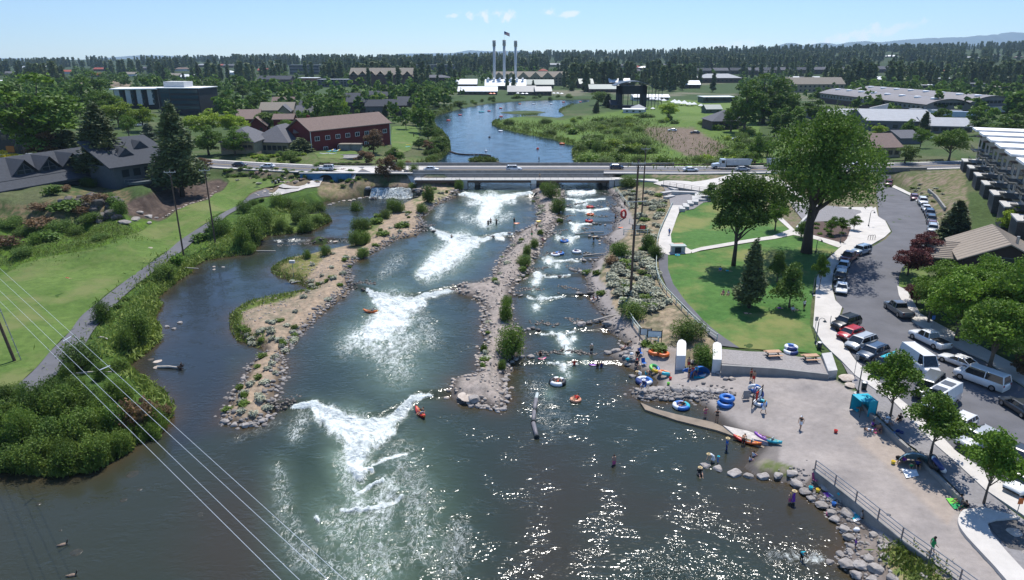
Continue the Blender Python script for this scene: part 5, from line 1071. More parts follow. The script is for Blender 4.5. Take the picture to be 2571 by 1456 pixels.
def house(name,label,x0,x1,base,eave,depth,roof,rh,wm,rm,rz=0.,win=None,group=None,ov=.6,th=.3,cat='building',zb=None,frame=None,glass=None,walls=True,sidewin=None,chim=False):
	EXC.append((x0-6,x1+6,base-1,base+(24 if base<235 else 46)))
	px=(x0+x1)/2; x,y,z=G(px,base) if zb is None else W(px,base,zb)
	w_=(x1-x0)*mpp(x,y,z)/max(.3,abs(math.cos(rz))); h=max(2.2,hrow(y,eave,z))
	e=thing(name,label,cat,(x,y,z),rz,group)
	mb=MB(); mb.box(-w_/2,w_/2,0,depth,-4,h)
	if roof=='gx': mb.add([(s*w_/2,yy,zz) for s in(-1,1) for yy,zz in((0,h),(depth,h),(depth/2,h+rh*.97))],[(0,1,2),(3,5,4)])
	if roof=='gy': mb.add([(xx,yy,zz) for yy in(0,depth) for xx,zz in((-w_/2,h),(w_/2,h),(0,h+rh*.97))],[(0,1,2),(3,5,4)])
	if roof=='arch':
		n=10; pr=[(depth*k/n,h+rh*.97*(1-((2*k/n-1)**2))) for k in range(n+1)]
		for s in(-1,1): mb.add([(s*w_/2,a,b) for a,b in pr],[tuple(range(n+1))])
	mb.build('wall',wm,e)
	r=roofmesh(roof,w_,depth,h,rh,ov,th).build('roof',rm,e)
	if chim: mb=MB(); mb.box(w_*.2-.5,w_*.2+.5,depth*.45-.5,depth*.45+.5,h,h+rh+1.3); mb.build('chimney',wm,r)
	if win:
		rws,cl,ww_,wh=win[:4]; dz=h/rws; windows(e,rws,cl,-w_/2+.4,w_/2-.4,dz*.32,dz,ww_,wh,glass or GLASS,frame)
		if sidewin:
			sd_=1 if x<0 else -1; windows(e,rws,sidewin,.5,depth-.5,dz*.32,dz,ww_,wh,glass or GLASS,None,sd_*w_/2,'side')
	return e,w_,h
BR=mat('brown_siding',(.10,.075,.06),.85,.15,1); DB=mat('dark_board_siding',(.055,.055,.06),.8,.15,1); TANW=mat('tan_siding',(.28,.235,.16),.85,.12,1); GRYW=mat('grey_siding',(.13,.13,.135),.85,.12,1); REDW=mat('barn_red_siding',(.13,.018,.018),.8,.14,2); BRICK=mat('dark_brick',(.09,.06,.05),.9,.2,3); WHTW=mat('white_siding',(.55,.55,.54),.8,.1,1); GRN=mat('green_siding',(.09,.12,.09),.85,.1,1); BLK=mat('black_cladding',(.028,.027,.03),.6,.2,1)
RG=mat('grey_shingles',(.12,.12,.13),.95,.15,1.5,.2); RB=mat('brown_shingles',(.185,.135,.115),.95,.14,1.5,.2); RD=mat('dark_shingles',(.05,.055,.065),.9,.18,1.5,.2); RT=mat('tan_shingles',(.24,.21,.17),.95,.12,1.5,.2); RW=mat('white_metal_roof',(.70,.71,.72),.5,.06,1); RWH=mat('white_membrane_roof',(.78,.77,.75),.8,.08,.6); RGR=mat('green_metal_roof',(.13,.18,.17),.5,.1,1); RLG=mat('light_grey_roof',(.30,.31,.325),.7,.1,.5); RRED=mat('red_roof',(.30,.07,.05),.8,.1,1); RGM=mat('grey_metal_roof',(.20,.21,.22),.5,.08,1)
A_=np.array(G(783,380));B_=np.array(G(981,363)); dd=B_-A_; w_=float(np.hypot(dd[0],dd[1])); z=min(A_[2],B_[2]); h=hrow(A_[1],331,z); c_=(A_+B_)/2
e=thing('red_building','long low barn red building with brown roof and white framed windows above the road','building',(c_[0],c_[1],z),math.atan2(dd[1],dd[0])); EXC.append((740,985,355,400))
MB().box(-w_/2,w_/2,0,13,-3,h).add([(s*w_/2,yy,zz) for s in(-1,1) for yy,zz in((0,h),(13,h),(6.5,h+3.9))],[(0,1,2),(3,5,4)]).build('wall',REDW,e); roofmesh('gx',w_,13,h,4.0,.7,.3).build('roof',RB,e)
windows(e,1,8,-w_/2+.5,w_/2-.5,h*.60,1,1.9,1.3,GLASS,WTRIM); windows(e,1,5,-w_/2+3,w_/2-3,h*.14,1,1.8,1.2,GLASS,WTRIM); MB().box(-w_/2-.12,-w_/2+.12,-.12,0,0,h).box(w_/2-.12,w_/2+.12,-.12,0,0,h).build('corner_board',WTRIM,e)
house('red_building','lower red wing with brown roof and chimney at the left of the long red building',746,786,378,334,14,'gx',4.5,REDW,RB,.12,(1,2,1.8,1.5),frame=WTRIM,chim=True)
house('red_building','small red tower block with brown roof left of the long red building',692,738,345,301,8,'gx',2.0,REDW,RB,.1,(1,2,1.5,1.2),frame=WTRIM)
house('restaurant','grey hip roofed single storey restaurant with windows all round',628,728,386,358,22,'hip',5.5,TANW,RG,-.15,(1,7,1.6,1.7))
house('restaurant','left wing of the grey hip roofed restaurant behind the birches',556,640,386,358,18,'hip',4.5,TANW,RG,.0,(1,6,1.6,1.7))
tags=[(598,650,312,300,20,'gx',4,REDW,RB,.25,'red gabled house with brown roof and roof windows',2),(625,668,332,318,14,'gy',4,REDW,RB,.2,'red gabled annex below the brown roofed red house',2),(655,735,292,278,14,'gx',4,TANW,RT,.1,'tan house with long tan roof left of the street',4),(700,728,300,282,12,'gy',3.5,TANW,RG,.2,'tan gabled house next to the long tan roof',2),(745,788,298,284,12,'gx',3.5,GRN,RG,.1,'green grey gabled house beside the street with the van',3),(684,735,272,262,14,'gx',4,BR,RB,.1,'brown roofed house behind the tan house',4),(700,755,278,268,14,'gx',3,GRYW,RD,.15,'dark roofed house right of the brown roofed one',4),
(872,918,286,258,12,'gx',3,BR,RD,.05,'dark brown house with a red deck umbrella, by the willows',3),(920,972,290,268,12,'gx',3.5,GRYW,RD,.1,'dark grey house with gabled front near the river path',4),(965,1020,280,266,14,'gx',3.5,BR,RD,.15,'dark house with skylights near the river path',4),(1000,1045,268,256,14,'gx',3,BR,RD,.1,'dark shingled house behind the skylight house',4),(868,902,262,248,14,'gx',3.5,BR,RD,.1,'dark roofed house at the end of the willow row',3),(900,950,250,240,14,'gx',3,GRYW,RD,.05,'dark grey house beyond the willows',4),(940,985,252,242,12,'gx',3,BR,RD,.1,'dark brown house left of the round cottonwoods',4),(885,925,272,262,12,'gx',3,GRYW,RD,-.1,'second dark house beside the willows',3),(985,1010,290,280,12,'gy',3,BR,RD,.2,'small dark gabled house by the bank shrubs',2)]
for x0,x1,b,ev,d,rf,rh,wm,rm,rz,lab,nw in tags: house('house',lab,x0,x1,b,ev,d,rf,rh,wm,rm,rz,(1,nw,1.2,1.2),cat='house')
TB=[('office_building','dark glass office block with four floors far left of the road hill',787,802+0,186,166,14,'flat',0,BLK,RGM,0,(3,3,3,1.5)),
('office_building','dark banded office block on the skyline side of the hill road',728,802,187,163,16,'flat',0,GRYW,RGM,0,(3,9,5.5,1.8)),
('apartment_building','huge dark brown apartment block with many gables',880,1036,217,188,22,'gx',7,BRICK,RT,.0,(4,16,1.8,1.8)),
('apartment_building','grey balcony apartment block left of the huge brown one',798,880,218,200,20,'flat',0,GRYW,RGM,.0,(3,10,2.2,1.8)),
('office_building','grey stepped office block among the pines',1038,1140,180,163,18,'flat',0,GRYW,RGM,0,(3,12,2.6,1.8)),
('office_building','brick office with pale flat hip roof right of the huge apartments',1057,1128,213,195,18,'hip',3,BRICK,RG,0,(3,8,3,1.4)),
('hotel_building','long dark roofed lodge left of the orange block',648,730,212,200,18,'gx',4,BR,RD,0,(1,10,1.6,1.5)),
('shop_building','orange and grey block with white roof',750,797,208,196,18,'flat',0,mat('orange_siding',(.28,.13,.07),.8,.1,1),RW,0,(1,4,2,1.6)),
('hotel_building','tan gabled hotel behind the three chimneys',1238,1420,215,194,24,'gx',6,TANW,RT,0,(3,20,1.5,1.6)),
('shop_building','white roofed brick hall left of the chimneys',1144,1197,224,212,18,'gx',5,BRICK,RW,0,(1,5,2,1.6)),
('shop_building','white zigzag roofed market hall on the river bank',1150,1248,238,230,18,'gx',4,BR,RW,0,(1,8,2.4,1.4)),
('powerhouse','dark brick powerhouse with bright white roof under the chimneys',1218,1320,225,216,28,'gx',6,BRICK,RW,0,(1,9,2.4,1.6)),
('shop_building','grey metal roofed shop by the river, right of the market hall',1275,1345,239,231,16,'gx',5,BR,RGM,0,(1,6,2.4,1.4)),
('shop_building','small grey gabled riverside shop with umbrellas',1345,1385,240,230,14,'gx',4,BRICK,RGM,.1,(1,4,2,1.6)),
('shop_building','green metal roofed shop hall behind the riverside trees',1320,1390,222,213,18,'gx',5,BR,RGR,0,(1,6,2,1.6)),
('shop_building','long green roofed hall left of the stage',1480,1555,232,224,18,'gx',4,BRICK,RGR,0,(1,6,2,1.6)),
('shop_building','pale roofed hall behind the stage',1530,1582,218,207,18,'gx',4,BRICK,RW,0,(1,4,2,1.6)),
('shop_building','dark gabled hall left of the stage area',1455,1490,222,211,16,'gx',5,BR,RGR,.1,(1,3,2,1.6)),
('civic_building','long white roofed brick building on the slope behind the tents',1755,1862,208,196,26,'hip',5,BRICK,RLG,.05,(1,10,2,1.6)),
('shop_building','white roofed brick shed right of the tents',1716,1758,222,213,18,'gx',4,BRICK,RW,0,(1,4,2,1.5)),
('school_building','tan gabled school wing with a long tan roof behind the big cottonwoods',1978,2120,232,212,20,'gx',6,TANW,RT,.05,(2,12,1.8,1.6)),
('house','brown gabled pavilion roof on the hillside row',1905,1905+40,190,183,12,'gx',3,BR,RD,0,(1,3,1.5,1.2))]
for nm,lab,x0,x1,b,ev,d,rf,rh,wm,rm,rz,win in TB:
	e,w_,h=house(nm,lab,x0,x1,b,ev,d,rf,rh,wm,rm,rz,win,frame=None)
	if nm=='apartment_building' and rf=='gx':
		for k in range(7):
			x=-w_/2+w_*(k+.5)/7; mb=MB(); mb.add([(x-6,-2.5,h*.86),(x+6,-2.5,h*.86),(x,-2.5,h+4.2),(x-6,10,h*.86),(x+6,10,h*.86),(x,10,h+4.2)],[(0,2,5,3),(1,4,5,2)]); mb.build('dormer_roof',RT,e); mb=MB(); mb.box(x-5,x+5,-2,1,-2,h*.9); mb.build('bay',BRICK,e)
	if nm=='hotel_building' and 'chimneys' in lab:
		for k in range(6):
			x=-w_/2+w_*(k+.5)/6; mb=MB(); mb.add([(x-7,-2,h*.95),(x+7,-2,h*.95),(x,-2,h+6),(x-7,10,h*.95),(x+7,10,h*.95),(x,10,h+6)],[(0,2,5,3),(1,4,5,2),(0,1,2)]); mb.build('dormer_roof',TANW,e)
	if nm=='powerhouse':
		for k in range(7): mb=MB(); x=-w_/2+w_*(k+.5)/7; mb.box(x-.9,x+.9,9,11,h+3,h+7.2); mb.add([(x-1.4,8.6,h+7.2),(x+1.4,8.6,h+7.2),(x+1.4,11.4,h+7.2),(x-1.4,11.4,h+7.2),(x,10,h+8.4)],[(0,1,4),(1,2,4),(2,3,4),(3,0,4)]); mb.build('roof_vent',RW,e)
xs_,ys_,zs_=G(1265,222)
STK=mat('stack_steel',(.42,.44,.47),.55,.08,.1)
for i,(px,top,lab) in enumerate([(1241,101,'tall silver chimney, left one of three'),(1266,100,'tall silver chimney with a flagpole, middle of three'),(1294.5,102,'tall silver chimney, right one of three')]):
	y=ys_+8; x=xw(px,y,30); h=hrow(y,top,zs_)
	e=thing('chimney_stack',lab,'chimney',(x,y,zs_),0,'three power station chimneys')
	MB().lathe([(0,0),(1.55,0),(1.45,h*.5),(1.4,h-6),(0,h-6)],14).build('shaft',STK,e,True)
	mb=MB().lathe([(1.42,h-6),(1.75,h-6),(1.75,h),(1.2,h),(1.2,h-1)],14); mb.build('cap',mat('stack_cap_lattice',(.22,.23,.24),.6,.4,.8),e,True)
	if i==1:
		g=thing('flagpole','flagpole with a waving stars and stripes flag on top of the middle chimney','flag',(x,y,zs_+h-1))
		MB().tube([(0,0,0),(0,0,10)],[.12,.06],6).build('pole',WTRIM,g)
		nx,nz=14,8; vs=[];fs=[];ms=[]
		for b_ in range(nz+1):
			for a_ in range(nx+1): vs.append((a_*.42,math.sin(a_*.9)*.35,9.8-b_*.42-a_*.16-.0*a_))
		mb=MB(); mb.add(vs,[]);
		for b_ in range(nz):
			for a_ in range(nx):
				k=b_*(nx+1)+a_; mb.f.append([k,k+1,k+nx+2,k+nx+1]); mb.mi.append(2 if (a_<6 and b_<5) else b_%2)
		mb.build('flag',[mat('flag_red',(.45,.03,.04),.8),mat('flag_white',(.7,.7,.7),.8),mat('flag_blue',(.03,.04,.16),.8)],g)
x,y,z=G(1586,272)
w_=(1622-1550)*mpp(x,y,z); h=hrow(y,216,z)
e=thing('stage','tall black open air stage with an arched canopy roof','stage',(x,y,z))
BST=mat('stage_black',(.02,.022,.028),.7)
for s in(-1,1): mb=MB(); mb.box(s*w_/2-3.2 if s>0 else -w_/2,w_/2 if s>0 else -w_/2+3.2,0,10,0,h); mb.build('tower',BST,e)
mb=MB(); mb.box(-w_/2,w_/2,0,10,h-5.5,h); mb.build('beam',BST,e)
mb=MB()
for k in range(4): mb.tube([(-w_/2+5+k*(w_-10)/3,8,0),(-w_/2+5+k*(w_-10)/3,8,h-5)],.25,6)
for k in range(5): mb.tube([(w_/2+3+k*2.4,9,0),(w_/2+3+k*2.4,9,h-1)],.2,5)
mb.build('truss',BST,e)
mb=roofmesh('arch',16,w_+6,0,3.,0,.4); mb.v=[(v[1]-(w_+6)/2,v[0]+5,v[2]+h) for v in mb.v]; mb.build('canopy',mat('stage_canopy',(.08,.10,.125),.5,.1,1),e)
mb=MB(); mb.box(-w_/2+3,w_/2-3,2,9,0,1.8); mb.build('platform',BST,e)
TW=mat('tent_white',(.80,.79,.77),.7,.04,2)
e,_,_=house('event_marquee','long white roofed event marquee behind the amphitheatre lawn',1590,1680,252,246,14,'gx',2,WHTW,TW,0,(1,14,2,1.8))
for i,(px,py,wp) in enumerate([(1640,250,16),(1654,251,16),(1668,253,14),(1695,258,18),(1706,261,20),(1720,262,20),(1733,263,16),(1744,262,14),(1761,265,12),(1795,271,10),(1640,382-110,10),(1637-250,262-4,6)]):
	x,y,z=G(px,py+4); w_=wp*mpp(x,y,z); e=thing('peak_tent','white peaked tent standing in the row beyond the amphitheatre lawn','tent',(x,y,z),0,'white peaked tents'); h=w_*.28
	mb=MB(); mb.add([(-w_/2,0,h),(w_/2,0,h),(w_/2,w_,h),(-w_/2,w_,h),(0,w_/2,h+w_*.38)],[(0,1,4),(1,2,4),(2,3,4),(3,0,4)]); mb.build('canopy',TW,e)
	mb=MB(); [mb.box(a-.12,a+.12,b-.12,b+.12,0,h) for a in(-w_/2+.2,w_/2-.2) for b in(.2,w_-.2)]; mb.build('poles',DARKM,e)
house('grandstand','long grandstand with a pale flat canopy',1766,1846,258,244,14,'flat',0,GRN,RW,0.08,(1,12,3.5,2.2))
house('park_pavilion','brick park pavilion with a grey brown hip roof beside the cottonwoods',1787,1872,325,305,16,'hip',5,BR,RG,.05,(1,6,1.6,1.8),chim=True)
house('shed','small shed with green roof beside the park road',1773,1812,284,277,9,'gx',2.5,GRN,RGR,.1,(1,2,1.4,1.2))
house('shed','dark gabled shed left of the stage base',1534,1560,272,264,10,'gx',3,BR,RD,.1,(1,2,1.4,1.2))
house('shed','low white roofed kitchen shed in front of the stage',1565,1615,284,279,8,'flat',0,WHTW,RW,-.2,(1,3,1.4,1.))
house('shed','grey roofed ticket hut right of the stage base',1590,1622,281,274,9,'hip',2.5,WHTW,RLG,.0,(1,2,1.4,1.2))
GMW=mat('grey_metal_wall',(.20,.19,.185),.6,.1,.5)
for lab,px,py,L_,d,rz,h,rh in [('nearer, left one of the two long arched roof halls',2322,291,125,27,-1.50,6.2,3.2),('farther, right one of the two long arched roof halls',2432,286,130,28,-1.50,6.4,3.8)]:
	x,y,z=G(px,py); e=thing('arched_hall',lab+' at the right','building',(x,y,z),rz,'arched roof halls')
	mb=MB(); mb.box(-L_,0,0,d,-2,h*.5); mb.build('brick_base',BRICK,e); mb=MB(); mb.box(-L_,0,.05,d,h*.5,h)
	n=12; pr=[(d*k/n,h+rh*.97*(1-((2*k/n-1)**2))) for k in range(n+1)]; mb.add([(0,a,b) for a,b in pr],[tuple(range(n+1))]); mb.build('wall',GMW,e)
	r=roofmesh('arch',L_,d,h,rh,1.,.3); r.v=[(v[0]-L_/2,v[1],v[2]) for v in r.v]; rr_=r.build('roof',mat('brown_grey_metal_roof',(.17,.155,.155),.55,.06,.3),e)
	for k in range(8):
		q=MB().lathe([(0,0),(2,0),(2,.9),(1.6,1.3),(0,1.4)],12); q.build('roof_vent',RW,rr_,True,(-L_+L_*(k+.6)/8,d*.3,h+rh*.80))
	windows(e,1,28,-L_+1,-1,h*.62,1,1.8,1.3,GLASS,y=-.02); windows(e,1,8,4,d-4,h*.95,1,2,1.6,GLASS,None,.05,'side')
for lab,x0,x1,b,ev,d,rz,rf,rh in [('low school block with a pale grey roof, left part',2066,2200,308,292,34,-.15,'gx',2.5),('school block with broad grey roof behind the pine',2180,2340,330,305,40,-.22,'gx',4),('small grey roofed school annex at the right',2325,2430,335,318,22,-.25,'gx',3)]:
	house('school_building',lab,x0,x1,b,ev,d,rf,rh,GRYW,RLG,rz,(1,6,2.2,1.6))
x,y,z=G(2195,316); e=thing('tilted_wall_tower','pale slanting wall tower of the school entrance','tower',(x,y,z))
mb=MB(); mb.add([(-5,0,0),(4,0,0),(5.5,0,11),(-3.5,0,9),(-5,1,0),(4,1,0),(5.5,1,11),(-3.5,1,9)],[(0,1,2,3),(7,6,5,4),(3,2,6,7),(1,5,6,2),(0,3,7,4)]); mb.build('wall',CONCL,e); mb=MB(); mb.box(-5.5,-1,-.1,1.1,0,1.); mb.build('base',CONCD,e)
for i,(px,py,L_,c,rz) in enumerate([(2508,286,13,WHTW,-.12),(2320,291,16,WHTW,-.15),(2375,295,16,WHTW,-.15),(2420,299,16,mat('pale_blue_panel',(.45,.52,.62),.6,.05,1),-.15),(2435,282,9,mat('blue_box_panel',(.2,.3,.45),.6),-.1)]):
	x,y,z=G(px,py); e=thing('box_trailer','long pale box trailer parked behind the school roofs','trailer',(x,y,z),rz,'parked box trailers'); MB().box(-L_/2,L_/2,0,2.6,1.1,4).build('box',c,e)
	mb=MB(); [mb.lathe([(0,-.15),(.5,-.15),(.5,.15),(0,.15)],10,T=Matrix.Translation((xx,.2,.5))@Matrix.Rotation(R(90),4,'X')) for xx in (L_/2-1,L_/2-2.2,-L_/2+1.5)]; mb.build('wheels',DARKM,e)
house('fire_lodge','brown two tier roofed house below the school, behind the huge cottonwood',2188,2262,396,372,16,'gx',4,TANW,RB,.1,(1,4,1.6,1.5))
house('garage','plain grey roofed house right of the two tier brown one',2258,2312,362,350,14,'gx',2.5,GRYW,RG,.1,None)
for i in range(9): house('hillside_house','dark roofed hillside house in the long row before the pine slope',1750+i*42,1786+i*42,187+(i%2)*2-i*.4,178-i*.4,14,'gx',4,BR,[RD,RG][i%2],0,(1,3,2,1.6),'hillside house row',cat='house')
for i in range(5): house('hillside_house','grey gabled house of the upper row right of the school wing',2145+i*42,2180+i*42,184-i*1.,175-i*1.,13,'gx',4.5,BR,RG,0,(1,3,2,1.6),'upper hillside house row',cat='house')
for i in range(4): house('terrace_house','small white peaked roof in the row behind the tan school wing',1985+i*26 if i<3 else 2185,2008+i*26 if i<3 else 2225,206,200,12,'gx',3.5,BR,RW if i!=1 else RG,0,(1,3,2,1.6),'row behind the school wing',cat='house')
for i,(a,b,c,m_) in enumerate([(2310,2360,222,RW),(2420,2480,218,RGM),(2500,2560,226,RT),(2350,2400,205,RW)]): house('office_building',['white roofed low office among the right pines','grey roofed low office among the right pines','tan flat roofed office near the right edge','small white roofed block high among the right pines'][i],a,b,c,c-8,16,'flat',0,GRYW,m_,0,(1,6,3,1.6))
rr=random.Random(5)
for i in range(46):
	px=rr.choice([rr.uniform(0,700),rr.uniform(0,1200),rr.uniform(1350,1700),rr.uniform(2100,2571)]); py=rr.uniform(168,200) if px<1200 else rr.uniform(166,186)
	if 720<px<1140 and py>175: continue
	w_=rr.uniform(16,34); house('town_house','small distant roof showing between the town trees',px-w_/2,px+w_/2,py,py-5,12,rr.choice(['gx','hip']),3.2,rr.choice([TANW,GRYW,BR,WHTW]),rr.choice([RG,RT,RW,RB,RLG,RRED,RG]),rr.uniform(-.3,.3),None,'distant town houses',cat='house')
EXC.append((280,525,250,350)); EXC.append((2050,2540,262,330)); EXC.append((1540,1640,262,310))
x,y,z=G(455,288); w1=(500-392)*mpp(x,y,z); h=hrow(y,222,z)
e=thing('office_block','black five storey office block with white roof terraces','building',(xw(455,y,8),y,z),-.12)
mb=MB(); mb.box(-w1/2,w1/2,0,20,-2,h); mb.build('wall',BLK,e); mb=MB(); mb.box(-w1/2-.4,w1/2+.4,-.4,20.4,h,h+.4); r=mb.build('roof',RWH,e); mb=MB(); mb.box(-w1/2+1,w1*.05,5,14,h+.402,h+3.4); mb.build('penthouse',WHTW,r)
windows(e,4,9,-w1*.2,w1/2-.6,h*.22,h*.2,1.9,1.7,GLASSB); windows(e,4,2,-w1*.42,-w1*.24,h*.24,h*.2,3.2,2.6,GLASSB)
x2,y2,z2=G(345,272); w2=(396-296)*mpp(x2,y2,z2); h2=hrow(y2,220,z2)
e=thing('office_block','white finned wing of the black office block','building',(xw(346,y2,8),y2,z2),.22)
mb=MB(); mb.box(-w2/2,w2/2,1.5,18,-2,h2-1); mb.build('wall',BLK,e); MB().box(-w2/2-1,w2/2+1,-2,18,h2-1,h2-.4).build('roof',RWH,e)
for k in range(4): MB().box(-w2/2+w2*(k+.15)/4,-w2/2+w2*(k+.6)/4,-.4,1.5,2,h2-1).build('fin_panel',WHTW,e);
windows(e,3,4,-w2/2+2,w2/2+1,h2*.25,h2*.25,1.4,2.0,GLASSB,y=-.45)
def gable_hall():
	A_=np.array(W(48,457,10.6)); B_=np.array(W(262,421,10.6)); dd=B_-A_; L_=float(np.hypot(dd[0],dd[1])); u_=dd/L_; c_=A_-u_*5
	w_=L_+9; c_=c_+u_*w_/2; z=5.6; e=thing('gabled_hall','dark grey community building with three big glazed gables','building',(c_[0]-u_[1]*3.6,c_[1]+u_[0]*3.6,z),math.atan2(dd[1],dd[0]))
	d=13; h=5.0
	mb=MB(); mb.box(-w_/2,w_/2,0,d,-5,h); mb.build('wall',mat('blue_grey_siding',(.075,.088,.10),.8,.12,1),e)
	r=roofmesh('gx',w_,d,h,4.6,1.,.3).build('roof',RD,e)
	for k in range(3):
		cx=-w_/2+9.5+k*(w_-13)/3; mb=MB(); a=w_*.115; mb.add([(cx-a,-.2,h+.9),(cx,-.6,h+4.6),(cx+a,-.2,h+.9),(cx,8,h+4.8)],[(0,1,3),(1,2,3)]); mb.v=[(v[0],v[1],v[2]) for v in mb.v]; g=mb.build('gable_roof',RD,e)
		mb=MB(); mb.add([(cx-a*.86,.5,h+.8),(cx+a*.86,.5,h+.8),(cx,.5,h+4.1)],[(0,1,2)]); mb.build('gable_wall',_M['blue_grey_siding'],e)
		mb=MB(); mb.add([(cx-1.7,.3,h+1.0),(cx+1.7,.3,h+1.0),(cx+1.7,.3,h+2.0),(cx,.3,h+3.5),(cx-1.7,.3,h+2.0)],[(0,1,2,3,4)]); wn=mb.build('gable_window',GLASS,e)
		mb=MB(); mb.box(cx-.06,cx+.06,.2,.29,h+1.0,h+3.4); mb.box(cx-1.7,cx+1.7,.2,.29,h+1.95,h+2.05); mb.build('mullion',GRYW,wn)
	mb=MB(); mb.add([(-w_/2-1,-4.4,h-1.3),(w_/2+1,-4.4,h-1.3),(w_/2+1,0,h+.6),(-w_/2-1,0,h+.6),(-w_/2-1,-4.4,h-1.6),(w_/2+1,-4.4,h-1.6)],[(0,1,2,3),(4,5,1,0)]); mb.build('lean_to_roof',RD,e)
	mb=MB(); mb.box(-w_/2,w_/2,-3.6,-.05,-5,h-1.5); mb.build('lean_to_wall',_M['blue_grey_siding'],e); windows(e,1,12,-w_/2+2,w_/2-2,h-3.4,1,2.6,1.3,GLASS,y=-3.62)
	return e
gable_hall()
A_=np.array(W(322,418,12.4)); B_=np.array(W(411,401,12.4)); dd=B_-A_; z=7.2; e=thing('deck_hall','dark building with big sloping shingle roof and a round deck','building',((A_[0]+B_[0])/2-1,(A_[1]+B_[1])/2,z),math.atan2(dd[1],dd[0])-.25); e.scale=(.74,.62,.86)
mb=MB(); mb.box(-11,13,0,18,-4,6); mb.build('wall',_M['blue_grey_siding'],e)
r=MB(); r.add([(-13,-1.5,6),(14.5,-1.5,6),(12,19,13),(-13,19,13),(-13,-1.5,5.6),(14.5,-1.5,5.6),(12,19,12.6),(-13,19,12.6)],[(0,1,2,3),(4,5,1,0),(5,6,2,1),(7,4,0,3),(7,6,5,4)]); r=r.build('roof',RD,e)
for cx,yy in ((-3,5),(5,9)): mb=MB(); zz=6+(yy+1.5)*7/20.5; mb.add([(cx-3,yy,zz+.1),(cx+3,yy,zz+.1),(cx,yy,zz+2.4),(cx,yy+6.5,zz+2.6)],[(0,1,2),(0,2,3),(1,3,2)]); mb.build('dormer',RD,r)
windows(e,1,5,-9,12,2.6,1,2.6,2.2,GLASS)
mb=MB(); pts=[(9*math.cos(t)*1.2,-6*abs(math.sin(t)) if t<0 else 0) for t in np.linspace(-math.pi,0,12)]; mb.prism([(p[0]+3,p[1]-.02) for p in pts],.2,1.0); mb.build('deck',mat('blue_grey_deck',(.09,.11,.12),.8,.1,1),e)
mb=MB(); mb.prism([(p[0]*.9+3,p[1]*.9-.02) for p in pts],-4,.2); mb.build('deck_base',DB,e); mb=MB(); mb.tube([(p[0]+3,p[1],1.9) for p in pts],.05,5); [mb.tube([(p[0]+3,p[1],1),(p[0]+3,p[1],1.9)],.04,4) for p in pts]; mb.build('deck_rail',GALV,e)
for lab,x0,x1,b,ev,d in [('dark house with orange panels at the left edge',-20,60,390,330,14),('dark box house with pale roof at the left edge',-40,18,330,290,12),('low pale roofed building far left',-40,50,215,203,16)]:
	e,w_,h=house('dark_house',lab,x0,x1,b,ev,d,'flat',0,BLK,RG if 'orange' in lab else RWH,0,(2,3,1.8,1.6),cat='house')
	if 'orange' in lab: MB().box(0,w_*.25,-.12,0,1.,3.2).build('panel',mat('orange_panel',(.40,.13,.02),.7),e)
x0_,y0_=G(2432,545)[:2]
TH=mat('townhouse_wall',(.34,.31,.26),.85,.1,1); STN=mat('dark_stone_cladding',(.085,.08,.078),.9,.3,3,.3)
zt=5.5
P0=np.array([xw(2452,205,12),205.]); P1=np.array([xw(2640,118,12),118.]); dv=(P1-P0)/7; ang=math.atan2(dv[1],dv[0]); L_=np.linalg.norm(dv)
for i in range(7):
	o=P0+dv*i
	e=thing('townhouse','tan townhouse with white flat roof and dark balconies, %s of the row'%['farthest','second farthest','third farthest','middle','third nearest','second nearest','nearest'][i],'house',(o[0],o[1],zt-1.5),ang,'stepped townhouse row')
	W_=L_*.96; s=-1
	mb=MB(); mb.box(0,W_,0,14,0,15); mb.build('wall',TH,e)
	r=MB().box(-.2,W_*.62,-2.4,14,15.,15.5).box(W_*.62,W_+.2,-1.2,14,14.4,14.9).build('roof',RWH,e)
	mb=MB(); mb.box(.1,W_*.5,-3.4,0,-2,6); mb.build('stone_bay',STN,e); mb=MB(); mb.box(0,W_*.52,-3.6,.0,6.,6.3); mb.build('bay_cap',CONCL,e)
	for z_ in (6.6,9.8):
		mb=MB(); mb.box(W_*.45,W_*.98,-2.6,0,z_,z_+.18); bl=mb.build('balcony',DARKM,e); mb=MB()
		for q in np.linspace(W_*.45,W_*.98,7): mb.tube([(q,-2.55,z_+.18),(q,-2.55,z_+1.2)],.04,4)
		mb.tube([(W_*.45,-2.55,z_+1.2),(W_*.98,-2.55,z_+1.2)],.05,4); mb.build('railing',DARKM,bl)
		w_=MB().box(W_*.55,W_*.9,-.06,.02,z_+.3,z_+2.5).build('window',GLASS,e); MB().box(W_*.1,W_*.32,-.06,.02,z_+.4,z_+2.3).build('window',GLASS,e)
		MB().box(W_*.545,W_*.55,-.1,.02,z_+.3,z_+2.5).build('frame',WTRIM,w_)
	mb=MB(); mb.box(W_*.02,W_*.3,-1.2,0,13.,13.15); mb.build('awning',STEEL,e)
x,y,z=G(2500,700); e=thing('gabled_house','brown house with a ribbed tan brown roof and one square gable window','house',(xw(2520,y,5),y,z-.9),-.42); e.scale=(.70,.72,.70)
hh=5
mb=MB(); mb.box(-9,9,0,20,-2,hh); mb.add([(-9,0,hh),(9,0,hh),(0,0,hh+4.8)],[(0,1,2)]); mb.build('wall',mat('dark_brown_siding',(.045,.03,.028),.85,.1,1),e)
RIB=mat('ribbed_tan_roof',(.27,.225,.18),.8,.1,1)
r=roofmesh('gy',18,20,hh,5.0,1.2,.25).build('roof',RIB,e)
mb=MB();
for k in range(11):
	for s in(-1,1): yy=-1+k*2.1; mb.tube([(s*10.1,yy,hh+.27),(0,yy,hh+5.3)],.09,4)
mb.build('roof_rib',mat('roof_rib_tan',(.33,.28,.23),.8),r); MB().tube([(3,7,hh+3),(3,7,hh+5.6)],.35,8).build('flue',GALV,r)
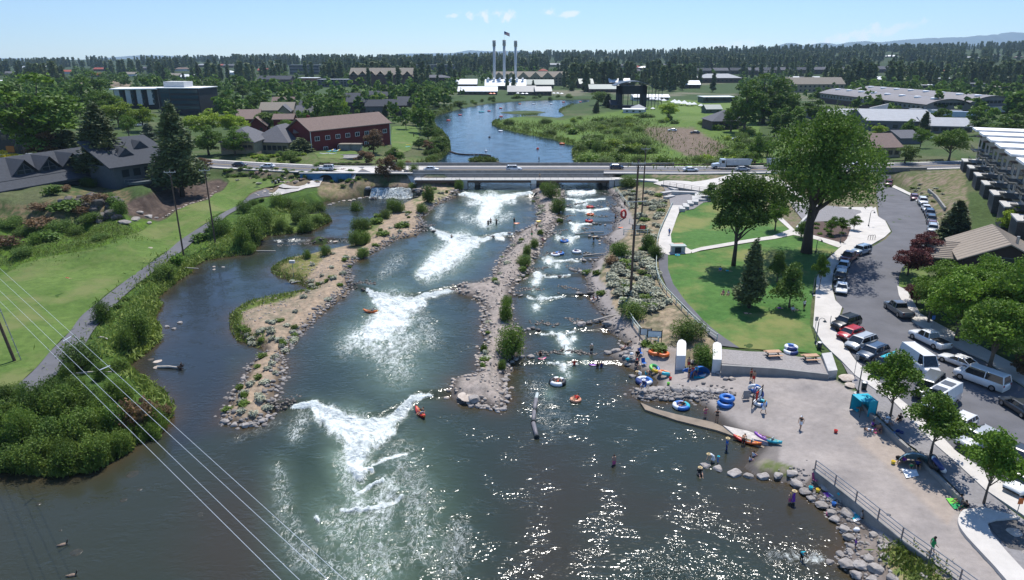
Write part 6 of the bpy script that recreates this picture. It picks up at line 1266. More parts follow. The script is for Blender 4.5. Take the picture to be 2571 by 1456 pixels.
f=MB().box(-1.7,1.7,-.08,.0,hh-.3,hh+1.5).build('window',GLASS,e); mb=MB(); mb.box(-1.85,1.85,-.12,-.0,-.0,.15); mb.v=[(a,b,c+hh+1.5) for a,b,c in mb.v]; mb.box(-1.85,1.85,-.12,0,hh-.45,hh-.3); mb.box(-1.85,-1.7,-.12,0,hh-.3,hh+1.5); mb.box(1.7,1.85,-.12,0,hh-.3,hh+1.5); mb.build('frame',GRYW,f)
x,y,z=G(2415,676); e=thing('porch','low ribbed tan porch roof left of the brown gabled house','house',(xw(2412,y,4),y,z-.3),-.3); e.scale=(.62,.62,.8); mb=MB(); mb.box(-7,7,0,8,-1,2.6); mb.build('wall',_M['dark_brown_siding'],e); r=MB().add([(-8,-1,2.8),(8,-1,2.8),(8,9,4.8),(-8,9,4.8),(-8,-1,2.6),(8,-1,2.6)],[(0,1,2,3),(4,5,1,0)]).build('roof',RIB,e)
mb=MB(); [mb.tube([(-8,-1+k*1.1,2.86+k*.22),(8,-1+k*1.1,2.86+k*.22)],.1,4) for k in range(10)]; mb.build('roof_rib',_M['roof_rib_tan'],r)
for i,pts in enumerate([[(2330,482),(2350,500),(2372,530)],[(2372,566),(2385,600),(2388,640),(2375,668)],[(2402,570),(2412,600),(2408,640),(2440,655)]]):
	wallp('terrace_wall',pts,.9,-.6,.4,CONCD,['upper','left curved','right curved'][i]+' low terrace wall on the planted bank below the townhouses')
wallp('low_wall',[(2000,578),(2018,556),(2030,545)],.7,-.2,.5,CONCL,'low pale wall beside the planting bed of the plaza')
sheet('planting_bed',[(2001,572),(2028,550),(2150,575),(2120,608),(2090,612)],.17,mat('bark_mulch',(.085,.055,.045),.95,.2,2,.3),2.5,'dark mulch planting bed beside the sidewalk')
for i,(a,b) in enumerate(inpoly([(2010,572),(2030,556),(2130,578),(2110,602),(2090,606)],14,31)): bush('round2',a,b,14,9,'green cushion plant in the mulch bed by the sidewalk','mulch bed plants')
TYRE=mat('tyre_rubber',(.018,.018,.018),.85); RIM=mat('wheel_rim',(.32,.33,.34),.35,metal=.8); LAMP=mat('headlight_glass',(.55,.56,.55),.15,spec=.6); TAIL=mat('tail_light_red',(.30,.01,.01),.25); CARGL=mat('car_window',(.018,.022,.026),.06,spec=.8); TRIMB=mat('black_plastic',(.02,.02,.02),.6)
def paint(name,c):
	m=mat('car_paint_'+name,c,.28,spec=.6); m.node_tree.nodes['Principled BSDF'].inputs['Coat Weight'].default_value=.6; return m
PC=dict(white=(.70,.70,.69),silver=(.38,.40,.41),black=(.012,.012,.014),red=(.40,.012,.02),maroon=(.13,.015,.02),blue=(.035,.06,.10),dark=(.03,.034,.04),grey=(.09,.095,.10),lightblue=(.22,.30,.38),cream=(.6,.58,.5),navy=(.02,.03,.07))
CK=dict(sedan=(4.6,1.8,.92,1.43,.86,(1.15,1.85,3.35,4.05)),hatch=(4.3,1.8,.98,1.50,.92,(1.0,1.65,3.7,4.15)),suv=(4.85,1.95,1.12,1.78,1.05,(1.25,1.75,4.2,4.7)),minivan=(5.1,1.98,1.08,1.75,1.0,(.85,1.7,4.5,4.95)),van=(5.9,2.05,1.35,2.55,1.2,(.75,1.45,5.7,5.85)),pvan=(5.7,2.0,1.2,2.1,1.15,(1.15,1.65,5.4,5.65)),pickup=(5.7,1.98,1.12,1.85,1.1,(1.5,2.05,3.35,3.6)),coupe=(4.55,1.8,.88,1.34,.82,(1.35,2.1,3.2,4.1)),boxy=(4.4,1.85,1.15,1.82,1.08,(1.3,1.6,4.1,4.35)))
def carmesh(kind):
	if ('car',kind) in KM: return KM[('car',kind)]
	L_,w_,bz,rz_,hz,(a,b,c,d)=CK[kind]; hw=w_/2; g=.24; out={}
	st=[(0,.42,hz-.28,.80),(.12,.34,hz-.14,.90),(.45,g,hz-.04,.97),(a,g,hz+.03 if kind not in('van','pvan') else hz,1.),(a+.1,g,bz,1.),(L_*.6,g,bz+.02,1.),(d,g,bz+.03,1.),(L_-.35,g+.02,(bz+.0 if kind not in('sedan','coupe') else bz+.02),.98),(L_-.08,.34,bz-.10,.93),(L_,.45,bz-.25,.86)]
	if kind=='pickup': st=st[:5]+[(3.6,g,bz,1.),(4.6,g,bz,1.),(5.5,g,bz,1.),(5.65,.4,bz-.03,.97),(5.7,.45,bz-.1,.95)]
	mb=MB(); vs=[]
	for x,z0,z1,k in st:
		y=hw*k; m=(z0+z1)/2
		vs+=[(x,-y*.86,z0),(x,-y,z0+.16),(x,-y,m+.08),(x,-y*.95,z1-.04),(x,-y*.84,z1),(x,0,z1+.035),(x,y*.84,z1),(x,y*.95,z1-.04),(x,y,m+.08),(x,y,z0+.16),(x,y*.86,z0)]
	n=11; fs=[(i*n+j,i*n+(j+1)%n,(i+1)*n+(j+1)%n,(i+1)*n+j) for i in range(len(st)-1) for j in range(n)]
	fs+=[tuple(range(n))[::-1],tuple(range((len(st)-1)*n,len(st)*n))]
	mb.add(vs,[q[::-1] for q in fs]);
	out['body']=mb
	tw=hw*.76; bw=hw*.93; gl=MB()
	def fr(x0,x1,x2,x3,zb,zt,b_,t_): return [(x0,-b_,zb),(x3,-b_,zb),(x3,b_,zb),(x0,b_,zb),(x1,-t_,zt),(x2,-t_,zt),(x2,t_,zt),(x1,t_,zt)]
	gl.add(fr(a,b,c,d,bz-.04,rz_-.05,bw,tw),[(0,1,5,4),(1,2,6,5),(2,3,7,6),(3,0,4,7)]); out['glass']=gl
	rf=MB(); rf.add(fr(b-.1,b+.1,c-.12,c+.08,rz_-.06,rz_,tw+.02,tw-.10),[(0,1,5,4),(1,2,6,5),(2,3,7,6),(3,0,4,7),(4,5,6,7)])
	def pil(x0,x1,t=.05):
		for s in(-1,1): rf.tube([(x0,s*(bw+.01),bz-.02),(x1,s*(tw+.01),rz_-.04)],t,4)
	pil(a+.02,b,.05); pil(d-.02,c,.07 if kind!='pickup' else .06); m_=(b+c)/2; pil(m_,m_,.05)
	if kind in('suv','minivan','boxy','hatch'): pil(m_+(c-m_)*.55,m_+(c-m_)*.52,.05)
	if kind=='van':
		for s in(-1,1): rf.add([(2.0,s*(bw+.02),bz-.05),(d,s*(bw+.02),bz-.05),(c,s*(tw+.03),rz_-.05),(2.1,s*(tw+.03),rz_-.05)],[(0,1,2,3) if s<0 else (3,2,1,0)])
		rf.add([(d+.01,-bw,bz-.05),(d+.01,bw,bz-.05),(c+.02,tw,rz_-.05),(c+.02,-tw,rz_-.05)],[(0,1,2,3)])
	out['roof']=rf
	wh=MB(); r=.34 if kind in('sedan','hatch','coupe') else .39; wh.lathe([(0,-.11),(r,-.11),(r+.01,0),(r,.11),(0,.11)],16,T=Matrix.Rotation(R(90),4,'X')); out['tyre']=wh
	rm=MB(); rm.lathe([(0,-.125),(r*.6,-.125),(r*.63,0),(r*.6,.125),(0,.125)],12,T=Matrix.Rotation(R(90),4,'X')); out['rim']=rm
	hl=MB(); hl.box(-.02,.22,-.17,.17,-.07,.07); out['headlight']=hl; tl=MB(); tl.box(-.12,.03,-.12,.12,-.12,.14); out['taillight']=tl
	bp=MB(); bp.box(-.04,.14,-hw*.78,hw*.78,.38,.52); bp.box(-.03,.05,-hw*.5,hw*.5,.56,hz-.3); out['grille']=bp
	mi_=MB(); mi_.box(a+.15,a+.33,-hw-.2,-hw+.02,bz,bz+.16); mi_.box(a+.15,a+.33,hw-.02,hw+.2,bz,bz+.16); out['mirrors']=mi_
	if kind=='pickup': q=MB(); q.box(3.7,5.5,-hw*.8,hw*.8,bz-.02,bz+.045); out['bed']=q
	if kind in('suv','minivan','boxy'): q=MB(); [q.tube([(b+.2,s*(tw-.12),rz_+.06),(c-.3,s*(tw-.12),rz_+.06)],.03,5) for s in(-1,1)]; out['roof_rails']=q
	KM[('car',kind)]={k:(v.mesh(k,None,k in('body','tyre')),) for k,v in out.items()}
	return KM[('car',kind)]
_pm={}
def car(kind,nose,tail,colr,label,name='parked_car',cat='car',group=None,z=None,extra=None,wz0=None):
	L_,w_,bz,rz_,hz,(a,b,c,d)=CK[kind]
	if z is None: A_=G(*nose);B_=G(*tail)
	else: A_=W(*nose,z);B_=W(*tail,z)
	ang=math.atan2(B_[1]-A_[1],B_[0]-A_[0]); mx,my=(A_[0]+B_[0])/2,(A_[1]+B_[1])/2; zz=z if z is not None else gz(mx,my)+.09
	e=thing(name,label,cat,(mx,my,zz),ang,group); o=(-L_/2,0,0)
	P=carmesh(kind); pm=paint(colr,PC[colr])
	def lk(n,key,m,loc=o,par=None):
		me=P[key][0]
		kk=(kind,key,m.name)
		if kk not in _pm:
			q=me.copy(); q.materials.append(m); _pm[kk]=q
		return link(n,_pm[kk],par or e,loc)
	bd=lk('body','body',pm); lk('window','glass',CARGL); lk('roof','roof',pm); lk('grille','grille',TRIMB); lk('mirror','mirrors',pm)
	for x in (L_*.175,L_*.80):
		for s in(-1,1):
			r=.34 if kind in('sedan','hatch','coupe') else .39
			t=lk('wheel','tyre',TYRE,(x-L_/2,s*(w_/2-.08),r)); lk('rim','rim',RIM,(0,0,0),t)
	for s in(-1,1): lk('headlight','headlight',LAMP,(-L_/2+.05,s*w_/2*.66,hz-.24)); lk('taillight','taillight',TAIL,(L_/2-.03,s*w_/2*.76,bz-.25))
	if 'bed' in P: lk('bed','bed',TRIMB)
	if 'roof_rails' in P: lk('roof_rail','roof_rails',TRIMB)
	return e
def c4(a,b): return (1883.1+a*.2676,721.9+b*.2676)
def b4(a,b): return (1883.1+a*.2676,376.6+b*.2676)
def d4(a,b): return (1883.1+a*.2676,1067+b*.2676)
car('suv',c4(800,410),c4(985,345),'black','black sport utility vehicle, first of the angled row near the bike hoops')
car('hatch',c4(855,505),c4(1010,440),'red','bright red hatchback beside the black sport utility vehicle')
car('minivan',c4(935,600),c4(1130,525),'silver','silver minivan with roof rails beside the red hatchback')
car('suv',c4(1045,700),c4(1240,625),'blue','dark blue sport utility vehicle next to the silver minivan')
jeep=car('boxy',c4(1180,820),c4(1350,745),'dark','dark boxy off roader under a turquoise paddle board')
car('pvan',c4(1600,1060),c4(1720,925),'grey','dark grey van behind the first street tree')
cv=car('van',c4(1690,1180),c4(1860,1060),'white','white camper van with roof panels between the street trees')
car('hatch',c4(1900,1370),c4(2030,1290),'white','white hatchback half hidden by the second street tree')
car('suv',d4(2000,250),d4(2250,150),'silver','silver sport utility vehicle with a sunroof between the second and third street trees')
car('sedan',d4(2440,400),d4(2600,290),'dark','dark car behind the third street tree at the edge'); car('sedan',d4(2490,640),d4(2640,560),'white','white car at the right edge beyond the third street tree')
car('pickup',c4(1345,215),c4(1425,275),'grey','dark grey pickup parked at the kerb by the low purple tree',name='pickup_truck',cat='pickup')
car('pickup',c4(1560,475),c4(1790,590),'white','white pickup parked in the shade of the broad maple',name='pickup_truck',cat='pickup')
wv=car('van',c4(1700,850),c4(1460,680),'white','tall white cargo van driving on the parking street',name='cargo_van',cat='van')
car('coupe',c4(1840,690),c4(2050,770),'white','white coupe behind the white cargo van')
car('pvan',c4(1975,840),c4(2340,980),'white','long white passenger van with many side windows',name='passenger_van',cat='van')
car('sedan',c4(2420,1110),c4(2620,1230),'dark','dark sedan at the right edge behind the passenger van')
car('boxy',b4(965,1000),b4(1105,960),'lightblue','boxy pale blue car parked nose to the wide sidewalk')
car('pickup',b4(880,1070),b4(965,1010),'maroon','maroon pickup between the boxy pale blue car and the pale sedan',name='pickup_truck',cat='pickup')
car('sedan',b4(845,1160),b4(895,1080),'lightblue','pale blue sedan glinting in tree shade at the kerb'); car('suv',b4(830,1270),b4(855,1190),'black','black sport utility vehicle parked in front of the white sedan at the kerb'); car('sedan',b4(850,1375),b4(858,1290),'white','white sedan, last of the kerb row before the bike hoops')
for k,n,t,cn,lb in [('hatch',(1548,480),(1530,455),'maroon','maroon hatchback at the head of the curved parked row'),('suv',(1632,535),(1600,490),'white','white sport utility vehicle, second of the curved parked row'),('sedan',(1660,590),(1640,555),'white','white sedan, third of the curved parked row'),('suv',(1690,645),(1675,610),'navy','navy vehicle, fourth of the curved parked row'),('suv',(1702,700),(1692,665),'black','black vehicle, fifth of the curved parked row'),('sedan',(1712,745),(1700,715),'maroon','dull maroon sedan, sixth of the curved parked row'),('suv',(1708,795),(1706,755),'silver','silver vehicle at the near end of the curved parked row')]: car(k,b4(*n),b4(*t),cn,lb)
car('suv',b4(1290,355),b4(1305,320),'maroon','dark red vehicle coming out of the underpass')
for k,x,off,d_,cn,lb in [('sedan',583,-2,1,'black','black car on the left part of the road'),('sedan',663,-2,-1,'white','white sedan on the road above the clipped shrubs'),('boxy',823,-2,-1,'white','white boxy car above the mural tunnel'),('sedan',1085,-2.2,1,'white','white sedan on the left half of the bridge'),('suv',1290,-2.2,1,'white','white sport utility vehicle in the middle of the bridge'),('hatch',1550,2,1,'navy','dark blue car on the road behind a shrub, right of the bridge'),('sedan',1727,-2,1,'white','white car behind the wispy silver tree'),('sedan',1858,-2.2,1,'silver','silver car in front of the dump truck'),('sedan',2180,2,1,'white','white car seen through the huge cottonwood on the road')]:
	X_=xw(x,209,6.5); yy=float(np.interp(X_,rpA[:,0],rpA[:,1]))+off; px_,py_=PR(X_,yy,6.5); L_=CK[k][0]; a_=PR(X_+d_*L_/2,yy,6.5); b_=PR(X_-d_*L_/2,yy,6.5)
	car(k,(a_[0],a_[1]),(b_[0],b_[1]),cn,lb,name='driving_car',z=6.52)
bv=car('pvan',(850,295),(885,291),'lightblue','pale blue van parked on the side street before the willows',name='parked_van',cat='van')
for i,(a,b,cn) in enumerate([(352,318,'silver'),(535,262,'white'),(545,266,'silver'),(556,270,'white'),(568,274,'grey'),(530,270,'red'),(72,396,'silver'),(1688,330,'white'),(1745,336,'black'),(1850,352,'white'),(2205,360,'grey'),(2340,352,'silver'),(2540,300,'white')]):
	car('sedan',(a-6,b),(a+6,b),cn,'small distant parked car in a lot among the trees',group='distant parked cars')
def truck(px,label,trailer=False):
	X_=xw(px,213,6.5); yy=float(np.interp(X_,rpA[:,0],rpA[:,1]))+2.2; e=thing('dump_truck',label,'truck',(X_,yy,6.52),0)
	T1=paint('truck_white',(.5,.52,.53));
	if not trailer:
		mb=MB(); mb.add([(-7.2,-1.1,.6),(-5.0,-1.2,.6),(-5.0,-1.2,1.75),(-7.0,-1.05,1.45),(-7.2,1.1,.6),(-5.0,1.2,.6),(-5.0,1.2,1.75),(-7.0,1.05,1.45)],[(0,1,2,3),(7,6,5,4),(3,2,6,7),(0,3,7,4)]); mb.build('hood',T1,e)
		mb=MB(); mb.add([(-5.0,-1.2,.6),(-3.2,-1.2,.6),(-3.2,-1.15,2.95),(-4.6,-1.15,2.95),(-5.0,1.2,.6),(-3.2,1.2,.6),(-3.2,1.15,2.95),(-4.6,1.15,2.95)],[(0,1,2,3),(7,6,5,4),(3,2,6,7),(0,3,7,4),(1,5,6,2)]); mb.build('cab',T1,e); MB().box(-4.5,-3.6,-1.23,-1.19,1.8,2.6).build('window',CARGL,e)
		x0=-2.9
	else: x0=-2.9
	mb=MB(); mb.add([(x0,-1.25,1.2),(4.2,-1.25,1.2),(4.8,-1.25,2.9),(x0-.2,-1.25,2.9),(x0,1.25,1.2),(4.2,1.25,1.2),(4.8,1.25,2.9),(x0-.2,1.25,2.9)],[(0,1,2,3),(7,6,5,4),(1,5,6,2),(4,0,3,7),(0,4,5,1)]); [mb.box(x0+.6+k*1.3,x0+.7+k*1.3,-1.32,-1.25,1.25,2.85) for k in range(6)]; mb.build('dump_bed',T1,e)
	MB().box(-6.8 if not trailer else -4,4.2,-.6,.6,.5,.9).build('chassis',DARKM,e)
	for x in ((-6.2,2.0,3.3) if not trailer else (-2,3.0)):
		for s in(-1,1): t=MB().lathe([(0,-.15),(.5,-.15),(.5,.15),(0,.15)],16,T=Matrix.Rotation(R(90),4,'X')).build('wheel',TYRE,e,False,(x,s*1.05,.5)); MB().lathe([(0,-.17),(.28,-.17),(.28,.17),(0,.17)],12,T=Matrix.Rotation(R(90),4,'X')).build('rim',RIM,t)
truck(1840,'white dump truck on the road right of the bridge'); truck(1948,'white dump trailer following the truck, half behind trees',True)
def plast(name,c,r=.4): return mat('plastic_'+name,c,r,.05,2,spec=.5)
COLS=dict(red=(.50,.03,.02),orange=(.62,.13,.02),yellow=(.70,.50,.03),green=(.03,.30,.10),blue=(.02,.14,.45),teal=(.02,.38,.46),purple=(.22,.05,.38),white=(.72,.73,.74),black=(.015,.015,.015),pink=(.55,.10,.22),peach=(.65,.30,.17),navy=(.02,.04,.16),grey=(.25,.26,.27),lime=(.15,.50,.06),tan=(.45,.33,.2))
for k,v in list(COLS.items()): plast(k,v)
def PM(k): return _M['plastic_'+k]
def wet_or_dry(px,py):
	x,y,z=G(px,py);
	if wsd(np.array([x]),np.array([y]))[0]>0: return GW(px,py)
	return (x,y,z+.03)
def tube_(px,py,cs,label,Rr=.42,r=.17,tilt=0,group=None,name='swim_ring',floor=None,dz=0):
	x,y,z=wet_or_dry(px,py); n=len(cs); mb=MB()
	T=Matrix.Rotation(tilt,4,'X')
	seg=max(n,4) if n>1 else 1
	for k in range(seg if n>1 else 1):
		mb.m=k%n; a0=2*math.pi*k/seg if n>1 else 0; a1=2*math.pi*(k+1)/seg if n>1 else 2*math.pi
		mb.torus(Rr,r,(0,0,0),24//seg if n>1 else 24,10,T,(a0,a1))
	o=mb.build(name,[PM(c) for c in cs],None,True,(x,y,z+r*.8+dz+(Rr*abs(math.sin(tilt)))),rnd.random()*3)
	if floor:
		q=MB(); q.lathe([(0,-.02),(Rr,-.02),(Rr,.02),(0,.02)],16,T=T); q.build('floor',PM(floor),o)
	return meta(o,label,'swim ring',group)
def hullm(L_,w_,h,cs,seat=True,rake=.25):
	mb=MB(); n=14; vs=[]; pr=[]
	for i in range(n+1):
		t=i/n; x=-L_/2+L_*t; k=math.sin(math.pi*min(.97,max(.03,t)))**.6; zk=rake*abs(2*t-1)**2.5
		y=w_/2*k; vs+=[(x,-y*.55,zk),(x,-y,zk+h*.6),(x,-y*.85,zk+h),(x,0,zk+h*1.05),(x,y*.85,zk+h),(x,y,zk+h*.6),(x,y*.55,zk)]
	m=7
	for i in range(n):
		mb_m=0 if i<n*.5 else 1
		for j in range(m): pr.append(((i*m+j,(i+1)*m+j,(i+1)*m+(j+1)%m,i*m+(j+1)%m),mb_m))
	b=len(mb.v); mb.v+=vs
	for f_,mm in pr: mb.f.append(list(f_)); mb.mi.append(mm)
	mb.f.append(list(range(m))); mb.mi.append(0); mb.f.append(list(range(n*m,n*m+m))[::-1]); mb.mi.append(1)
	return mb
def kayak(nose,tail,c1,c2,label,L_=3.0,w_=.78):
	A_=wet_or_dry(*nose);B_=wet_or_dry(*tail); ang=math.atan2(B_[1]-A_[1],B_[0]-A_[0]); e=thing('kayak',label,'kayak',((A_[0]+B_[0])/2,(A_[1]+B_[1])/2,max(A_[2],B_[2])-.03),ang)
	hullm(L_,w_,.3,None).build('hull',[PM(c1),PM(c2)],e,True)
	q=MB(); q.lathe([(0,.315),(.8,.315),(.82,.35),(.7,.36)],16); q.v=[(a*.9,b*.34,c) for a,b,c in q.v]; q.build('cockpit',PM('black'),e)
	q=MB(); q.box(.42,.55,-.22,.22,.32,.62); q.build('seat_back',PM('grey'),e)
	q=MB(); q.tube([(-1.1,.1,.42),(1.1,-.05,.42)],.02,5); q.box(-1.35,-1.05,.02,.2,.41,.43); q.box(1.05,1.35,-.14,.04,.41,.43); q.build('paddle',PM('yellow'),e)
	return e
kayak((1846,1103),(1905,1121),'red','orange','red and orange kayak at the waterline'); kayak((1897,1108),(1957,1117),'purple','teal','purple and teal kayak drawn up beside the red and orange one')
def board(px,py,c,label,rz=0,rx=0,L_=2.0,w_=.55,z=None,name='paddle_board',tilt=(0,0),cat='board'):
	x,y,z_=wet_or_dry(px,py); o=hullm(L_,w_,.08,None,rake=.12).build(name,[PM(c),PM(c)],None,True,(x,y,(z if z is not None else z_)),rz); o.rotation_euler=(rx,tilt[0],rz)
	return meta(o,label,cat)
A_=G(*c4(1300,745)); o=hullm(3.1,.8,.13,None,rake=.2).build('paddle_board',[PM('teal'),PM('teal')],None,True,(jeep.location.x,jeep.location.y,jeep.location.z+1.95),jeep.rotation_euler.z); meta(o,'turquoise paddle board strapped on the dark off roader','board')
q=thing('roof_hatch','pair of dark panels lying on the camper van roof','panel',(cv.location.x,cv.location.y,cv.location.z+2.56),cv.rotation_euler.z); MB().box(-1.6,-.4,-.6,.6,.0,.04).box(.5,1.7,-.6,.6,0,.04).build('panel',mat('solar_panel',(.10,.11,.13),.3),q)
board(1361,901,'pink','pink and white foam board on the rocks by the lower ledge',.3,L_=1.2); board(1490,917,'purple','purple bodyboard held by swimmers below the ledge',.1,L_=1.2)
board(1725,944,'blue','blue board held upright by the people at the beach tent',.2,R(75),1.6,z=1.6); board(1764,944,'white','small white and blue bodyboard beside the beach tent',.5,L_=1.1)
board(1492,606,'tan','surfboard under the arm of the person in the right channel',.2,L_=1.5,z=2.6); board(1560,572,'orange','bright orange raft lying on the gravel trail',.2,L_=1.7,w_=1.0)
board(1297,571,'orange','orange board held by the surfer at the rock ledge',.2,R(30),1.4,z=3.); board(1352,568,'yellow','yellow board held by the person on the middle bar',.2,R(40),1.2,z=3.8)
for args in [((1619,879+20-13),['orange'],'left orange swim ring on the beach below the boards'),]: pass
tube_(1643,888,['orange'],'left one of two orange swim rings on the sand',.62,.25); tube_(1665,892,['orange'],'right one of two orange swim rings on the sand',.62,.25)
tube_(1643,932,['green','lime','yellow','blue'],'rainbow coloured swim ring standing on the beach',.55,.22,R(25)); tube_(1667,942,['peach','teal','peach','orange'],'peach and teal swim ring on the beach',.6,.24,R(15))
tube_(1824,1012,['blue'],'upper bright blue swim ring of the stack',.68,.26,dz=.45); tube_(1820,1018,['blue'],'lower bright blue swim ring of the stack',.68,.26)
tube_(1710,1022,['white','blue','teal','blue'],'blue and white ring afloat by the concrete ramp',.8,.26,floor='navy'); tube_(1445,1006,['peach'],'peach swim ring afloat with a person in red',.52,.2)
tube_(1400,962,['white','black','white','black'],'black and white river tube with a paddling person',.85,.28,floor='black'); tube_(1617,960,['white','navy','white','blue'],'white and navy raft at the cove beach',.85,.28,floor='navy')
tube_(1985,882,['white','navy','white','blue'],'upper white and navy tube on the lawn by the terrace',.65,.25,dz=.4,floor='navy'); tube_(1985,886,['navy','white'],'lower navy tube on the lawn by the terrace',.7,.25)
tube_(1908,1014,['white','blue','teal','white'],'blue and white ring lying by the beach rack',.62,.2); tube_(1903,998,['white','navy'],'white and navy ring against the beach rack',.6,.2,R(50)); tube_(1893,988,['white','blue'],'white ring with blue stripes leaning on the rack',.6,.2,R(60))
tube_(2352,1183,['white','navy','white','red'],'white ring with navy and red trim beside the beach tent',.72,.24,R(50)); tube_(2341,1178,['black'],'black inner tube beside the beach tent',.6,.25,R(60))
for px,py,c,lb in [(1481,521,'red','red raft in the upper right channel'),(1482,540,'orange','orange raft, second one down the right channel'),(1479,556,'red','red raft with two riders in the right channel'),(1417,607,'blue','blue raft in the right channel'),(1405,638,'blue','blue float beside the white one'),(1394,641,'white','white float left of the blue one'),(1448,634,'white','white and navy float in the fourth pool')]:
	tube_(px,py,[c],lb,.72,.24,floor=c if c!='white' else 'navy')
tube_(1565,548,['red'],'large red ring carried upright on the gravel trail',.85,.25,R(80)); tube_(1701,642,['teal'],'small pale teal ring by the picnic table',.4,.12)
kayak((1046,1030),(1065,1050),'red','red','red inflatable kayak drifting below the big rapid',2.6); kayak((918,783),(943,785),'orange','orange','orange kayak in the froth of the second rapid',2.4)
for i,(px,py,c) in enumerate([(1155,289,'red'),(1126,303,'red'),(1206,281,'teal'),(1212,281,'teal'),(1228,279,'red'),(1257,272,'red'),(1257,330,'white'),(1411,362,'orange'),(1457,256,'red'),(1415,257,'red'),(1340,262,'white'),(1384,262,'white'),(1258,293,'red'),(1305,261,'orange')]):
	tube_(px,py,[c],{'red':'small red raft far up the pond','teal':'teal raft of the linked pair on the pond','white':'white float far up the pond','orange':'orange boat on the pond'}[c],.9,.3,group='rafts far up the pond' ,floor=c)
tube_(1353,415,['white'],'x',.01,.01) if False else None
board(1353,414,'blue','paddle board under the standing paddler on the pond',.1,L_=3.2,w_=.8)
WOOD=mat('weathered_wood',(.22,.18,.15),.9,.25,4,.3); WOODD=mat('dark_wet_wood',(.07,.05,.04),.8,.3,4,.3); PLK=mat('picnic_table_wood',(.48,.30,.19),.8,.12,3); POLEM=mat('power_pole_wood',(.10,.065,.05),.95,.2,3,.3); WIRE=mat('power_cable',(.55,.58,.60),.5,metal=.5)
for nm,lab,pts,r in [('log_boom','curved dark floating log boom across the left of the pond',[(1130,381),(1150,387),(1180,389),(1210,389),(1232,392)],.35),('log_boom','short dark floating boom right of the tiny reed island',[(1246,407),(1258,411),(1275,414)],.35)]:
	P=[GW(a,b) for a,b in pts]; mb=MB(); P=cat([p for p in P],3)
	for a,b in zip(P,P[1:]): a=np.array(a);b=np.array(b); mb.tube([tuple(a+(b-a)*.05+[0,0,.1]),tuple(a+(b-a)*.95+[0,0,.1])],r,6)
	meta(mb.build(nm,WOODD),lab,'boom')
P=[GW(a,b) for a,b in [(1349,992),(1346,1005),(1341,1035),(1339,1063),(1339,1065),(1348,1101)]]
e=thing('floating_pipe','long grey floating pipe in three bent sections in the river','pipe',P[0])
for i,(a,b) in enumerate(((1,2),(2,3),(4,5))):
	a=Vector(P[a])-Vector(P[0]);b=Vector(P[b])-Vector(P[0]); MB().tube([tuple(a+Vector((0,0,.15))),tuple(b*.98+a*.02+Vector((0,0,.15)))],.25,12).build('section',mat('pipe_grey',(.17,.16,.17),.5,.15,2),e,True)
	q=MB(); d=(b-a).normalized(); q.tube([tuple(b-d*.3+Vector((0,0,.15))),tuple(b+Vector((0,0,.15)))],.30,12); q.build('collar',DARKM,e)
a=Vector(P[1])-Vector(P[0]); MB().tube([(0,0,.2),tuple(a+Vector((0,0,.2)))],.22,8).build('end_cap',mat('pale_cap',(.45,.50,.48),.6),e)
for px,py,c,lb in [(1229,345,'black','small dark marker platform in the pond'),(1220,380,'white','white marker buoy in the pond'),(1335,330,'white','small white buoy right in the pond'),(1350,374,'red','small red buoy near the paddler')]:
	x,y,z=GW(px,py); e=thing('buoy',lb,'buoy',(x,y,z)); MB().lathe([(0,-.2),(.5,-.2),(.55,.3),(.35,.5),(0,.5)],12).build('float',PM(c),e); MB().tube([(0,0,.4),(0,0,1.3)],.06,5).build('mast',PM(c),e)
def pole(px,py,top,label,r=.16,arm=None,rz=.1,az=0):
	x,y,z=G(px,py); h=hrow(y,top,z); e=thing('power_pole',label,'power pole',(x,y,z-.2),rz)
	MB().tube([(0,0,0),(0,0,h)],[r*1.15,r*.75],8).build('post',POLEM,e)
	for f in (arm or [h-.6]):
		q=MB(); q.cbox((0,-.18,f),(2.2,.12,.14)); a_=q.build('crossarm',GALV,e); q=MB(); [q.lathe([(0,.07),(.09,.07),(.06,.3),(0,.32)],8,(xx,-.18,f)) for xx in(-1,0,1)]; q.build('insulator',CONCL,a_); q=MB(); q.tube([(-.7,-.12,f),(0,-.12,f-.8)],.03,4); q.tube([(.7,-.12,f),(0,-.12,f-.8)],.03,4); q.build('brace',GALV,a_)
	return e,(x,y,z,h)
pole(461,641,422,'tall leaning brown power pole beside the left path'); pole(541,612,418,'brown power pole by the dark round shrub')
e,(x,y,z,h)=pole(1583,741,398,'tallest brown power pole in the sagebrush, with two cross arms',.2,None,.05)
q=MB(); q.cbox((0,-.2,h*.71),(3.0,.14,.16)); q.build('crossarm',GALV,e)
pole(1611,541,365,'brown power pole behind the tallest one',.17)
x,y,z=G(38,908); h=hrow(y,752,z); e=thing('power_pole','dark power pole with a grey conduit at the left edge','power pole',(x,y,z-.2)); MB().tube([(0,0,0),(-1.2,0,h)],[.2,.16],8).build('post',POLEM,e); MB().tube([(.75,.2,0),(-.5,.2,h)],.06,6).build('conduit',GALV,e)
for k in range(4): MB().tube([(.5-.3*k,.0,1.5+k*h*.22),(.7-.3*k,.2,1.5+k*h*.22)],.04,4).build('bracket',GALV,e)
def wire(a,b,za,zb,label):
	A_=np.array(W(a[0],a[1],za));B_=np.array(W(b[0],b[1],zb)); L_=B_-A_; A_=A_-L_*.15; B_=B_+L_*.6; pts=[tuple(A_+(B_-A_)*t) for t in np.linspace(0,1,14)]
	o=MB().tube(pts,.014,5).build('power_cable',WIRE); return meta(o,label,'cable'),A_,B_
for a,b,lb in [((0,674),(866,1456),'uppermost of the four pale power cables'),((0,700),(823,1456),'second highest of the four pale power cables'),((0,730),(752,1456),'third of the four pale power cables'),((0,757),(705,1456),'lowest of the four pale power cables')]:
	wire(a,b,12.5,16.,lb)
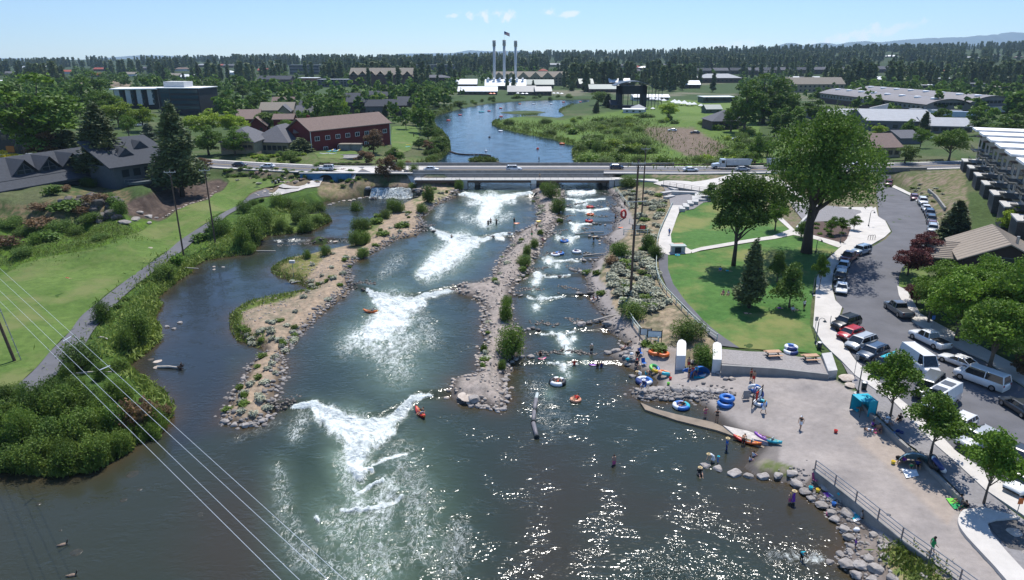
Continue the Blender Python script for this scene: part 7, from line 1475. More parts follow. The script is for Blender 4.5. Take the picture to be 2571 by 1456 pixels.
for a,b in (((158,857),(178,845)),((250,929),(276,918))):
	x0=W(a[0],a[1],13.7);x1=W(b[0],b[1],13.7); o=MB().tube([x0,x1],.05,5).build('cable_spacer',WIRE); meta(o,'%s spacer bar clamped between two power cables'%('left' if a[0]<200 else 'right'),'spacer')
SK=dict(light=(.50,.30,.21),tan=(.38,.21,.13),dark=(.12,.065,.04));
for k,v in SK.items(): mat('skin_'+k,v,.6,spec=.3)
mat('eye_dark',(.01,.01,.01),.3)
HAIRC=dict(brown=(.05,.03,.018),blond=(.35,.24,.11),black=(.01,.01,.01))
for k,v in HAIRC.items(): mat('hair_'+k,v,.8,.2,20)
def sk(pel,che,head,sl,el,wl,sr,er,wr_,kl,al,tl,kr,ar,tr_,hl=None,hr=None): return dict(pel=pel,che=che,head=head,L=(sl,el,wl),R=(sr,er,wr_),l=(hl,kl,al,tl),r=(hr,kr,ar,tr_))
POSES=dict(
 stand=sk((0,0,.95),(0,.01,1.30),(0,-.02,1.62),(.19,.01,1.42),(.24,.03,1.13),(.23,-.05,.88),(-.19,.01,1.42),(-.25,.03,1.13),(-.24,-.05,.88),(.11,-.02,.50),(.12,.02,.09),(.14,-.13,.03),(-.11,-.02,.50),(-.12,.02,.09),(-.14,-.13,.03)),
 walk=sk((0,0,.93),(0,-.03,1.28),(0,-.08,1.60),(.19,-.03,1.40),(.25,.10,1.15),(.22,.10,.90),(-.19,-.03,1.40),(-.24,-.10,1.13),(-.20,-.26,.95),(.11,-.16,.52),(.12,-.24,.10),(.13,-.40,.06),(-.11,.06,.50),(-.12,.28,.14),(-.13,.18,.03)),
 arms=sk((0,0,.95),(0,.01,1.30),(0,-.02,1.62),(.19,.01,1.42),(.36,-.05,1.25),(.24,-.18,1.45),(-.19,.01,1.42),(-.36,-.05,1.25),(-.24,-.18,1.45),(.11,-.02,.50),(.13,.02,.09),(.15,-.13,.03),(-.11,-.02,.50),(-.13,.02,.09),(-.15,-.13,.03)),
 bend=sk((0,.12,.88),(0,-.16,1.10),(0,-.42,1.16),(.18,-.24,1.14),(.22,-.34,.86),(.16,-.48,.62),(-.18,-.24,1.14),(-.22,-.34,.86),(-.16,-.48,.62),(.12,.02,.48),(.13,.08,.09),(.14,-.08,.03),(-.12,.02,.48),(-.13,.08,.09),(-.14,-.08,.03)),
 sit=sk((0,.1,.12),(0,.12,.48),(0,.05,.80),(.18,.10,.60),(.26,.16,.34),(.24,-.08,.22),(-.18,.10,.60),(-.26,.16,.34),(-.24,-.08,.22),(.16,-.36,.34),(.14,-.62,.08),(.15,-.76,.10),(-.16,-.36,.34),(-.14,-.62,.08),(-.15,-.76,.10)),
 chair=sk((0,.1,.42),(0,.14,.78),(0,.08,1.10),(.18,.12,.90),(.26,.10,.64),(.22,-.14,.60),(-.18,.12,.90),(-.26,.10,.64),(-.22,-.14,.60),(.14,-.36,.46),(.14,-.42,.08),(.14,-.56,.04),(-.14,-.36,.46),(-.14,-.42,.08),(-.14,-.56,.04)),
 recline=sk((0,.1,.16),(0,.40,.34),(0,.62,.56),(.18,.46,.40),(.42,.36,.36),(.50,.12,.34),(-.18,.46,.40),(-.42,.36,.36),(-.50,.12,.34),(.13,-.34,.34),(.13,-.74,.30),(.14,-.86,.38),(-.13,-.34,.34),(-.13,-.74,.30),(-.14,-.86,.38)),
 lie=sk((0,0,.12),(0,.36,.13),(0,.70,.14),(.18,.46,.12),(.30,.24,.09),(.28,0,.07),(-.18,.46,.12),(-.30,.30,.09),(-.24,.56,.08),(.11,-.44,.10),(.12,-.86,.08),(.13,-.98,.12),(-.11,-.44,.10),(-.12,-.86,.08),(-.13,-.98,.12)))
PB={}
def posemesh(k):
	if k in PB: return PB[k]
	p=POSES[k]; V_=[];Rd=[];E=[]
	def ad(c,r,par=None):
		V_.append(c); Rd.append(r if hasattr(r,'__len__') else (r,r)); i=len(V_)-1
		if par is not None: E.append((par,i))
		return i
	pel=ad(p['pel'],(.15,.115)); mid=tuple((a+b)/2 for a,b in zip(p['pel'],p['che'])); m=ad(mid,(.13,.10),pel); c=ad(p['che'],(.15,.11),m)
	hd=Vector(p['head']); cv_=Vector(p['che']); up=(hd-cv_).normalized(); nb=ad(tuple(cv_+up*.15),(.085,.07),c); nk=ad(tuple(cv_+up*.20),.052,nb); h1=ad(tuple(hd-up*.045),(.075,.085),nk); ad(tuple(hd+up*.06),(.085,.098),h1)
	for s,kk in ((1,'L'),(-1,'R')):
		a,b,w_=[Vector(q) for q in p[kk]]; i=ad(tuple(a),.058,nb); j=ad(tuple((a+b)/2),.048,i); j=ad(tuple(b),.040,j); k2=ad(tuple(b+(w_-b)*.4),.038,j); k2=ad(tuple(w_),.026,k2); d=(w_-b).normalized(); sd_=d.cross(Vector((0,1,0.3))).normalized(); pa=ad(tuple(w_+d*.05),(.034,.02),k2)
		for f_ in range(4):
			o=w_+d*.095+sd_*(.028*(f_-1.5)/1.5); q=ad(tuple(o),.009,pa); ln=(.055,.07,.075,.05)[f_]; q=ad(tuple(o+d*ln*.55-Vector((0,.008,0))),.0085,q); ad(tuple(o+d*ln-Vector((0,.022,0))),.0075,q)
		o=w_+d*.04+sd_*.045; q=ad(tuple(o),.011,k2); ad(tuple(o+d*.04+sd_*.014),.009,q)
	for s,kk in ((1,'l'),(-1,'r')):
		_,b,a_,t=p[kk]; hp=Vector(p['pel'])+Vector((s*.09,0,-.03)); b=Vector(b);a_=Vector(a_);t=Vector(t)
		i=ad(tuple(hp),.095,pel); i=ad(tuple(hp+(b-hp)*.5),.078,i); i=ad(tuple(b),.056,i); i=ad(tuple(b+(a_-b)*.35),.055,i); i=ad(tuple(a_),.036,i); i=ad(tuple(a_+(t-a_)*.5+Vector((0,0,-.01))),(.04,.03),i); ad(tuple(t),(.036,.02),i)
	me=bpy.data.meshes.new('body_'+k); me.from_pydata(V_,E,[]); o=bpy.data.objects.new('tmp',me); COL.objects.link(o)
	md=o.modifiers.new('s','SKIN'); sv=me.skin_vertices[0].data
	for i,r in enumerate(Rd): sv[i].radius=r
	sv[0].use_root=True; o.modifiers.new('u','SUBSURF').levels=1
	dg=bpy.context.evaluated_depsgraph_get(); nm=bpy.data.meshes.new_from_object(o.evaluated_get(dg)); bpy.data.objects.remove(o); bpy.data.meshes.remove(me)
	nm.name='body'; vs=[tuple(v.co) for v in nm.vertices]; fs=[list(q.vertices) for q in nm.polygons]; bpy.data.meshes.remove(nm)
	mb=MB(); mb.add(vs,fs); fw=Vector((0,-1,0));
	if k in('lie',): fw=Vector((0,0,1))
	if k=='bend': fw=Vector((0,-.5,-.86))
	rt=Vector((1,0,0)); mb.ball(tuple(hd+fw*.098-up*.0),(.014,.022,.022),1,0,6,5)
	for s in(-1,1): mb.ball(tuple(hd+rt*.083*s),(.012,.02,.03),1,0,6,5)
	mb.m=1
	for s in(-1,1): mb.ball(tuple(hd+fw*.086+rt*.034*s+up*.03),(.011,.011,.009),1,0,6,5)
	mb.m=2; mb.ball(tuple(hd+fw*.088-up*.045),(.024,.010,.007),1,0,6,5)
	PB[k]=(mb,p,hd,up,fw); return PB[k]
def cloth(k,part):
	mb,p,hd,up,fw=posemesh(k); q=MB(); pel=Vector(p['pel']);che=Vector(p['che']); ax=(che-pel).normalized()
	def ring(c,ax,rx_,ry_,n=12):
		a=Vector((1,0,0)); b=ax.cross(a).normalized(); return [tuple(c+a*math.cos(t)*rx_+b*math.sin(t)*ry_) for t in [2*math.pi*i/n for i in range(n)]]
	def loft(rs):
		n=len(rs[0]); b=len(q.v); [q.v.extend(r) for r in rs]
		for i in range(len(rs)-1):
			for j in range(n): q.f.append([b+i*n+j,b+i*n+(j+1)%n,b+(i+1)*n+(j+1)%n,b+(i+1)*n+j]); q.mi.append(0)
	if part in('shirt','dress','top'):
		d_=(che-pel).length; rs=[ring(pel+ax*(.02 if part!='top' else d_*.62),ax,.175,.135),ring(pel+ax*d_*.75,ax,.165,.125),ring(che,ax,.185,.14),ring(che+ax*.10,ax,.19,.12),ring(che+ax*.17,ax,.10,.085)]
		if part=='dress': rs=[ring(pel-Vector((0,0,.38)) if k in('stand','walk','arms','bend') else pel-ax*.1,Vector((0,0,1)) if k!='lie' else ax,.24,.22)]+rs
		if part=='top': rs=rs[1:4]
		loft(rs)
		if part=='shirt':
			for kk in 'LR': a,b,_w=[Vector(z) for z in p[kk]]; q.tube([tuple(a),tuple(a+(b-a)*.75)],[.075,.065],8,False)
	if part in('shorts','trousers','briefs'):
		loft([ring(pel-ax*.07,ax,.165,.13),ring(pel,ax,.178,.14),ring(pel+ax*.08,ax,.165,.13)])
		for s,kk in((1,'l'),(-1,'r')):
			_,b,a_,t=p[kk]; hp=pel+Vector((s*.09,0,-.03)); b=Vector(b); a_=Vector(a_)
			if part=='shorts': q.tube([tuple(hp),tuple(hp+(b-hp)*.75)],[.11,.10],8,False)
			elif part=='trousers': q.tube([tuple(hp),tuple(b),tuple(b+(a_-b)*.9)],[.11,.085,.065],8,False)
			else: q.tube([tuple(hp),tuple(hp+(b-hp)*.15)],[.112,.10],8,False)
	if part=='hair': q.ball(tuple(hd+up*.045-fw*.022),(.098,.105,.095),3,.05,10,7); q.ball(tuple(hd-up*.03-fw*.06),(.085,.06,.11),4,.05,8,6)
	if part=='hat': q.lathe([(.24,.03),(.23,.04),(.11,.05),(.10,.14),(.05,.16),(0,.16)],16,tuple(hd+Vector((0,0,.02))))
	if part=='cap': q.ball(tuple(hd+up*.05),(.106,.112,.085),3,0,10,6); q.cbox(tuple(hd+up*.04+fw*.14),(.14,.12,.015))
	return q
_pc={}
mat('lip_red',(.3,.1,.08),.5); mat('straw_hat',(.55,.42,.22),.8,.1,20)
def fab(c): return mat('fabric_'+c,COLS[c],.85,.08,8)
def person(px,py,pose,label,wear,skin='light',rz=None,s=1.0,hair='brown',group=None,sink=0,dz=0,z=None,at=None):
	if at: x,y,zz=at
	elif z is not None: x,y,zz=W(px,py,z)
	elif sink: x,y,zz=GW(px,py)
	else:
		x,y,zz=G(px,py);
		zz=max(zz,float(wz(np.array([x]),np.array([y]))[0])-.35) if wsd(np.array([x]),np.array([y]))[0]>0 else zz
	e=thing('person',label,'person',(x,y,zz-sink+dz),rnd.uniform(-1,1) if rz is None else rz,group,s)
	def lk(n,key,build,mats,par=e,sm=True):
		if key not in _pc: _pc[key]=build().mesh(n,mats,sm)
		return link(n,_pc[key],par)
	b=lk('body',(pose,skin),lambda:posemesh(pose)[0],[_M['skin_'+skin],_M['eye_dark'],_M['lip_red']])
	for part,c in wear.items():
		m=_M['straw_hat'] if (part=='hat' and c=='straw') else fab(c); lk(part,(pose,part,m.name),lambda:cloth(pose,part),m)
	lk('hair',(pose,'hair',hair),lambda:cloth(pose,'hair'),_M['hair_'+hair])
	return e
P_=person
P_(2009,1077,'walk','person in dark tank top, white shorts and white cap walking on the beach',dict(top='black',shorts='white',cap='white'),'tan',-.8)
P_(1916,1037,'walk','person in a pale wrap walking beside the beach rack',dict(dress='white'),'tan',.6,hair='blond')
P_(1769,1056,'arms','woman in a pale pink bikini standing on the wet ramp',dict(top='pink',briefs='pink'),'light',.3); P_(1799,1060,'arms','woman in a black bikini standing on the wet ramp',dict(top='black',briefs='black'),'tan',-.2)
P_(1824,1128,'stand','person in a blue shirt and straw hat wading near the kayaks',dict(shirt='blue',trousers='navy',hat='straw'),'light',1.2,sink=.3)
P_(1866,1116,'bend','bare backed person bending over the red and orange kayak',dict(shorts='black'),'tan',2.6,sink=.15)
P_(1893,1146,'sit','child in white and navy crouching at the water edge, right one',dict(shirt='white',shorts='navy'),'light',1.8,.75,'black'); P_(1884,1157,'sit','child in a white shirt crouching at the water edge, left one',dict(shirt='white',shorts='navy'),'light',1.2,.7,'black')
P_(1787,1160,'bend','person in white with a straw sun hat leaning to a child',dict(dress='white',hat='straw'),'light',-1.4,sink=.2,hair='blond'); P_(1802,1163,'stand','small child in a blue suit and hat beside the sun hatted person',dict(shirt='blue',shorts='blue',hat='teal'),'light',1.4,.62,sink=.2)
P_(1757,1190,'sit','person in black with a straw hat sitting in the shallows by the first rock',dict(shirt='black',hat='straw'),'light',0,sink=.1)
P_(1541,1166,'stand','bare chested person in pink shorts wading alone in mid river',dict(shorts='pink'),'light',.4,sink=.55)
P_(1990,1262,'stand','person in a flowered dress and straw hat wading',dict(dress='purple',hat='straw'),'light',.5,sink=.35); P_(1982,1262,'stand','blond child held beside the wading person in the flowered dress',dict(shorts='pink'),'light',.3,.8,'blond',sink=.3)
P_(2013,1404,'bend','child in a teal and black wetsuit on the submerged ledge',dict(shirt='teal',trousers='black'),'tan',.3,.8,sink=.1); P_(2146,1378,'stand','small child behind the shore boulders',dict(shirt='purple',shorts='navy'),'tan',1.,.65,'black')
P_(2166,1302,'sit','person in a grey top sitting beside the teal patterned towel',dict(shirt='grey',shorts='black'),'tan',1.2,hair='brown'); P_(2337,1390,'walk','tanned person carrying a dark green towel past the railing',dict(shorts='green',shirt='green'),'dark',1.3,hair='black')
P_(2409,1262,'sit','person in a green swimsuit on the green blanket, upper one',dict(top='green',briefs='green'),'tan',-1.5,hair='black'); P_(2421,1278,'sit','person on the green blanket beside the stone kerb',dict(shirt='black',shorts='green'),'tan',-1.2,hair='black')
P_(2266,1161,'sit','person in purple sitting left of the grey blue tent',dict(shirt='purple',shorts='grey'),'tan',-1.2); P_(2287,1175,'sit','child in green in front of the grey blue tent',dict(shirt='green',shorts='navy'),'light',-.5,.7); P_(2303,1171,'sit','person in navy inside the grey blue tent',dict(shirt='navy',shorts='black'),'tan',-.4)
for i,(a,b,ps,wr__,rz,lb) in enumerate([(2228,1066,'sit',dict(shirt='white',hat='white'),.5,'person in white shirt and hat sitting on the low kerb under the first street tree'),(2193,1072,'sit',dict(shirt='purple',shorts='black'),.8,'person in purple in the group under the first street tree'),(2207,1082,'sit',dict(shorts='navy'),-.4,'bare shouldered person in the group under the first street tree'),(2190,1083,'lie',dict(top='white',briefs='white'),1.0,'person lying in front of the group under the first street tree'),(2258,1056,'sit',dict(shirt='black',shorts='black'),-.9,'person in black in the shade behind the first street tree'),(2153,1026,'sit',dict(shirt='black',shorts='grey'),.2,'person sitting inside the turquoise cabana')]): P_(a,b,ps,lb,wr__,'tan',rz)
P_(1884,956,'stand','person with a red towel standing on the sand below the terrace, left one',dict(top='red',shorts='black'),'tan',.6); P_(1891,962,'stand','person in red shorts below the terrace, right one',dict(shorts='red'),'tan',-.9)
for a,b,lb,w_ in [(1729,951,'person holding the upright blue board by the blue tent',dict(top='black',briefs='black')),(1738,948,'person in dark red beside the blue tent',dict(top='red',briefs='red')),(1728,926,'person behind the group at the blue tent',dict(shorts='red')),(1747,946,'person in teal leaning at the blue tent',dict(shirt='teal',shorts='navy'))]: P_(a,b,'stand',lb,w_,'tan')
P_(1605,958,'bend','person in a white shirt and straw hat bending over the raft',dict(shirt='white',shorts='white',hat='straw'),'light',-1.2); P_(1623,950,'bend','person in teal shorts beside the raft',dict(shorts='teal'),'tan',.8); P_(1605,938,'stand','person in a white cap standing at the cove',dict(shirt='tan',cap='white'),'light',.3,.8); P_(1599,921,'chair','person reading in a low black chair at the cove',dict(shirt='black',cap='red'),'light',.3); P_(1601,898,'chair','person in a dark chair behind the rocks',dict(shirt='black',shorts='grey'),'tan',-.3)
P_(1484,904,'stand','person with a pale cap standing on the ledge rocks',dict(shirt='tan',shorts='black',cap='white'),'light',.2); P_(1568,877,'sit','person in pink lying on the rocks above the cove',dict(top='pink',briefs='pink'),'light',-1.2); P_(1577,875,'bend','person in black and tan behind the one in pink',dict(shirt='tan',shorts='black'),'light',1.)
P_(1613,985,'chair','person in a hat sitting in a blue chair on the rock jetty',dict(shirt='navy',shorts='white',hat='white'),'light',-.9,dz=.55)
for a,b,lb,w_ in [(1442,916,'swimmer in the froth of the last ledge',dict(shirt='red')),(1500,922,'swimmer in a black suit holding the purple board',dict(shirt='black')),(1510,922,'swimmer behind the purple board, right one',dict(shirt='navy')),(1357,894,'swimmer climbing the rocks left of the last ledge',dict(shirt='black')),(1134,590,'surfer in black riding the third wave',dict(shirt='black'))]: P_(a,b,'arms',lb,w_,'light',None,1,sink=.9)
for a,b,lb,w_ in [(1400,962,'person with a green cap paddling the black and white tube',dict(shorts='red',cap='green')),(1445,1006,'person in red sitting in the peach ring',dict(shirt='red')),(1710,1022,'child in dark sitting in the blue and white ring',dict(shirt='black')),(1481,521,'rider in the first red raft',dict(shirt='orange')),(1482,540,'rider in the orange raft',dict(shorts='blue')),(1477,556,'left rider in the shared red raft',dict(shirt='navy')),(1482,556,'right rider in the shared red raft',dict(shirt='blue')),(1417,607,'rider in the blue raft of the right channel',dict(shorts='navy')),(1448,634,'rider in the white and navy float',dict(shirt='navy',cap='white')),(1394,641,'rider in the white float',dict(shorts='navy')),(1405,638,'rider on the blue float',dict(shorts='black')),(1056,1041,'paddler in black in the red inflatable kayak',dict(shirt='black',shorts='black')),(931,785,'paddler in black in the orange kayak',dict(shirt='black',cap='black'))]: P_(a,b,'recline',lb,w_,'tan',None,.95,z=None,sink=-.08)
for a,b,ps,lb,w_ in [(1490,615,'stand','person carrying a surfboard through the right channel',dict(top='black',shorts='black')),(1545,555,'stand','person standing at the water by the gravel trail',dict(shorts='black')),(1560,550,'stand','person in dark red beside the large red ring',dict(shirt='red',shorts='navy')),(1568,520,'stand','person in dark clothes on the upper gravel trail',dict(shirt='black',shorts='black')),(1335,596,'stand','person in green shorts on the middle bar',dict(shorts='green')),(1347,575,'bend','bare chested person with a yellow board on the middle bar',dict(shorts='black')),(1363,610,'bend','person in pink stepping off the middle bar',dict(top='pink',shorts='pink')),(1291,577,'stand','surfer with an orange board at the rock ledge',dict(shirt='black',shorts='black')),(1226,583,'stand','surfer in a black wetsuit at the third wave, left one',dict(shirt='black',trousers='black')),(1232,578,'stand','bare backed surfer between two wetsuited ones',dict(trousers='black')),(1247,580,'arms','surfer in a black wetsuit at the third wave, right one',dict(shirt='black',trousers='black')),(1680,592,'walk','person in blue walking on the broad concrete walk',dict(shirt='blue',trousers='navy')),(1353,414,'stand','paddler standing on a board on the pond',dict(shirt='black',shorts='black')),(1039,344,'stand','person standing on the lawn by the red building',dict(shirt='black',trousers='black')),(2018,778,'stand','person in white standing under the dark pointed shade tree',dict(shirt='white',shorts='black'))]:
	P_(a,b,ps,lb,w_,'tan')
P_(1355,449,'stand','person standing on the footbridge above the middle pier',dict(shirt='tan',shorts='black'),'tan',0,z=5.5)
for a,b,ps,lb,w_ in [(1489,754,'sit','left one of two people on the white towel by the gravel trail',dict(top='red',briefs='black')),(1499,753,'sit','right one of two people on the white towel by the gravel trail',dict(top='black',briefs='black')),(1815,740,'sit','left sunbather on the purple blanket',dict(top='pink',briefs='pink')),(1828,741,'sit','right sunbather beside the purple blanket',dict(top='white',briefs='white')),(1808,681,'sit','left person in the shade of the leaning cottonwood',dict(shirt='blue')),(1830,682,'lie','right person in the shade of the leaning cottonwood',dict(shirt='teal')),(1880,789,'lie','sunbather under the slim grey green pine',dict(briefs='black')),(1961,776,'lie','person lying under the dark pointed shade tree',dict(shirt='purple')),(1990,781,'sit','person in white sitting under the dark pointed shade tree',dict(shirt='white')),(1999,780,'lie','person lying beside the one in white',dict(shirt='grey')),(172,700,'lie','sunbather on a white towel on the left lawn',dict(top='red',briefs='red'))]: P_(a,b,ps,lb,w_,'light',1.2 if ps=='lie' else None)
def blanket(name,poly,c,label,c2=None,dz=.06):
	P=[G(a,b) for a,b in poly]; c0=np.mean(np.array(P),0); n=6; q=MB()
	if len(P)==4:
		P=np.array(P)
		for i in range(n+1):
			for j in range(n+1):
				u_,v_=i/n,j/n; p=(P[0]*(1-u_)+P[1]*u_)*(1-v_)+(P[3]*(1-u_)+P[2]*u_)*v_; q.v.append((p[0]-c0[0],p[1]-c0[1],p[2]-c0[2]+dz+rnd.uniform(0,.05)))
		for i in range(n):
			for j in range(n): q.f.append([i*(n+1)+j,(i+1)*(n+1)+j,(i+1)*(n+1)+j+1,i*(n+1)+j+1]); q.mi.append((j*len(c))//n if len(c)>1 else 0)
	return meta(q.build(name,[fab(k) for k in c],None,False,tuple(c0)),label,'towel' if name=='towel' else 'blanket')
blanket('towel',[(1838,806),(1868,806),(1870,816),(1842,816)],['yellow','orange','white'],'yellow, orange and white striped towel on the lawn')
blanket('blanket',[(1805,741),(1820,735),(1838,742),(1822,747)],['purple'],'purple blanket of the two sunbathers'); blanket('towel',[(1864,786),(1885,784),(1898,791),(1876,795)],['teal','white','red'],'striped towel in the shade of the slim pine')
blanket('towel',[(1480,751),(1503,744),(1506,750),(1486,759)],['white'],'white towel of the pair by the gravel trail'); blanket('towel',[(158,703),(178,699),(180,703),(162,708)],['white'],'white towel on the left lawn')
blanket('blanket',[(2065,1240),(2095,1234),(2113,1248),(2086,1262)],['purple','grey'],'dark purple picnic cloth between the boulders and the railing wall'); blanket('towel',[(2078,1240),(2096,1236),(2104,1246),(2090,1250)],['white'],'white towel on the dark purple cloth',dz=.12)
blanket('towel',[(2130,1278),(2150,1272),(2168,1304),(2144,1312)],['teal','white','teal','white'],'teal and white patterned towel by the railing wall'); blanket('blanket',[(2263,1178),(2300,1180),(2307,1196),(2275,1202)],['white'],'white blanket in front of the grey blue tent')
blanket('blanket',[(2374,1252),(2404,1252),(2425,1276),(2396,1280)],['lime','green'],'bright green picnic blanket'); blanket('blanket',[(2133,1022),(2150,1016),(2160,1030),(2152,1036)],['white','teal'],'white and teal mat at the cabana entrance')
blanket('blanket',[(2178,1072),(2200,1064),(2222,1078),(2198,1090)],['grey','pink'],'crumpled blanket of the group under the first street tree'); blanket('blanket',[(1738,938),(1765,934),(1768,950),(1742,952)],['blue','teal'],'blue mat inside the blue tent')
def domet(px,py,c,label,R_=1.3,rz=0,h=1.25):
	x,y,z=G(px,py); e=thing('beach_tent',label,'tent',(x,y,z),rz); n=10; q=MB(); vs=[]
	for i in range(n+1):
		t=math.pi*i/n
		for j in range(7):
			s=math.pi*.5*j/6; vs.append((R_*math.cos(t),R_*.15+R_*1.0*math.sin(s)*math.sin(t)**.7-.5,h*math.sin(t)*math.cos(s)))
	q.add(vs,[(i*7+j,(i+1)*7+j,(i+1)*7+j+1,i*7+j+1) for i in range(n) for j in range(6)]); q.build('canopy',mat('tent_fabric_'+c,COLS[c] if c in COLS else (.18,.30,.35),.6,.1,3),e,True)
	q=MB(); [q.tube([(R_*math.cos(t)*1.01,R_*.15+R_*1.01*math.sin(s)*math.sin(t)**.7-.5,h*1.01*math.sin(t)*math.cos(s)) for t in np.linspace(0,math.pi,12)],.02,4) for s in (0,.55,1.1)]; q.build('poles',DARKM,e)
	return e
domet(1755,944,'blue','blue pop up beach tent near the rock jetty',1.5,.4,1.4); domet(2300,1172,'slate','grey blue half dome tent beneath the second street tree',1.6,-.5,1.5)
x,y,z=G(2165,1036); e=thing('cabana','turquoise square pop up cabana with an open front','tent',(x,y,z),.12); TQ=mat('turquoise_fabric',(.01,.36,.48),.6,.08,3); a=.95
q=MB(); q.add([(-a,-a,1.9),(a,-a,1.9),(a,a,1.9),(-a,a,1.9),(0,0,2.15)],[(0,1,4),(1,2,4),(2,3,4),(3,0,4)]); q.build('roof',TQ,e); q=MB(); q.box(a-.02,a,-a,a,0,1.9); q.box(-a,a,a-.02,a,0,1.9); q.box(-.05,a-.03,-a,-a+.02,.0,1.89); q.build('wall',TQ,e); q=MB(); [q.tube([(i*a,j*a,0),(i*a,j*a,1.92)],.03,5) for i in(-1,1) for j in(-1,1)]; q.build('frame',DARKM,e)
def picnic(px,py,label,rz=0,zt=None):
	x,y,z=G(px,py) if zt is None else W(px,py,zt); e=thing('picnic_table',label,'picnic table',(x,y,z+.12),rz); q=MB(); [q.box(-.95,.95,-.42+k*.17,-.27+k*.17,.74,.79) for k in range(5)]; q.build('tabletop',PLK,e)
	for s in(-1,1): MB().box(-.95,.95,s*.78-.14,s*.78+.14,.43,.48).build('bench',PLK,e)
	for s in(-1,1): q=MB(); q.cbox((s*.7,0,.36),(.1,.12,.74)); q.cbox((s*.7,0,.36),(.08,1.6,.08)); q.cbox((s*.7,0,.04),(.1,1.2,.08)); q.build('leg',DARKM,e)
for s_ in (-1,1): pass
picnic(1940,897,'left tan picnic table on the paved terrace',.1,2.1); picnic(2034,907,'right tan picnic table on the paved terrace',.1,2.1); picnic(1703,622,'tan picnic table at the bend of the concrete walk',.1)
x,y,z=G(1703,637); e=thing('trash_shelter','small pale enclosure beside the picnic table','bin enclosure',(x,y,z)); MB().box(-1.3,1.3,0,1.3,0,1.5).build('wall',CONCL,e); MB().box(-1.5,1.5,-.2,1.5,1.5,1.6).build('lid',mat('grey_green_lid',(.35,.40,.38),.6),e); MB().box(-.7,.5,-.04,.0,.1,1.3).build('door',DARKM,e)
def binn(px,py,label): x,y,z=G(px,py); e=thing('trash_bin',label,'trash bin',(x,y,z+.1)); MB().lathe([(0,0),(.28,0),(.32,.95),(0,.95)],14).build('body',DARKM,e,True); MB().lathe([(.34,.95),(.34,1.03),(.15,1.1),(0,1.1)],14).build('lid',GALV,e)
binn(2168,980,'dark round trash bin beside the lamp post at the beach'); binn(1687,634,'dark trash bin left of the pale enclosure'); binn(2056,878,'dark trash bin at the end of the terrace lawn'); binn(694,474,'left one of two dark boxes at the fork of the pale path'); binn(702,473,'right one of two dark boxes at the fork of the pale path')
def lamp(px,py,top,label,rz=0,d=1):
	x,y,z=G(px,py); h=hrow(y,top,z); e=thing('lamp_post',label,'street lamp',(x,y,z),rz); q=MB(); q.tube([(0,0,0),(0,0,.5),(0,0,.52),(0,0,h*.85)],[.17,.15,.08,.06],8); q.build('post',mat('dark_green_grey_paint',(.045,.06,.065),.6),e,True)
	q=MB(); q.tube([(0,0,h*.84),(.05*d,0,h*.95),(.35*d,0,h),(.75*d,0,h*.96),(.82*d,0,h*.90)],.035,6); q.build('arm',_M['dark_green_grey_paint'],e); q=MB(); q.lathe([(.03,.12),(.1,.1),(.24,-.1),(.27,-.12),(0,-.10)],14,(.82*d,0,h*.88)); q.build('lamp_shade',_M['dark_green_grey_paint'],e)
	MB().lathe([(0,-.2),(.45,-.2),(.45,.12),(0,.12)],12).build('base',CONCL,e)
lamp(2047,864,798,'goose neck street lamp by the red hatchback'); lamp(2153,989,900,'goose neck street lamp beside the round trash bin',0,1); lamp(2040,742,688,'slim lamp post by the bike hoops on the lawn edge'); lamp(2048,635,600,'goose neck lamp post at the lawn edge near the huge cottonwood'); lamp(2180,570,528,'street lamp on the plaza'); lamp(2109,612,582,'lamp post at the mulch bed')
def signp(px,py,top,label,c='white',rz=0,w_=.45,h_=.6):
	x,y,z=G(px,py); h=hrow(y,top,z); e=thing('sign_post',label,'sign',(x,y,z),rz); MB().tube([(0,0,0),(0,0,h)],.035,6).build('post',GALV,e); MB().box(-w_/2,w_/2,-.06,-.03,h-h_,h).build('sign_panel',PM(c) if c!='grey' else GALV,e)
signp(2044,841,795,'slim sign post left of the goose neck lamp','grey'); signp(2144,943,892,'slim sign post behind the pale stone block','grey'); signp(2285,1052,1010,'slim sign post between the street trees','grey'); signp(2338,825,792,'sign post on the verge beside the pale sidewalk','blue'); signp(2412,600,580,'small blue sign on the planted bank','blue') ; signp(2265,690,672,'small sign on the grassy street corner','grey'); signp(685,470,455,'low plaque sign at the fork of the pale path','grey'); signp(2550,1300,1250,'reddish post at the right edge behind the stone block','orange')
for a,b,w_,lb,col in [(1596,587,1.6,'left notice board at the trail fence','grey'),(1613,587,1.2,'right notice board at the trail fence','red'),(1620,856,1.6,'left information board beside the beach fence','white'),(1642,862,2.0,'right information board beside the beach fence','white')]:
	x,y,z=G(a,b); e=thing('notice_board',lb,'notice board',(x,y,z),-.15); q=MB(); [q.box(s*w_/2-.05,s*w_/2+.05,-.05,.05,0,2.1) for s in(-1,1)]; q.build('posts',WOODD,e); f=MB().box(-w_/2,w_/2,-.05,.03,.9,1.95).build('board',DARKM,e); MB().box(-w_/2+.1,w_/2-.1,-.09,-.051,1.,1.85).build('poster',PM(col) if col!='grey' else CONCL,f)
for i,a in enumerate([(2084,812),(2098,815),(2112,818)]): x,y,z=G(*a); meta(link('bollard',MB().tube([(0,0,0),(0,0,1.0)],.05,8).mesh('bollard',GALV),None,(x,y,z+.2)),'slim grey post on the sidewalk before the black vehicle','bollard','slim posts on the sidewalk')
x,y,z=G(2188,604); q=MB(); [q.tube([(-.9+k*.55,0,0),(-.9+k*.55,0,.7),(-.75+k*.55,0,.95),(-.5+k*.55,0,.95),(-.35+k*.55,0,.7),(-.35+k*.55,0,0)],.045,6) for k in range(3)]; meta(q.build('bike_rack',DARKM,None,False,(x,y,z+.22),.2),'looped dark bike rack on the pale sidewalk','bike rack')
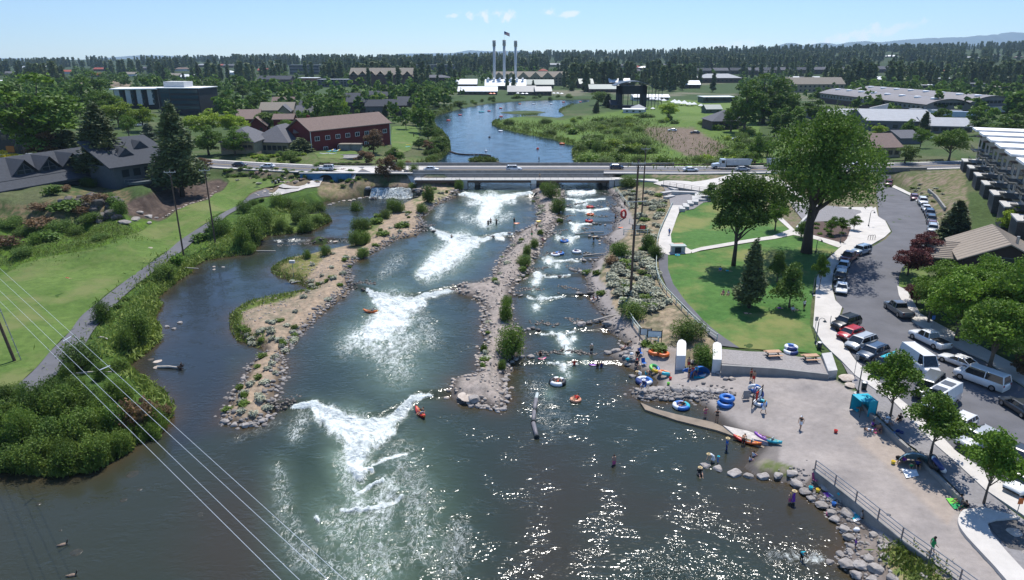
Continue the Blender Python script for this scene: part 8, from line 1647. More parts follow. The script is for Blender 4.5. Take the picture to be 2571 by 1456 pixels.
def slab(name,poly,zt,label,m=CONCL,cat='wall',th=1.2):
	P=[W(a,b,zt)[:2] for a,b in poly]; return meta(MB().prism(P,zt-th,zt).build(name,m),label,cat)
slab('concrete_pier',[(1700,862),(1704,854),(1712,851),(1721,856),(1723,862),(1722,893),(1699,893)],2.75,'left white topped concrete block wall with pointed end','' or mat('white_concrete',(.62,.61,.58),.8,.06,1),th=2.6)
slab('concrete_pier',[(1790,865),(1793,860),(1801,858),(1810,862),(1812,868),(1812,903),(1790,902)],2.8,'right white topped concrete block wall with pointed end',_M['white_concrete'],th=2.6)
slab('paved_terrace',[(1812,876),(1880,882),(1946,884),(2060,895),(2078,938),(1946,922),(1812,912)],2.2,'raised paver terrace with a concrete front wall and picnic tables',mat('terrace_pavers',(.27,.25,.24),.9,.2,4,.3),'terrace',2.0)
slab('concrete_wall',[(1812,913.5),(1946,921.5),(2080,937.5),(2081,940),(1946,925),(1812,917)],2.28,'front kerb of the paver terrace',mat('kerb_concrete',(.27,.26,.245),.9,.15,1,.2),th=2.1)
slab('stone_bench',[(2063,887),(2088,884),(2103,929),(2080,931)],2.65,'long pale concrete block at the end of the terrace',CONCL,'bench',1.4)
for i,p in enumerate([[(2148,989),(2186,1031),(2258,1098),(2300,1137),(2298,1141),(2254,1102),(2182,1035),(2145,992)],[(2300,1137),(2375,1208),(2418,1250),(2414,1253),(2371,1211),(2298,1141)]]): slab('kerb_wall',p,2.15,['upper','lower'][i]+' part of the dark low kerb wall along the beach',CONCD,th=1.0)
sheetw('sidewalk',[W(a,b,1.9)[:2] for a,b in cat([(2420,1276),(2408,1292),(2409,1314),(2430,1345),(2475,1395),(2540,1470),(2620,1560)],5)]+[W(a,b,1.9)[:2] for a,b in [(2680,1560),(2571,1430),(2530,1385),(2490,1340),(2478,1314),(2500,1308),(2560,1305),(2520,1290),(2472,1275)]],.30,CONC,2,'curved pale concrete band around the beach planter',None,.35)
sheet('planting_bed',[(2482,1316),(2520,1308),(2620,1310),(2700,1450),(2640,1470),(2571,1422),(2532,1382),(2493,1338)],.16,mat('dark_gravel',(.10,.095,.09),.95,.25,3,.3),2.5,'dark gravel bed inside the curved pale band')
RW_=[W(a,b,1.5)[:2] for a,b in [(2045,1183),(2110,1232),(2190,1296),(2270,1361),(2340,1411),(2434,1480),(2520,1545)]]
mb=MB()
for a,b in zip(RW_,RW_[1:]):
	d=np.array(b)-np.array(a); d/=np.linalg.norm(d); n=np.array([-d[1],d[0]])*.15; v=[np.array(a)+n,np.array(b)+n,np.array(b)-n,np.array(a)-n]; mb.add([(q[0],q[1],-.3) for q in v]+[(q[0],q[1],1.62) for q in v],[(3,2,1,0),(4,5,6,7),(0,1,5,4),(1,2,6,5),(2,3,7,6),(3,0,4,7)])
meta(mb.build('retaining_wall',CONCD),'low concrete wall under the long metal railing','wall')
rail('railing',RW_,1.6,1.15,2.6,mat('rust_pink_post',(.26,.20,.18),.6,.1,3),'long metal railing with pale top rail above the boulder shore',(.3,.62,.98),.045,.045,'railing',mr=GALV)
slab('boat_ramp',[(1608,1010),(1645,1026),(1700,1040),(1792,1060),(1830,1078),(1950,1112),(2040,1168),(2030,1172),(1930,1130),(1880,1108),(1801,1080),(1700,1055),(1620,1028)],.22,'half submerged concrete ramp strip along the beach',mat('wet_ramp_concrete',(.20,.155,.11),.5,.25,.6,.15),'ramp',.5)
slab('boat_ramp',[(1816,1068),(1880,1082),(1950,1110),(1935,1120),(1895,1108),(1845,1092)],.36,'dry pale upper part of the concrete ramp',mat('worn_pale_concrete',(.46,.42,.38),.8,.25,2,.2),'ramp',.3)
x,y,z=G(1900,1010); e=thing('gear_rack','dark slatted rack hung with towels and rings on the beach','rack',(x,y,z),.9); q=MB(); [q.box(xx-.05,xx+.05,-.05,.05,0,1.7) for xx in(-1.6,0,1.6)]; q.build('posts',WOODD,e); q=MB(); [q.box(-1.6,1.6,-.07,-.03,zz,zz+.12) for zz in(.5,.9,1.3,1.6)]; q.build('slats',WOODD,e); MB().box(-.9,-.3,-.16,-.08,.7,1.65).build('towel',fab('red'),e); MB().box(.1,.8,-.16,-.08,.8,1.6).build('towel',fab('white'),e)
x,y,z=G(1873,1003); e=thing('sandwich_board','small pale notice easel left of the gear rack','sign',(x,y,z),.1); MB().box(-.4,.4,-.05,.0,.1,1.2).build('panel',PM('grey'),e); MB().tube([(-.35,.4,0),(-.35,0,1.2)],.025,4).tube([(.35,.4,0),(.35,0,1.2)],.025,4).build('legs',DARKM,e)
def cchair(px,py,c,label,rz=0,dz=0):
	x,y,z=G(px,py); e=thing('camp_chair',label,'chair',(x,y,z+dz),rz); MB().add([(-.28,-.25,.32),(.28,-.25,.32),(.28,.25,.28),(-.28,.25,.28)],[(0,1,2,3)]).build('seat',fab(c),e); MB().add([(-.28,.25,.28),(.28,.25,.28),(.28,.42,.85),(-.28,.42,.85)],[(0,1,2,3)]).build('backrest',fab(c),e)
	for sx in(-1,1):
		for sy in(-1,1): MB().tube([(sx*.28,sy*.25,0),(sx*.27,sy*.25,.55 if sy<0 else .32)],.018,5).build('leg',GALV,e)
cchair(1608,891,'blue','royal blue camp chair behind the cove rocks',.4); cchair(1617,916,'blue','royal blue camp chair at the cove waterline',.3); cchair(1599,922,'black','black low chair under the person reading'); cchair(1613,985,'blue','blue chair on the rock jetty',-.9,.5); cchair(1601,899,'black','dark camp chair next to the royal blue one'); cchair(2048,1211,'pink','camp chair draped with a pink striped towel by the railing wall',.2)
for px,py,c,lb in [(2098,1086,'red','red bucket alone on the open beach'),(2242,1164,'yellow','yellow bucket left of the grey blue tent'),(1678,966,'lime','lime green bucket on the cove shore'),(2093,1269,'blue','blue bucket beside the dark purple cloth'),(2079,1295,'pink','pink bucket at the water edge'),(2242,1092,'blue','blue bucket at the kerb under the first tree'),(2035,1229,'teal','teal cup on the boulder shore'),(2053,1235,'yellow','small yellow toy on the boulder shore'),(2263,1090,'navy','navy cooler at the kerb under the first tree'),(1683,953,'red','small red bowl near the rock jetty')]:
	x,y,z=G(px,py); meta(link('bucket',MB().lathe([(0,0),(.16,0),(.2,.34),(.18,.34),(.15,.03),(0,.03)],12).mesh('bucket',PM(c),True),None,(x,y,z)),lb,'bucket')
for px,py,c,lb in [(2255,1152,'black','black bag left of the person in purple'),(2183,1311,'black','dark bag at the wall beside the teal towel'),(2193,1314,'navy','navy bag at the wall right of the dark bag'),(2150,1334,'white','white crumpled bag on the wet sand'),(1585,899,'white','pale bag on the rocks above the cove'),(1575,910,'teal','pale green box lying on the cove rock'),(2254,1086,'navy','heap of bags under the first street tree'),(1905,985,'white','white bundle on top of the gear by the rack'),(2107,1255,'teal','teal folded towel on the square boulder')]:
	x,y,z=G(px,py); meta(link('bag',MB().ball((0,0,.18),(.3,.2,.2),px,.18,9,6).mesh('bag',fab(c),True),None,(x,y,z+(.5 if 'boulder' in lb or 'rock' in lb else 0))),lb,'bag')
x,y,z=G(928,372); e=thing('canopy_tent','small red and white canopy by the red building','tent',(xw(926,y,5),y,z)); a=2
q=MB(); q.m=0; q.add([(-a,-a,2.2),(a,-a,2.2),(a,a,2.2),(-a,a,2.2),(0,0,3.3)],[(0,1,4),(2,3,4)]); q.m=1; q.add([(-a,-a,2.2),(a,-a,2.2),(a,a,2.2),(-a,a,2.2),(0,0,3.3)],[(1,2,4),(3,0,4)]); q.build('roof',[PM('red'),PM('white')],e); q=MB(); [q.tube([(i*a,j*a,0),(i*a,j*a,2.2)],.05,4) for i in(-1,1) for j in(-1,1)]; q.build('poles',GALV,e)
e.location=G(815,372)
for i in range(7): x,y,z=G(826+i*3.6,380+rnd.uniform(-1.5,1.5)); o=hullm(3.,.7,.2,None).build('rental_board',[PM(['teal','yellow','white','blue','teal','white','yellow'][i])]*2,None,True,(x,y,z+.1),1.2+rnd.uniform(-.2,.2)); meta(o,'coloured board laid in the row by the red building','board','rental boards by the red building')
for i in range(2): x,y,z=G(815+i*18,387); meta(hullm(3.6,.7,.15,None).build('rental_board',[PM('white')]*2,None,True,(x,y,z+.1),.1),'white board lying on the grass before the red building','board','white boards before the red building')
for i,(a,b,w_) in enumerate([(865,378,4),(885,378,6)]): x,y,z=G(a,b); e=thing('crate_shed',['small grey stone block bin','low shed box with tan roof'][i]+' in front of the red building','shed',(x,y,z),-.05); MB().box(-w_/2,w_/2,0,3,0,2.2).build('wall',CONCD,e); MB().box(-w_/2-.2,w_/2+.2,-.2,3.2,2.2,2.4).build('roof',RT,e)
x,y,z=G(875,396); meta(MB().lathe([(0,0),(5,0),(5,.7),(4.4,.7),(4.4,.5),(0,.5)],22).build('round_planter',CONCD,None,False,(x,y,z-.1)),'round low stone planter ring on the small lawn','planter')
board(1020,369,'teal','teal board on the lawn by the river',.3,L_=3.2,w_=.8); board(1024,364,'yellow','yellow board standing up on the lawn by the river',.3,R(70),2.6)
for i,(a,b) in enumerate([(1300,240),(1312,241),(1322,241),(1390,240),(1400,240),(1410,241),(1232,241),(1240,241)]):
	x,y,z=G(a,b); e=thing('parasol','small open parasol on the riverside terrace of the shops','parasol',(x,y,z),0,'riverside parasols'); MB().tube([(0,0,0),(0,0,2.6)],.06,5).build('pole',GALV,e); MB().lathe([(1.9,2.1),(0,2.9)],8).build('canopy',PM('orange' if a<1245 else 'white'),e)
def rockmesh(seed,flat=.7,m=None):
	r=random.Random(seed); import bmesh
	bm=bmesh.new(); bmesh.ops.create_icosphere(bm,subdivisions=3,radius=1)
	pl=[(Vector((r.gauss(0,1),r.gauss(0,1),r.gauss(0,1)*.8)).normalized(),r.uniform(.58,.9)) for _ in range(15)]; pl.append((Vector((r.uniform(-.2,.2),r.uniform(-.2,.2),1)).normalized(),.62))
	for v in bm.verts:
		for n_,d in pl:
			t=v.co.dot(n_)
			if t>d: v.co-=n_*(t-d)*.96
		v.co+=v.co.normalized()*r.uniform(-.018,.018); v.co.z*=flat
	me=bpy.data.meshes.new('rock'); bm.to_mesh(me); bm.free(); me.materials.append(m); return me
RK=mat('river_boulder',(.19,.17,.155),.9,.0,1.6,.5,col2=(.37,.34,.315),objvar=.2,bs=7); RKD=mat('dark_basalt',(.055,.05,.048),.9,0,1.2,.5,col2=(.16,.145,.13),objvar=.2,bs=5); RKT=mat('tan_rock',(.33,.27,.22),.9,0,1.6,.5,col2=(.50,.44,.38),objvar=.15,bs=7); RKW=mat('wet_rock',(.05,.042,.035),.35,0,2,.5,col2=(.13,.11,.09),objvar=.2,bs=7)
RM={k:[rockmesh(i+s,f,m) for i in range(4)] for k,m,s,f in (('g',RK,100,.72),('d',RKD,200,.8),('t',RKT,300,.6),('w',RKW,400,.6))}
def rock(px,py,wp,kind,label,group=None,hh=1.,name='rock',rz=None):
	x,y,z=wet_or_dry(px,py); w_=wp*mpp(x,y,z)/2/.98; o=link(name,rnd.choice(RM[kind]),None,(x,y,z+w_*.16*hh),rnd.random()*6.28 if rz is None else rz); o.scale=(w_*rnd.uniform(.9,1.15),w_*rnd.uniform(.8,1.),w_*hh*rnd.uniform(.7,1)); return meta(o,label,name,group)
def rline(pts,n,a,b,kind,label,group,jit=3,hh=1.,name='rock'):
	P=[np.array(p,float) for p in pts]; L_=[0]
	for p,q in zip(P,P[1:]): L_.append(L_[-1]+np.linalg.norm(q-p))
	X=np.array(P)
	for i in range(n):
		s=L_[-1]*(i+rnd.random()*.8)/n; rock(np.interp(s,L_,X[:,0])+rnd.uniform(-jit,jit),np.interp(s,L_,X[:,1])+rnd.uniform(-jit,jit)*.6,rnd.uniform(a,b),kind if isinstance(kind,str) and len(kind)==1 else rnd.choice(kind),label,group,hh,name)
rline([(1178,1018),(1218,1022),(1253,1034),(1276,1010),(1272,975),(1264,940)],28,10,20,'g','grey boulder at the round tip of the middle gravel bar','boulders at the tip of the middle bar',7)
o=rock(1180,988,66,'t','large pale sculpted rock slab at the tip of the middle bar',None,.22); o.location.z-=.25; rock(1190,1003,40,'g','big rounded grey boulder in front of the pale slab',None,.8)
rline([(1352,560),(1317,577),(1287,592),(1285,612),(1254,652),(1240,690)],16,7,13,'gt','rock on the left edge of the upper middle bar','rocks on the left edge of the middle bar',3)
rline([(1152,716),(1180,722),(1200,735),(1211,760),(1218,778),(1210,826),(1218,853),(1205,896),(1194,945)],22,8,16,'gt','rock along the lower left edge of the middle bar','rocks on the lower left edge of the middle bar',4)
rline([(1415,552),(1390,566),(1378,590),(1357,612),(1350,638),(1330,660),(1325,684),(1300,700),(1287,716)],16,8,14,'gt','rock on the right edge of the middle bar','rocks on the right edge of the middle bar',3)
rline([(692,1026),(690,990),(708,958),(716,923),(708,894),(732,856),(760,826),(789,800),(815,775),(837,754),(869,730)],28,8,16,'gt','rock along the right shore of the left gravel bar','rocks along the left gravel bar',4)
rline([(556,1058),(585,1066),(612,1071),(640,1064),(668,1056),(690,1036)],13,12,28,'g','boulder at the lower tip of the left gravel bar','boulders at the tip of the left bar',4)
rline([(572,1023),(591,977),(612,958),(628,915)],7,10,18,'gt','rock on the channel side of the left gravel bar','rocks on the channel side of the left bar',4)
rline([(875,712),(900,718),(925,727)],7,7,12,'wd','wet dark rock at the left end of the second ledge','rocks at the left end of the second ledge'); rline([(1048,572),(1070,572),(1093,575)],7,7,12,'gw','rock at the left end of the third ledge','rocks at the left end of the third ledge'); rline([(1135,722),(1160,722)],4,8,14,'wg','rock at the right end of the second ledge','rocks at the right end of the second ledge')
rline([(1270,588),(1300,580)],4,7,12,'gw','rock at the right end of the third ledge','rocks at the right end of the third ledge'); rline([(1226,590),(1238,586)],2,10,14,'d','dark rock the surfers stand on','surfers rock')
for pts,n,a,b,w_ in [([(1296,822),(1310,830),(1335,826),(1355,828)],5,12,18,'eighth'),([(1452,818),(1480,812),(1505,806),(1533,816)],5,16,30,'eighth'),([(1305,898),(1330,896),(1362,900)],4,12,26,'ninth'),([(1290,742),(1310,744),(1320,744)],3,9,14,'seventh'),([(1440,738),(1470,738),(1500,734)],4,12,20,'seventh'),([(1432,678),(1455,682),(1478,690)],4,11,20,'sixth'),([(1454,650),(1475,652),(1497,652)],4,9,16,'fifth'),([(1480,592),(1500,596),(1530,598)],4,8,13,'fourth'),([(1376,588),(1395,586),(1410,588)],3,8,12,'fourth'),([(1486,560),(1505,562),(1525,566)],4,8,14,'third'),([(1410,552),(1425,553),(1440,556)],3,7,11,'third'),([(1488,520),(1510,518),(1530,516)],4,7,12,'second'),([(1422,516),(1440,520)],2,7,11,'second')]:
	rline(pts,n,a,b,'gw','rock in the %s ledge of the narrow right channel'%w_,'rocks of the %s right channel ledge'%w_,2)
rline([(1520,886),(1545,880),(1570,872),(1590,878),(1560,892),(1575,900),(1600,905)],15,14,26,'g','boulder in the cluster above the cove','boulders above the cove',5)
rline([(1595,980),(1620,982),(1650,978),(1690,976),(1740,978),(1780,982),(1820,986)],13,20,34,'g','flat topped boulder in the back row of the rock jetty','back row of the rock jetty',2,.7); rline([(1598,996),(1630,998),(1660,1000),(1695,1002),(1735,996),(1755,1000)],11,14,24,'g','smaller boulder in the front row of the rock jetty','front row of the rock jetty',3)
for px,py,wp,k,lb,h in [(1587,946,22,'g','squarish boulder standing alone in the cove water',.9),(1577,914,20,'g','boulder with the pale green box on it',.6),(2084,948,19,'g','small round boulder left of the large stone blocks',.9),(2124,950,46,'t','largest rough stone block at the beach corner',.6),(2133,969,32,'t','second stone block below the largest one',.6),(1822,952,17,'g','boulder left of the tall pair below the terrace',.9),(1838,952,18,'t','tallest boulder below the terrace',1.2),(1806,938,20,'g','boulder in the shrubs at the terrace wall',.9),(1710,922,24,'d','dark boulder at the foot of the left concrete block wall',1.),(1739,910,22,'g','boulder between the two concrete block walls',.8),(2547,1340,52,'t','huge square stone in the dark gravel bed',.7),(2578,1395,30,'g','stone at the right edge of the gravel bed',.8),
 (419,821,16,'g','left one of three boulders in the quiet channel',.9),(437,826,13,'g','middle one of three boulders in the quiet channel',.8),(452,811,15,'g','right one of three boulders in the quiet channel',.8),(392,923,19,'t','pale flat rock left of the root wad',.5),(396,908,22,'t','pale rock just breaking the water near the bank',.3),(380,902,18,'w','brown rock just under the surface near the bank',.2),(537,670,10,'t','upper pale stone of the trio in the shallows',.6),(537,677,9,'t','lower pale stone of the trio in the shallows',.6),(560,671,9,'g','right stone of the trio in the shallows',.6),(842,608,14,'t','pale rock in the riffle of the quiet channel',.6),(599,624,15,'t','pale rock on the left bank point',.5),(817,552,9,'t','white stone on the reed peninsula',.6),
 (1553,832,11,'g','lone grey rock near the gravel trail',.8),(1556,856,10,'g','upper rock of the pair at the trail cove',.7),(1553,863,9,'g','lower rock of the pair at the trail cove',.7),(1443,812,12,'g','rock just above the eighth ledge',.6),(1405,685+9,12,'w','left dark rock of the pair in the fifth pool',.8),(1420,695,12,'w','right dark rock of the pair in the fifth pool',.8),(1403,736,9,'w','dark rock in the sixth pool',.6),(1471,583,9,'w','left rock of the pair in the fourth pool',.7),(1488,584,11,'w','right rock of the pair in the fourth pool',.7),(1505,605,8,'t','upper pale rock of the small pair by the right shore',.6),(1506,612,8,'t','lower pale rock of the small pair by the right shore',.6),
 (378,624,16,'t','rock half hidden in the tall grass of the left slope',.7),(237,598,15,'g','lone rock on the left green slope',.7)]: rock(px,py,wp,k,lb,None,h,'boulder')
for i,(a,b,w_) in enumerate([(1771,1170,30),(1803,1178,30),(1845,1190,42),(1879,1196,28),(1917,1198,40),(1953,1196,32),(1987,1190,36),(1999,1216,36),(2022,1236,30),(2036,1254,26),(2063,1270,36),(2088,1290,32),(2096,1306,30),(2120,1330,30),(2131,1350,30),(2136,1374,28),(2110,1393,28),(2134,1388,22),(2126,1418,44),(2160,1420,38),(2198,1430,42),(2182,1405,34),(2150,1446,38),(2190,1456,36),(2240,1452,36),(2075,1225,34),(2117,1258,28),(2127,1290,36),(2192,1344,32),(2218,1376,32),(2224,1400,30),(2209,1360,18),(2083,1412,26),(2290,1418,30),(2320,1448,30)]):
	rock(a,b,w_,'g','rounded boulder in the line along the lower beach shore','boulders along the lower beach shore',.8,'boulder')
rline([(150,505),(190,500),(230,498),(270,510),(300,505),(240,530),(200,545),(270,545),(300,550)],26,18,38,'d','dark basalt block of the rock outcrop on the left slope','basalt outcrop blocks',8,1.1); rock(255,548,62,'d','biggest dark basalt crag of the outcrop',None,1.0,'boulder'); rock(285,528,50,'d','upper dark basalt crag with a pale top',None,.9,'boulder')
for i,(a,b,w_) in enumerate([(340,553,34),(372,546,30),(352,536,22),(312,560,30),(375,560,14),(205,555,26),(392,548,12)]): rock(a,b,w_,'g','grey boulder at the foot of the basalt outcrop','boulders at the foot of the outcrop',.8)
rline([(405,550),(443,526),(478,512),(520,500),(536,486),(550,472)],22,5,9,'t','small pale edging stone between mulch and lawn','edging stones of the left lawn',2)
rline([(668,480),(640,492),(700,470),(740,462),(760,455),(720,452),(690,470)],16,7,13,'t','pale rock in the planted road bank','rocks in the planted road bank',5)
rline([(925,492),(935,482),(960,474),(1000,472),(1040,476),(1056,486),(1050,496),(1040,500)],18,10,20,'dg','dark rock around the small waterfall','rocks around the waterfall',3,1.1)
rline([(820,516),(850,508),(883,502),(905,497),(925,493)],8,8,14,'gt','flat rock on the bank left of the waterfall','rocks left of the waterfall',2,.6)
rline([(1165,476),(1150,486),(1120,500),(1095,512),(1080,524)],9,7,13,'gt','rock on the bank below the footbridge left pier','rocks below the left pier',2)
def rubble(label,pts,n,wid,smin,smax,kind,seed,top=True):
	r=np.random.RandomState(seed); me=RM[kind][0]
	import bmesh
	bm=bmesh.new(); bmesh.ops.create_icosphere(bm,subdivisions=1,radius=1); V0=np.array([v.co[:] for v in bm.verts]); F0=np.array([[v.index for v in f.verts] for f in bm.faces]); bm.free()
	pw=[G(a,b)[:2] for a,b in pts]; seg=np.array([math.dist(a,b) for a,b in zip(pw,pw[1:])]); C=[]
	for (a,b),L_ in zip(zip(pw,pw[1:]),seg):
		m=int(n*L_/seg.sum())+1; t=r.rand(m)[:,None]; C.append(np.array(a)+(np.array(b)-np.array(a))*t+r.normal(size=(m,2))*wid)
	C=np.concatenate(C); C=C[wsd(C[:,0],C[:,1])<(.9 if kind!='w' else 99)]; z=np.maximum(ground(C[:,0],C[:,1]),wz(C[:,0],C[:,1])-.15); VV=[];FF=[]
	for i,(c,zz) in enumerate(zip(C,z)):
		s=smin+(smax-smin)*r.rand()**2; v=V0*(1+.25*(r.rand(len(V0),1)-.5))*np.array([s,s*(.6+.4*r.rand()),s*.6]); a=r.rand()*6.28; v=np.stack([v[:,0]*math.cos(a)-v[:,1]*math.sin(a)+c[0],v[:,0]*math.sin(a)+v[:,1]*math.cos(a)+c[1],v[:,2]+zz+s*.2],1); VV.append(v); FF.append(F0+len(V0)*i)
	return meta(link('rubble',npmesh('rubble',np.concatenate(VV),np.concatenate(FF),RM[kind][0].materials[0])),label,kind='stuff')
LB=[(1150,486),(1084,518),(1055,545),(1063,562),(1047,583),(998,591),(926,634),(885,656),(875,672),(877,712),(869,730),(837,754),(789,800),(732,856),(708,894),(716,923),(708,958),(689,990),(692,1025),(665,1058),(612,1071),(550,1057),(572,1023),(591,977),(628,915),(663,883)]
rubble('small stones along the left gravel bar',LB,1700,.7,.10,.42,'g',1); MBR=[(a,b) for a,b in ISL2]; rubble('small stones around the middle gravel bar',MBR,2200,.8,.10,.45,'t',2)
rubble('small stones scattered on the middle gravel bar',[(1345,480),(1365,540),(1330,590),(1290,640),(1250,720),(1235,800),(1240,900),(1220,990)],900,1.6,.06,.25,'g',3)
rubble('stones along the right channel shore',[(1524,476),(1548,503),(1533,522),(1553,538),(1540,575),(1513,597),(1535,610),(1524,632),(1489,660),(1470,683),(1478,718),(1497,761),(1521,789),(1510,811),(1551,837),(1578,859),(1560,875)],900,.7,.08,.32,'g',4)
rubble('stones on the wet shore below the railing wall',[(1990,1200),(2030,1235),(2080,1290),(2120,1350),(2130,1400),(2200,1440)],700,1.2,.05,.25,'g',5); rubble('stones under the rock jetty',[(1590,985),(1650,990),(1740,990),(1830,990)],500,1.0,.1,.35,'g',6); rubble('stones on the lobes of the left gravel bar',[(620,790),(700,770),(760,700),(820,650)],500,2.5,.06,.22,'t',7)
for p,k in [([(1060,571),(1090,576)],8),([(880,714),(922,727),(940,734)],9),*[([(q[0][0]-22,q[0][1]-3),q[0],(q[1][0],q[1][1]-4)],30+i) for i,q in enumerate(RL)],*[([(q[2][0]-14,q[2][1]-3),(q[2][0]+38,q[2][1]-4)],50+i) for i,q in enumerate(RL)],([(690,1020),(740,1016)],14),([(690,604),(880,604)],15)]: rubble('wet stones breaking the water along a ledge',p,80,.45,.15,.42,'w',k)
DIM=RM['w'][1].copy(); DIM.materials.clear(); DIM.materials.append(mat('water_dimmed_stone',(.028,.030,.022),.25,0,1.5,.2,col2=(.05,.045,.03)))  # colour darkened to imitate stone dimmed by the water above it
for i,(a,b,w_) in enumerate([(335,1190,34),(310,1255,18),(152,1332,10),(190,1388,34),(500,1292,24),(350,1230,16),(98,1265,14)]):
	o=rock(a,b,w_,'w','dim brown rock just under the surface at the lower left','dim underwater rocks',.10); o.data=DIM; o.location.z=.0; o.scale.z=.09
def drift(px,py,L_,label,rz=0,root=False,r=.14):
	x,y,z=wet_or_dry(px,py); e=thing('driftwood',label,'driftwood',(x,y,z+.1),rz); MB().tube([(-L_/2,0,0),(0,.05,.12),(L_/2,0,.05)],[r,r*.85,r*.6],7).build('trunk',mat('bleached_wood',(.42,.38,.33),.85,.15,4,.2),e)
	if root:
		q=MB(); rr=random.Random(px)
		for k in range(26): a=rr.uniform(0,6.28); b=rr.uniform(.3,1.0); q.tube([(L_/2-.2,0,0),(L_/2+rr.uniform(-.2,.4),math.cos(a)*b*.6,math.sin(a)*b*.5+.15),(L_/2+rr.uniform(-.2,.7),math.cos(a)*b,math.sin(a)*b*.8+.2)],[.10,.06,.02],5)
		q.build('roots',WOODD,e)
drift(425,925,3.2,'dark root wad with its trunk lying in the quiet channel',-.1,True,.22); drift(462,675,6,'long bleached log at the left river bank',-.12); drift(650,632,7,'bleached log with roots at the bank point',3.2,True); drift(745,710,2,'spiky root wad at the edge of the grassy lobe',.5,True); drift(229,939,5,'pale log by the dark shrubs near the path',.1); drift(1505,640,7,'log across the bank rocks at the fifth ledge',.25); drift(1530,798,6,'log lying on the rocks of the eighth ledge',.5); drift(1480,586,7,'log at the fourth ledge rocks',.3); drift(262,852,2.6,'short pale stick on the green bank',-.5)
x,y,z=G(738,700); e=thing('nest_box','small box on a post on the grassy lobe','nest box',(x,y,z)); MB().tube([(0,0,0),(0,0,3.2)],.05,5).build('post',GALV,e); MB().box(-.5,.5,-.3,.3,3.2,3.7).build('box',CONCL,e)
def goose(px,py,label,rz):
	x,y,z=GW(px,py); e=thing('goose',label,'goose',(x,y,z),rz); q=MB(); q.ball((0,0,.06),(.34,.17,.14),1,.02,12,8); q.tube([(-.30,0,.1),(-.46,0,.14)],[.08,.02],6); q.tube([(.24,0,.08),(.34,0,.2),(.36,0,.36),(.42,0,.42),(.52,0,.40)],[.08,.05,.04,.055,.02],8); q.build('body',mat('goose_brown',(.22,.16,.12),.8,.2,12),e,True); q=MB(); q.tube([(.29,0,.13),(.345,0,.22),(.362,0,.37),(.42,0,.425),(.53,0,.40)],[.055,.053,.043,.058,.02],8); q.build('neck',PM('black'),e,True)
goose(158,1369,'upper one of two brown geese swimming at the lower left',.5); goose(181,1446,'lower one of two brown geese at the bottom edge',.3)
def cascade():
	r=np.random.RandomState(4); a0=np.array(W(936,474,2.9));a1=np.array(W(1030,474,2.9)); b0=np.array(W(926,499,.7)); b1=np.array(W(1042,499,.7)); nx,ny=70,26; V_=[];fr_=[]
	for j in range(ny+1):
		v=j/ny
		for i in range(nx+1):
			u=i/nx; p=(a0*(1-u)+a1*u)*(1-v)+(b0*(1-u)+b1*u)*v; z=3.1-2.45*sst(np.array(v*1.15-.1)); V_.append((p[0],p[1],float(z)+.25*(vn(np.array(u*26.),np.array(v*5.))-.4)+.35*(vn(np.array(u*9.+4),np.array(v*2.5)))-.1)); fr_.append(1.15)
	V_=np.array(V_); n=len(V_); return meta(link('waterfall',npmesh('waterfall',V_,gfaces(ny+1,nx+1),_wm,{'wcol':('FLOAT_COLOR',np.tile([.04,.05,.05,1],(n,1))),'froth':('FLOAT',np.clip(.55+.6*r.rand(n),0,1.2)),'milk':('FLOAT',np.full(n,.5)),'chop':('FLOAT',np.full(n,1.))},True)),'the small white waterfall spilling into the quiet channel',kind='structure')
_wm=wme.materials[0]; cascade()
def blocked(u_,v_): return any(a<u_<b and c<v_<d for a,b,c,d in EXC)
FP=[p for i,p in enumerate(FP) if i%9==0 or not blocked(*PR(p[0],p[1],5.))]
IND=[(i,p) for i,p in enumerate(FP) if (i%3==0 and i<600)]; ii=set(i for i,_ in IND)
for i,(x,y) in IND: farpine(['pinefar','pinefar2'][i%2],x,y,rnd.uniform(15,25),'dark pine in the near edge of the forest behind the town','pines at the near edge of the forest')
rest=[p for i,p in enumerate(FP) if i not in ii]
merged('pine_forest',lo,rest,[rnd.uniform(9,27) for _ in rest],'dark pine forest covering the slopes beyond the town')
TP3=[p for i,p in enumerate(sorted(TP2,key=lambda p:p[1])) if not blocked(p[2],p[3]) or i%9==0][:2700]
mid=TP3[:230]; rst=TP3[230:]
for i,(x,y,_,_) in enumerate(mid):
	k=['midtree','midtree2','midtree3','midtree'][i%4]; c,t=PROTO[k]; h=rnd.uniform(6,12); e=thing('tree','leafy tree among the roofs of the nearer town','tree',(x,y,gz(x,y)-.1),rnd.random()*6.28,'leafy trees of the nearer town',h); link('trunk',t,e); link('crown',c,e)
rst=[p[:2] for p in rst]
merged('town_trees',lod,rst[::2],[rnd.uniform(6,14) for _ in rst[::2]],'leafy canopy of the farther town')
merged('town_trees',lod2,rst[1::2],[rnd.uniform(6,14) for _ in rst[1::2]],'darker leafy canopy of the farther town')
MTM=mat('mountain_slopes',(.045,.08,.10),.95,.25,.0006,col2=(.09,.12,.13))
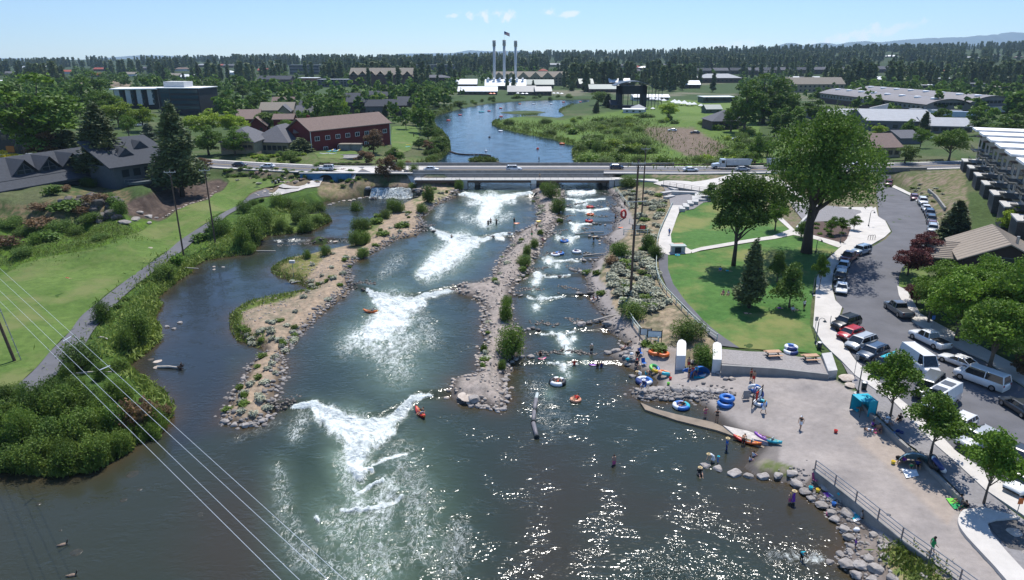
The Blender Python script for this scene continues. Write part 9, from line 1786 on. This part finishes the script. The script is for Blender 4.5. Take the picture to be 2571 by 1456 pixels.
def mount(label,prof,y0,seed,depth=2500):
	xs=[];hs=[]
	X=np.arange(prof[0][0],prof[-1][0]+1,3.); Yp=np.interp(X,[p[0] for p in prof],[p[1] for p in prof])
	t=(X-CX)/F; n=len(X); rows=9; V_=[]
	for r in range(rows):
		f_=r/(rows-1); y=y0+depth*(f_-.5); x=t/cp*y0*(1-.02*f_) if False else t*(y0*cp+20)/1.0
		hp=np.array([hrow(y0,q,0) for q in Yp]); k=math.sin(math.pi*min(1,f_*1.0))**.8
		jit=(fbm(X/16.+seed,np.full(n,f_*6+seed),4)-.5)*hp.clip(10,None)*.35*(1 if r not in (rows//2,) else .25)
		z=-120+(hp+120)*(k if r<=rows//2 else k)+jit*k
		V_.append(np.stack([x,np.full(n,y),z],1))
	V_=np.concatenate(V_); return meta(link('mountains',npmesh('mountains',V_,gfaces(rows,n),MTM,None,True)),label,kind='structure')
mount('long blue mountain range on the right horizon',[(1600,140),(1700,133),(1883,123),(2000,121),(2204,106),(2311,96),(2391,94),(2498,86),(2525,81),(2571,83),(2750,80),(2900,100)],13500,1)
mount('nearer dark blue foothills on the right horizon',[(1890,126),(1950,118),(1971,108),(1998,114),(2022,115),(2054,107),(2086,114),(2124,106),(2167,102),(2204,110),(2235,122),(2300,118),(2391,112),(2420,114),(2480,106),(2571,110),(2750,112)],10500,5)
mount('pale low hill on the left horizon',[(180,160),(220,155),(269,146),(349,139),(403,139),(483,143),(550,154),(600,160)],12500,9)
mount('low ridge at the left edge of the horizon',[(-300,150),(-100,144),(0,146),(20,146),(54,153),(110,160)],12500,12)
mount('pale hills behind the three chimneys',[(940,150),(955,144),(1004,135),(1044,134),(1138,133),(1178,126),(1245,129),(1304,127),(1363,134),(1400,139),(1438,138),(1451,131),(1467,137),(1560,139)],14500,14)
HZ=bpy.data.materials.new('haze_air'); HZ.use_nodes=True; nt=HZ.node_tree; nt.nodes.remove(nt.nodes['Principled BSDF']); v=node(nt,'ShaderNodeVolumePrincipled'); v.inputs['Density'].default_value=.00006; v.inputs['Color'].default_value=(.58,.80,1,1); v.inputs['Anisotropy'].default_value=.1
nt.links.new(v.outputs[0],nt.nodes['Material Output'].inputs['Volume'])
o=MB().box(-16000,18000,-300,16200,-260,1150).build('haze',HZ); meta(o,'pale blue air haze over the valley',kind='stuff')
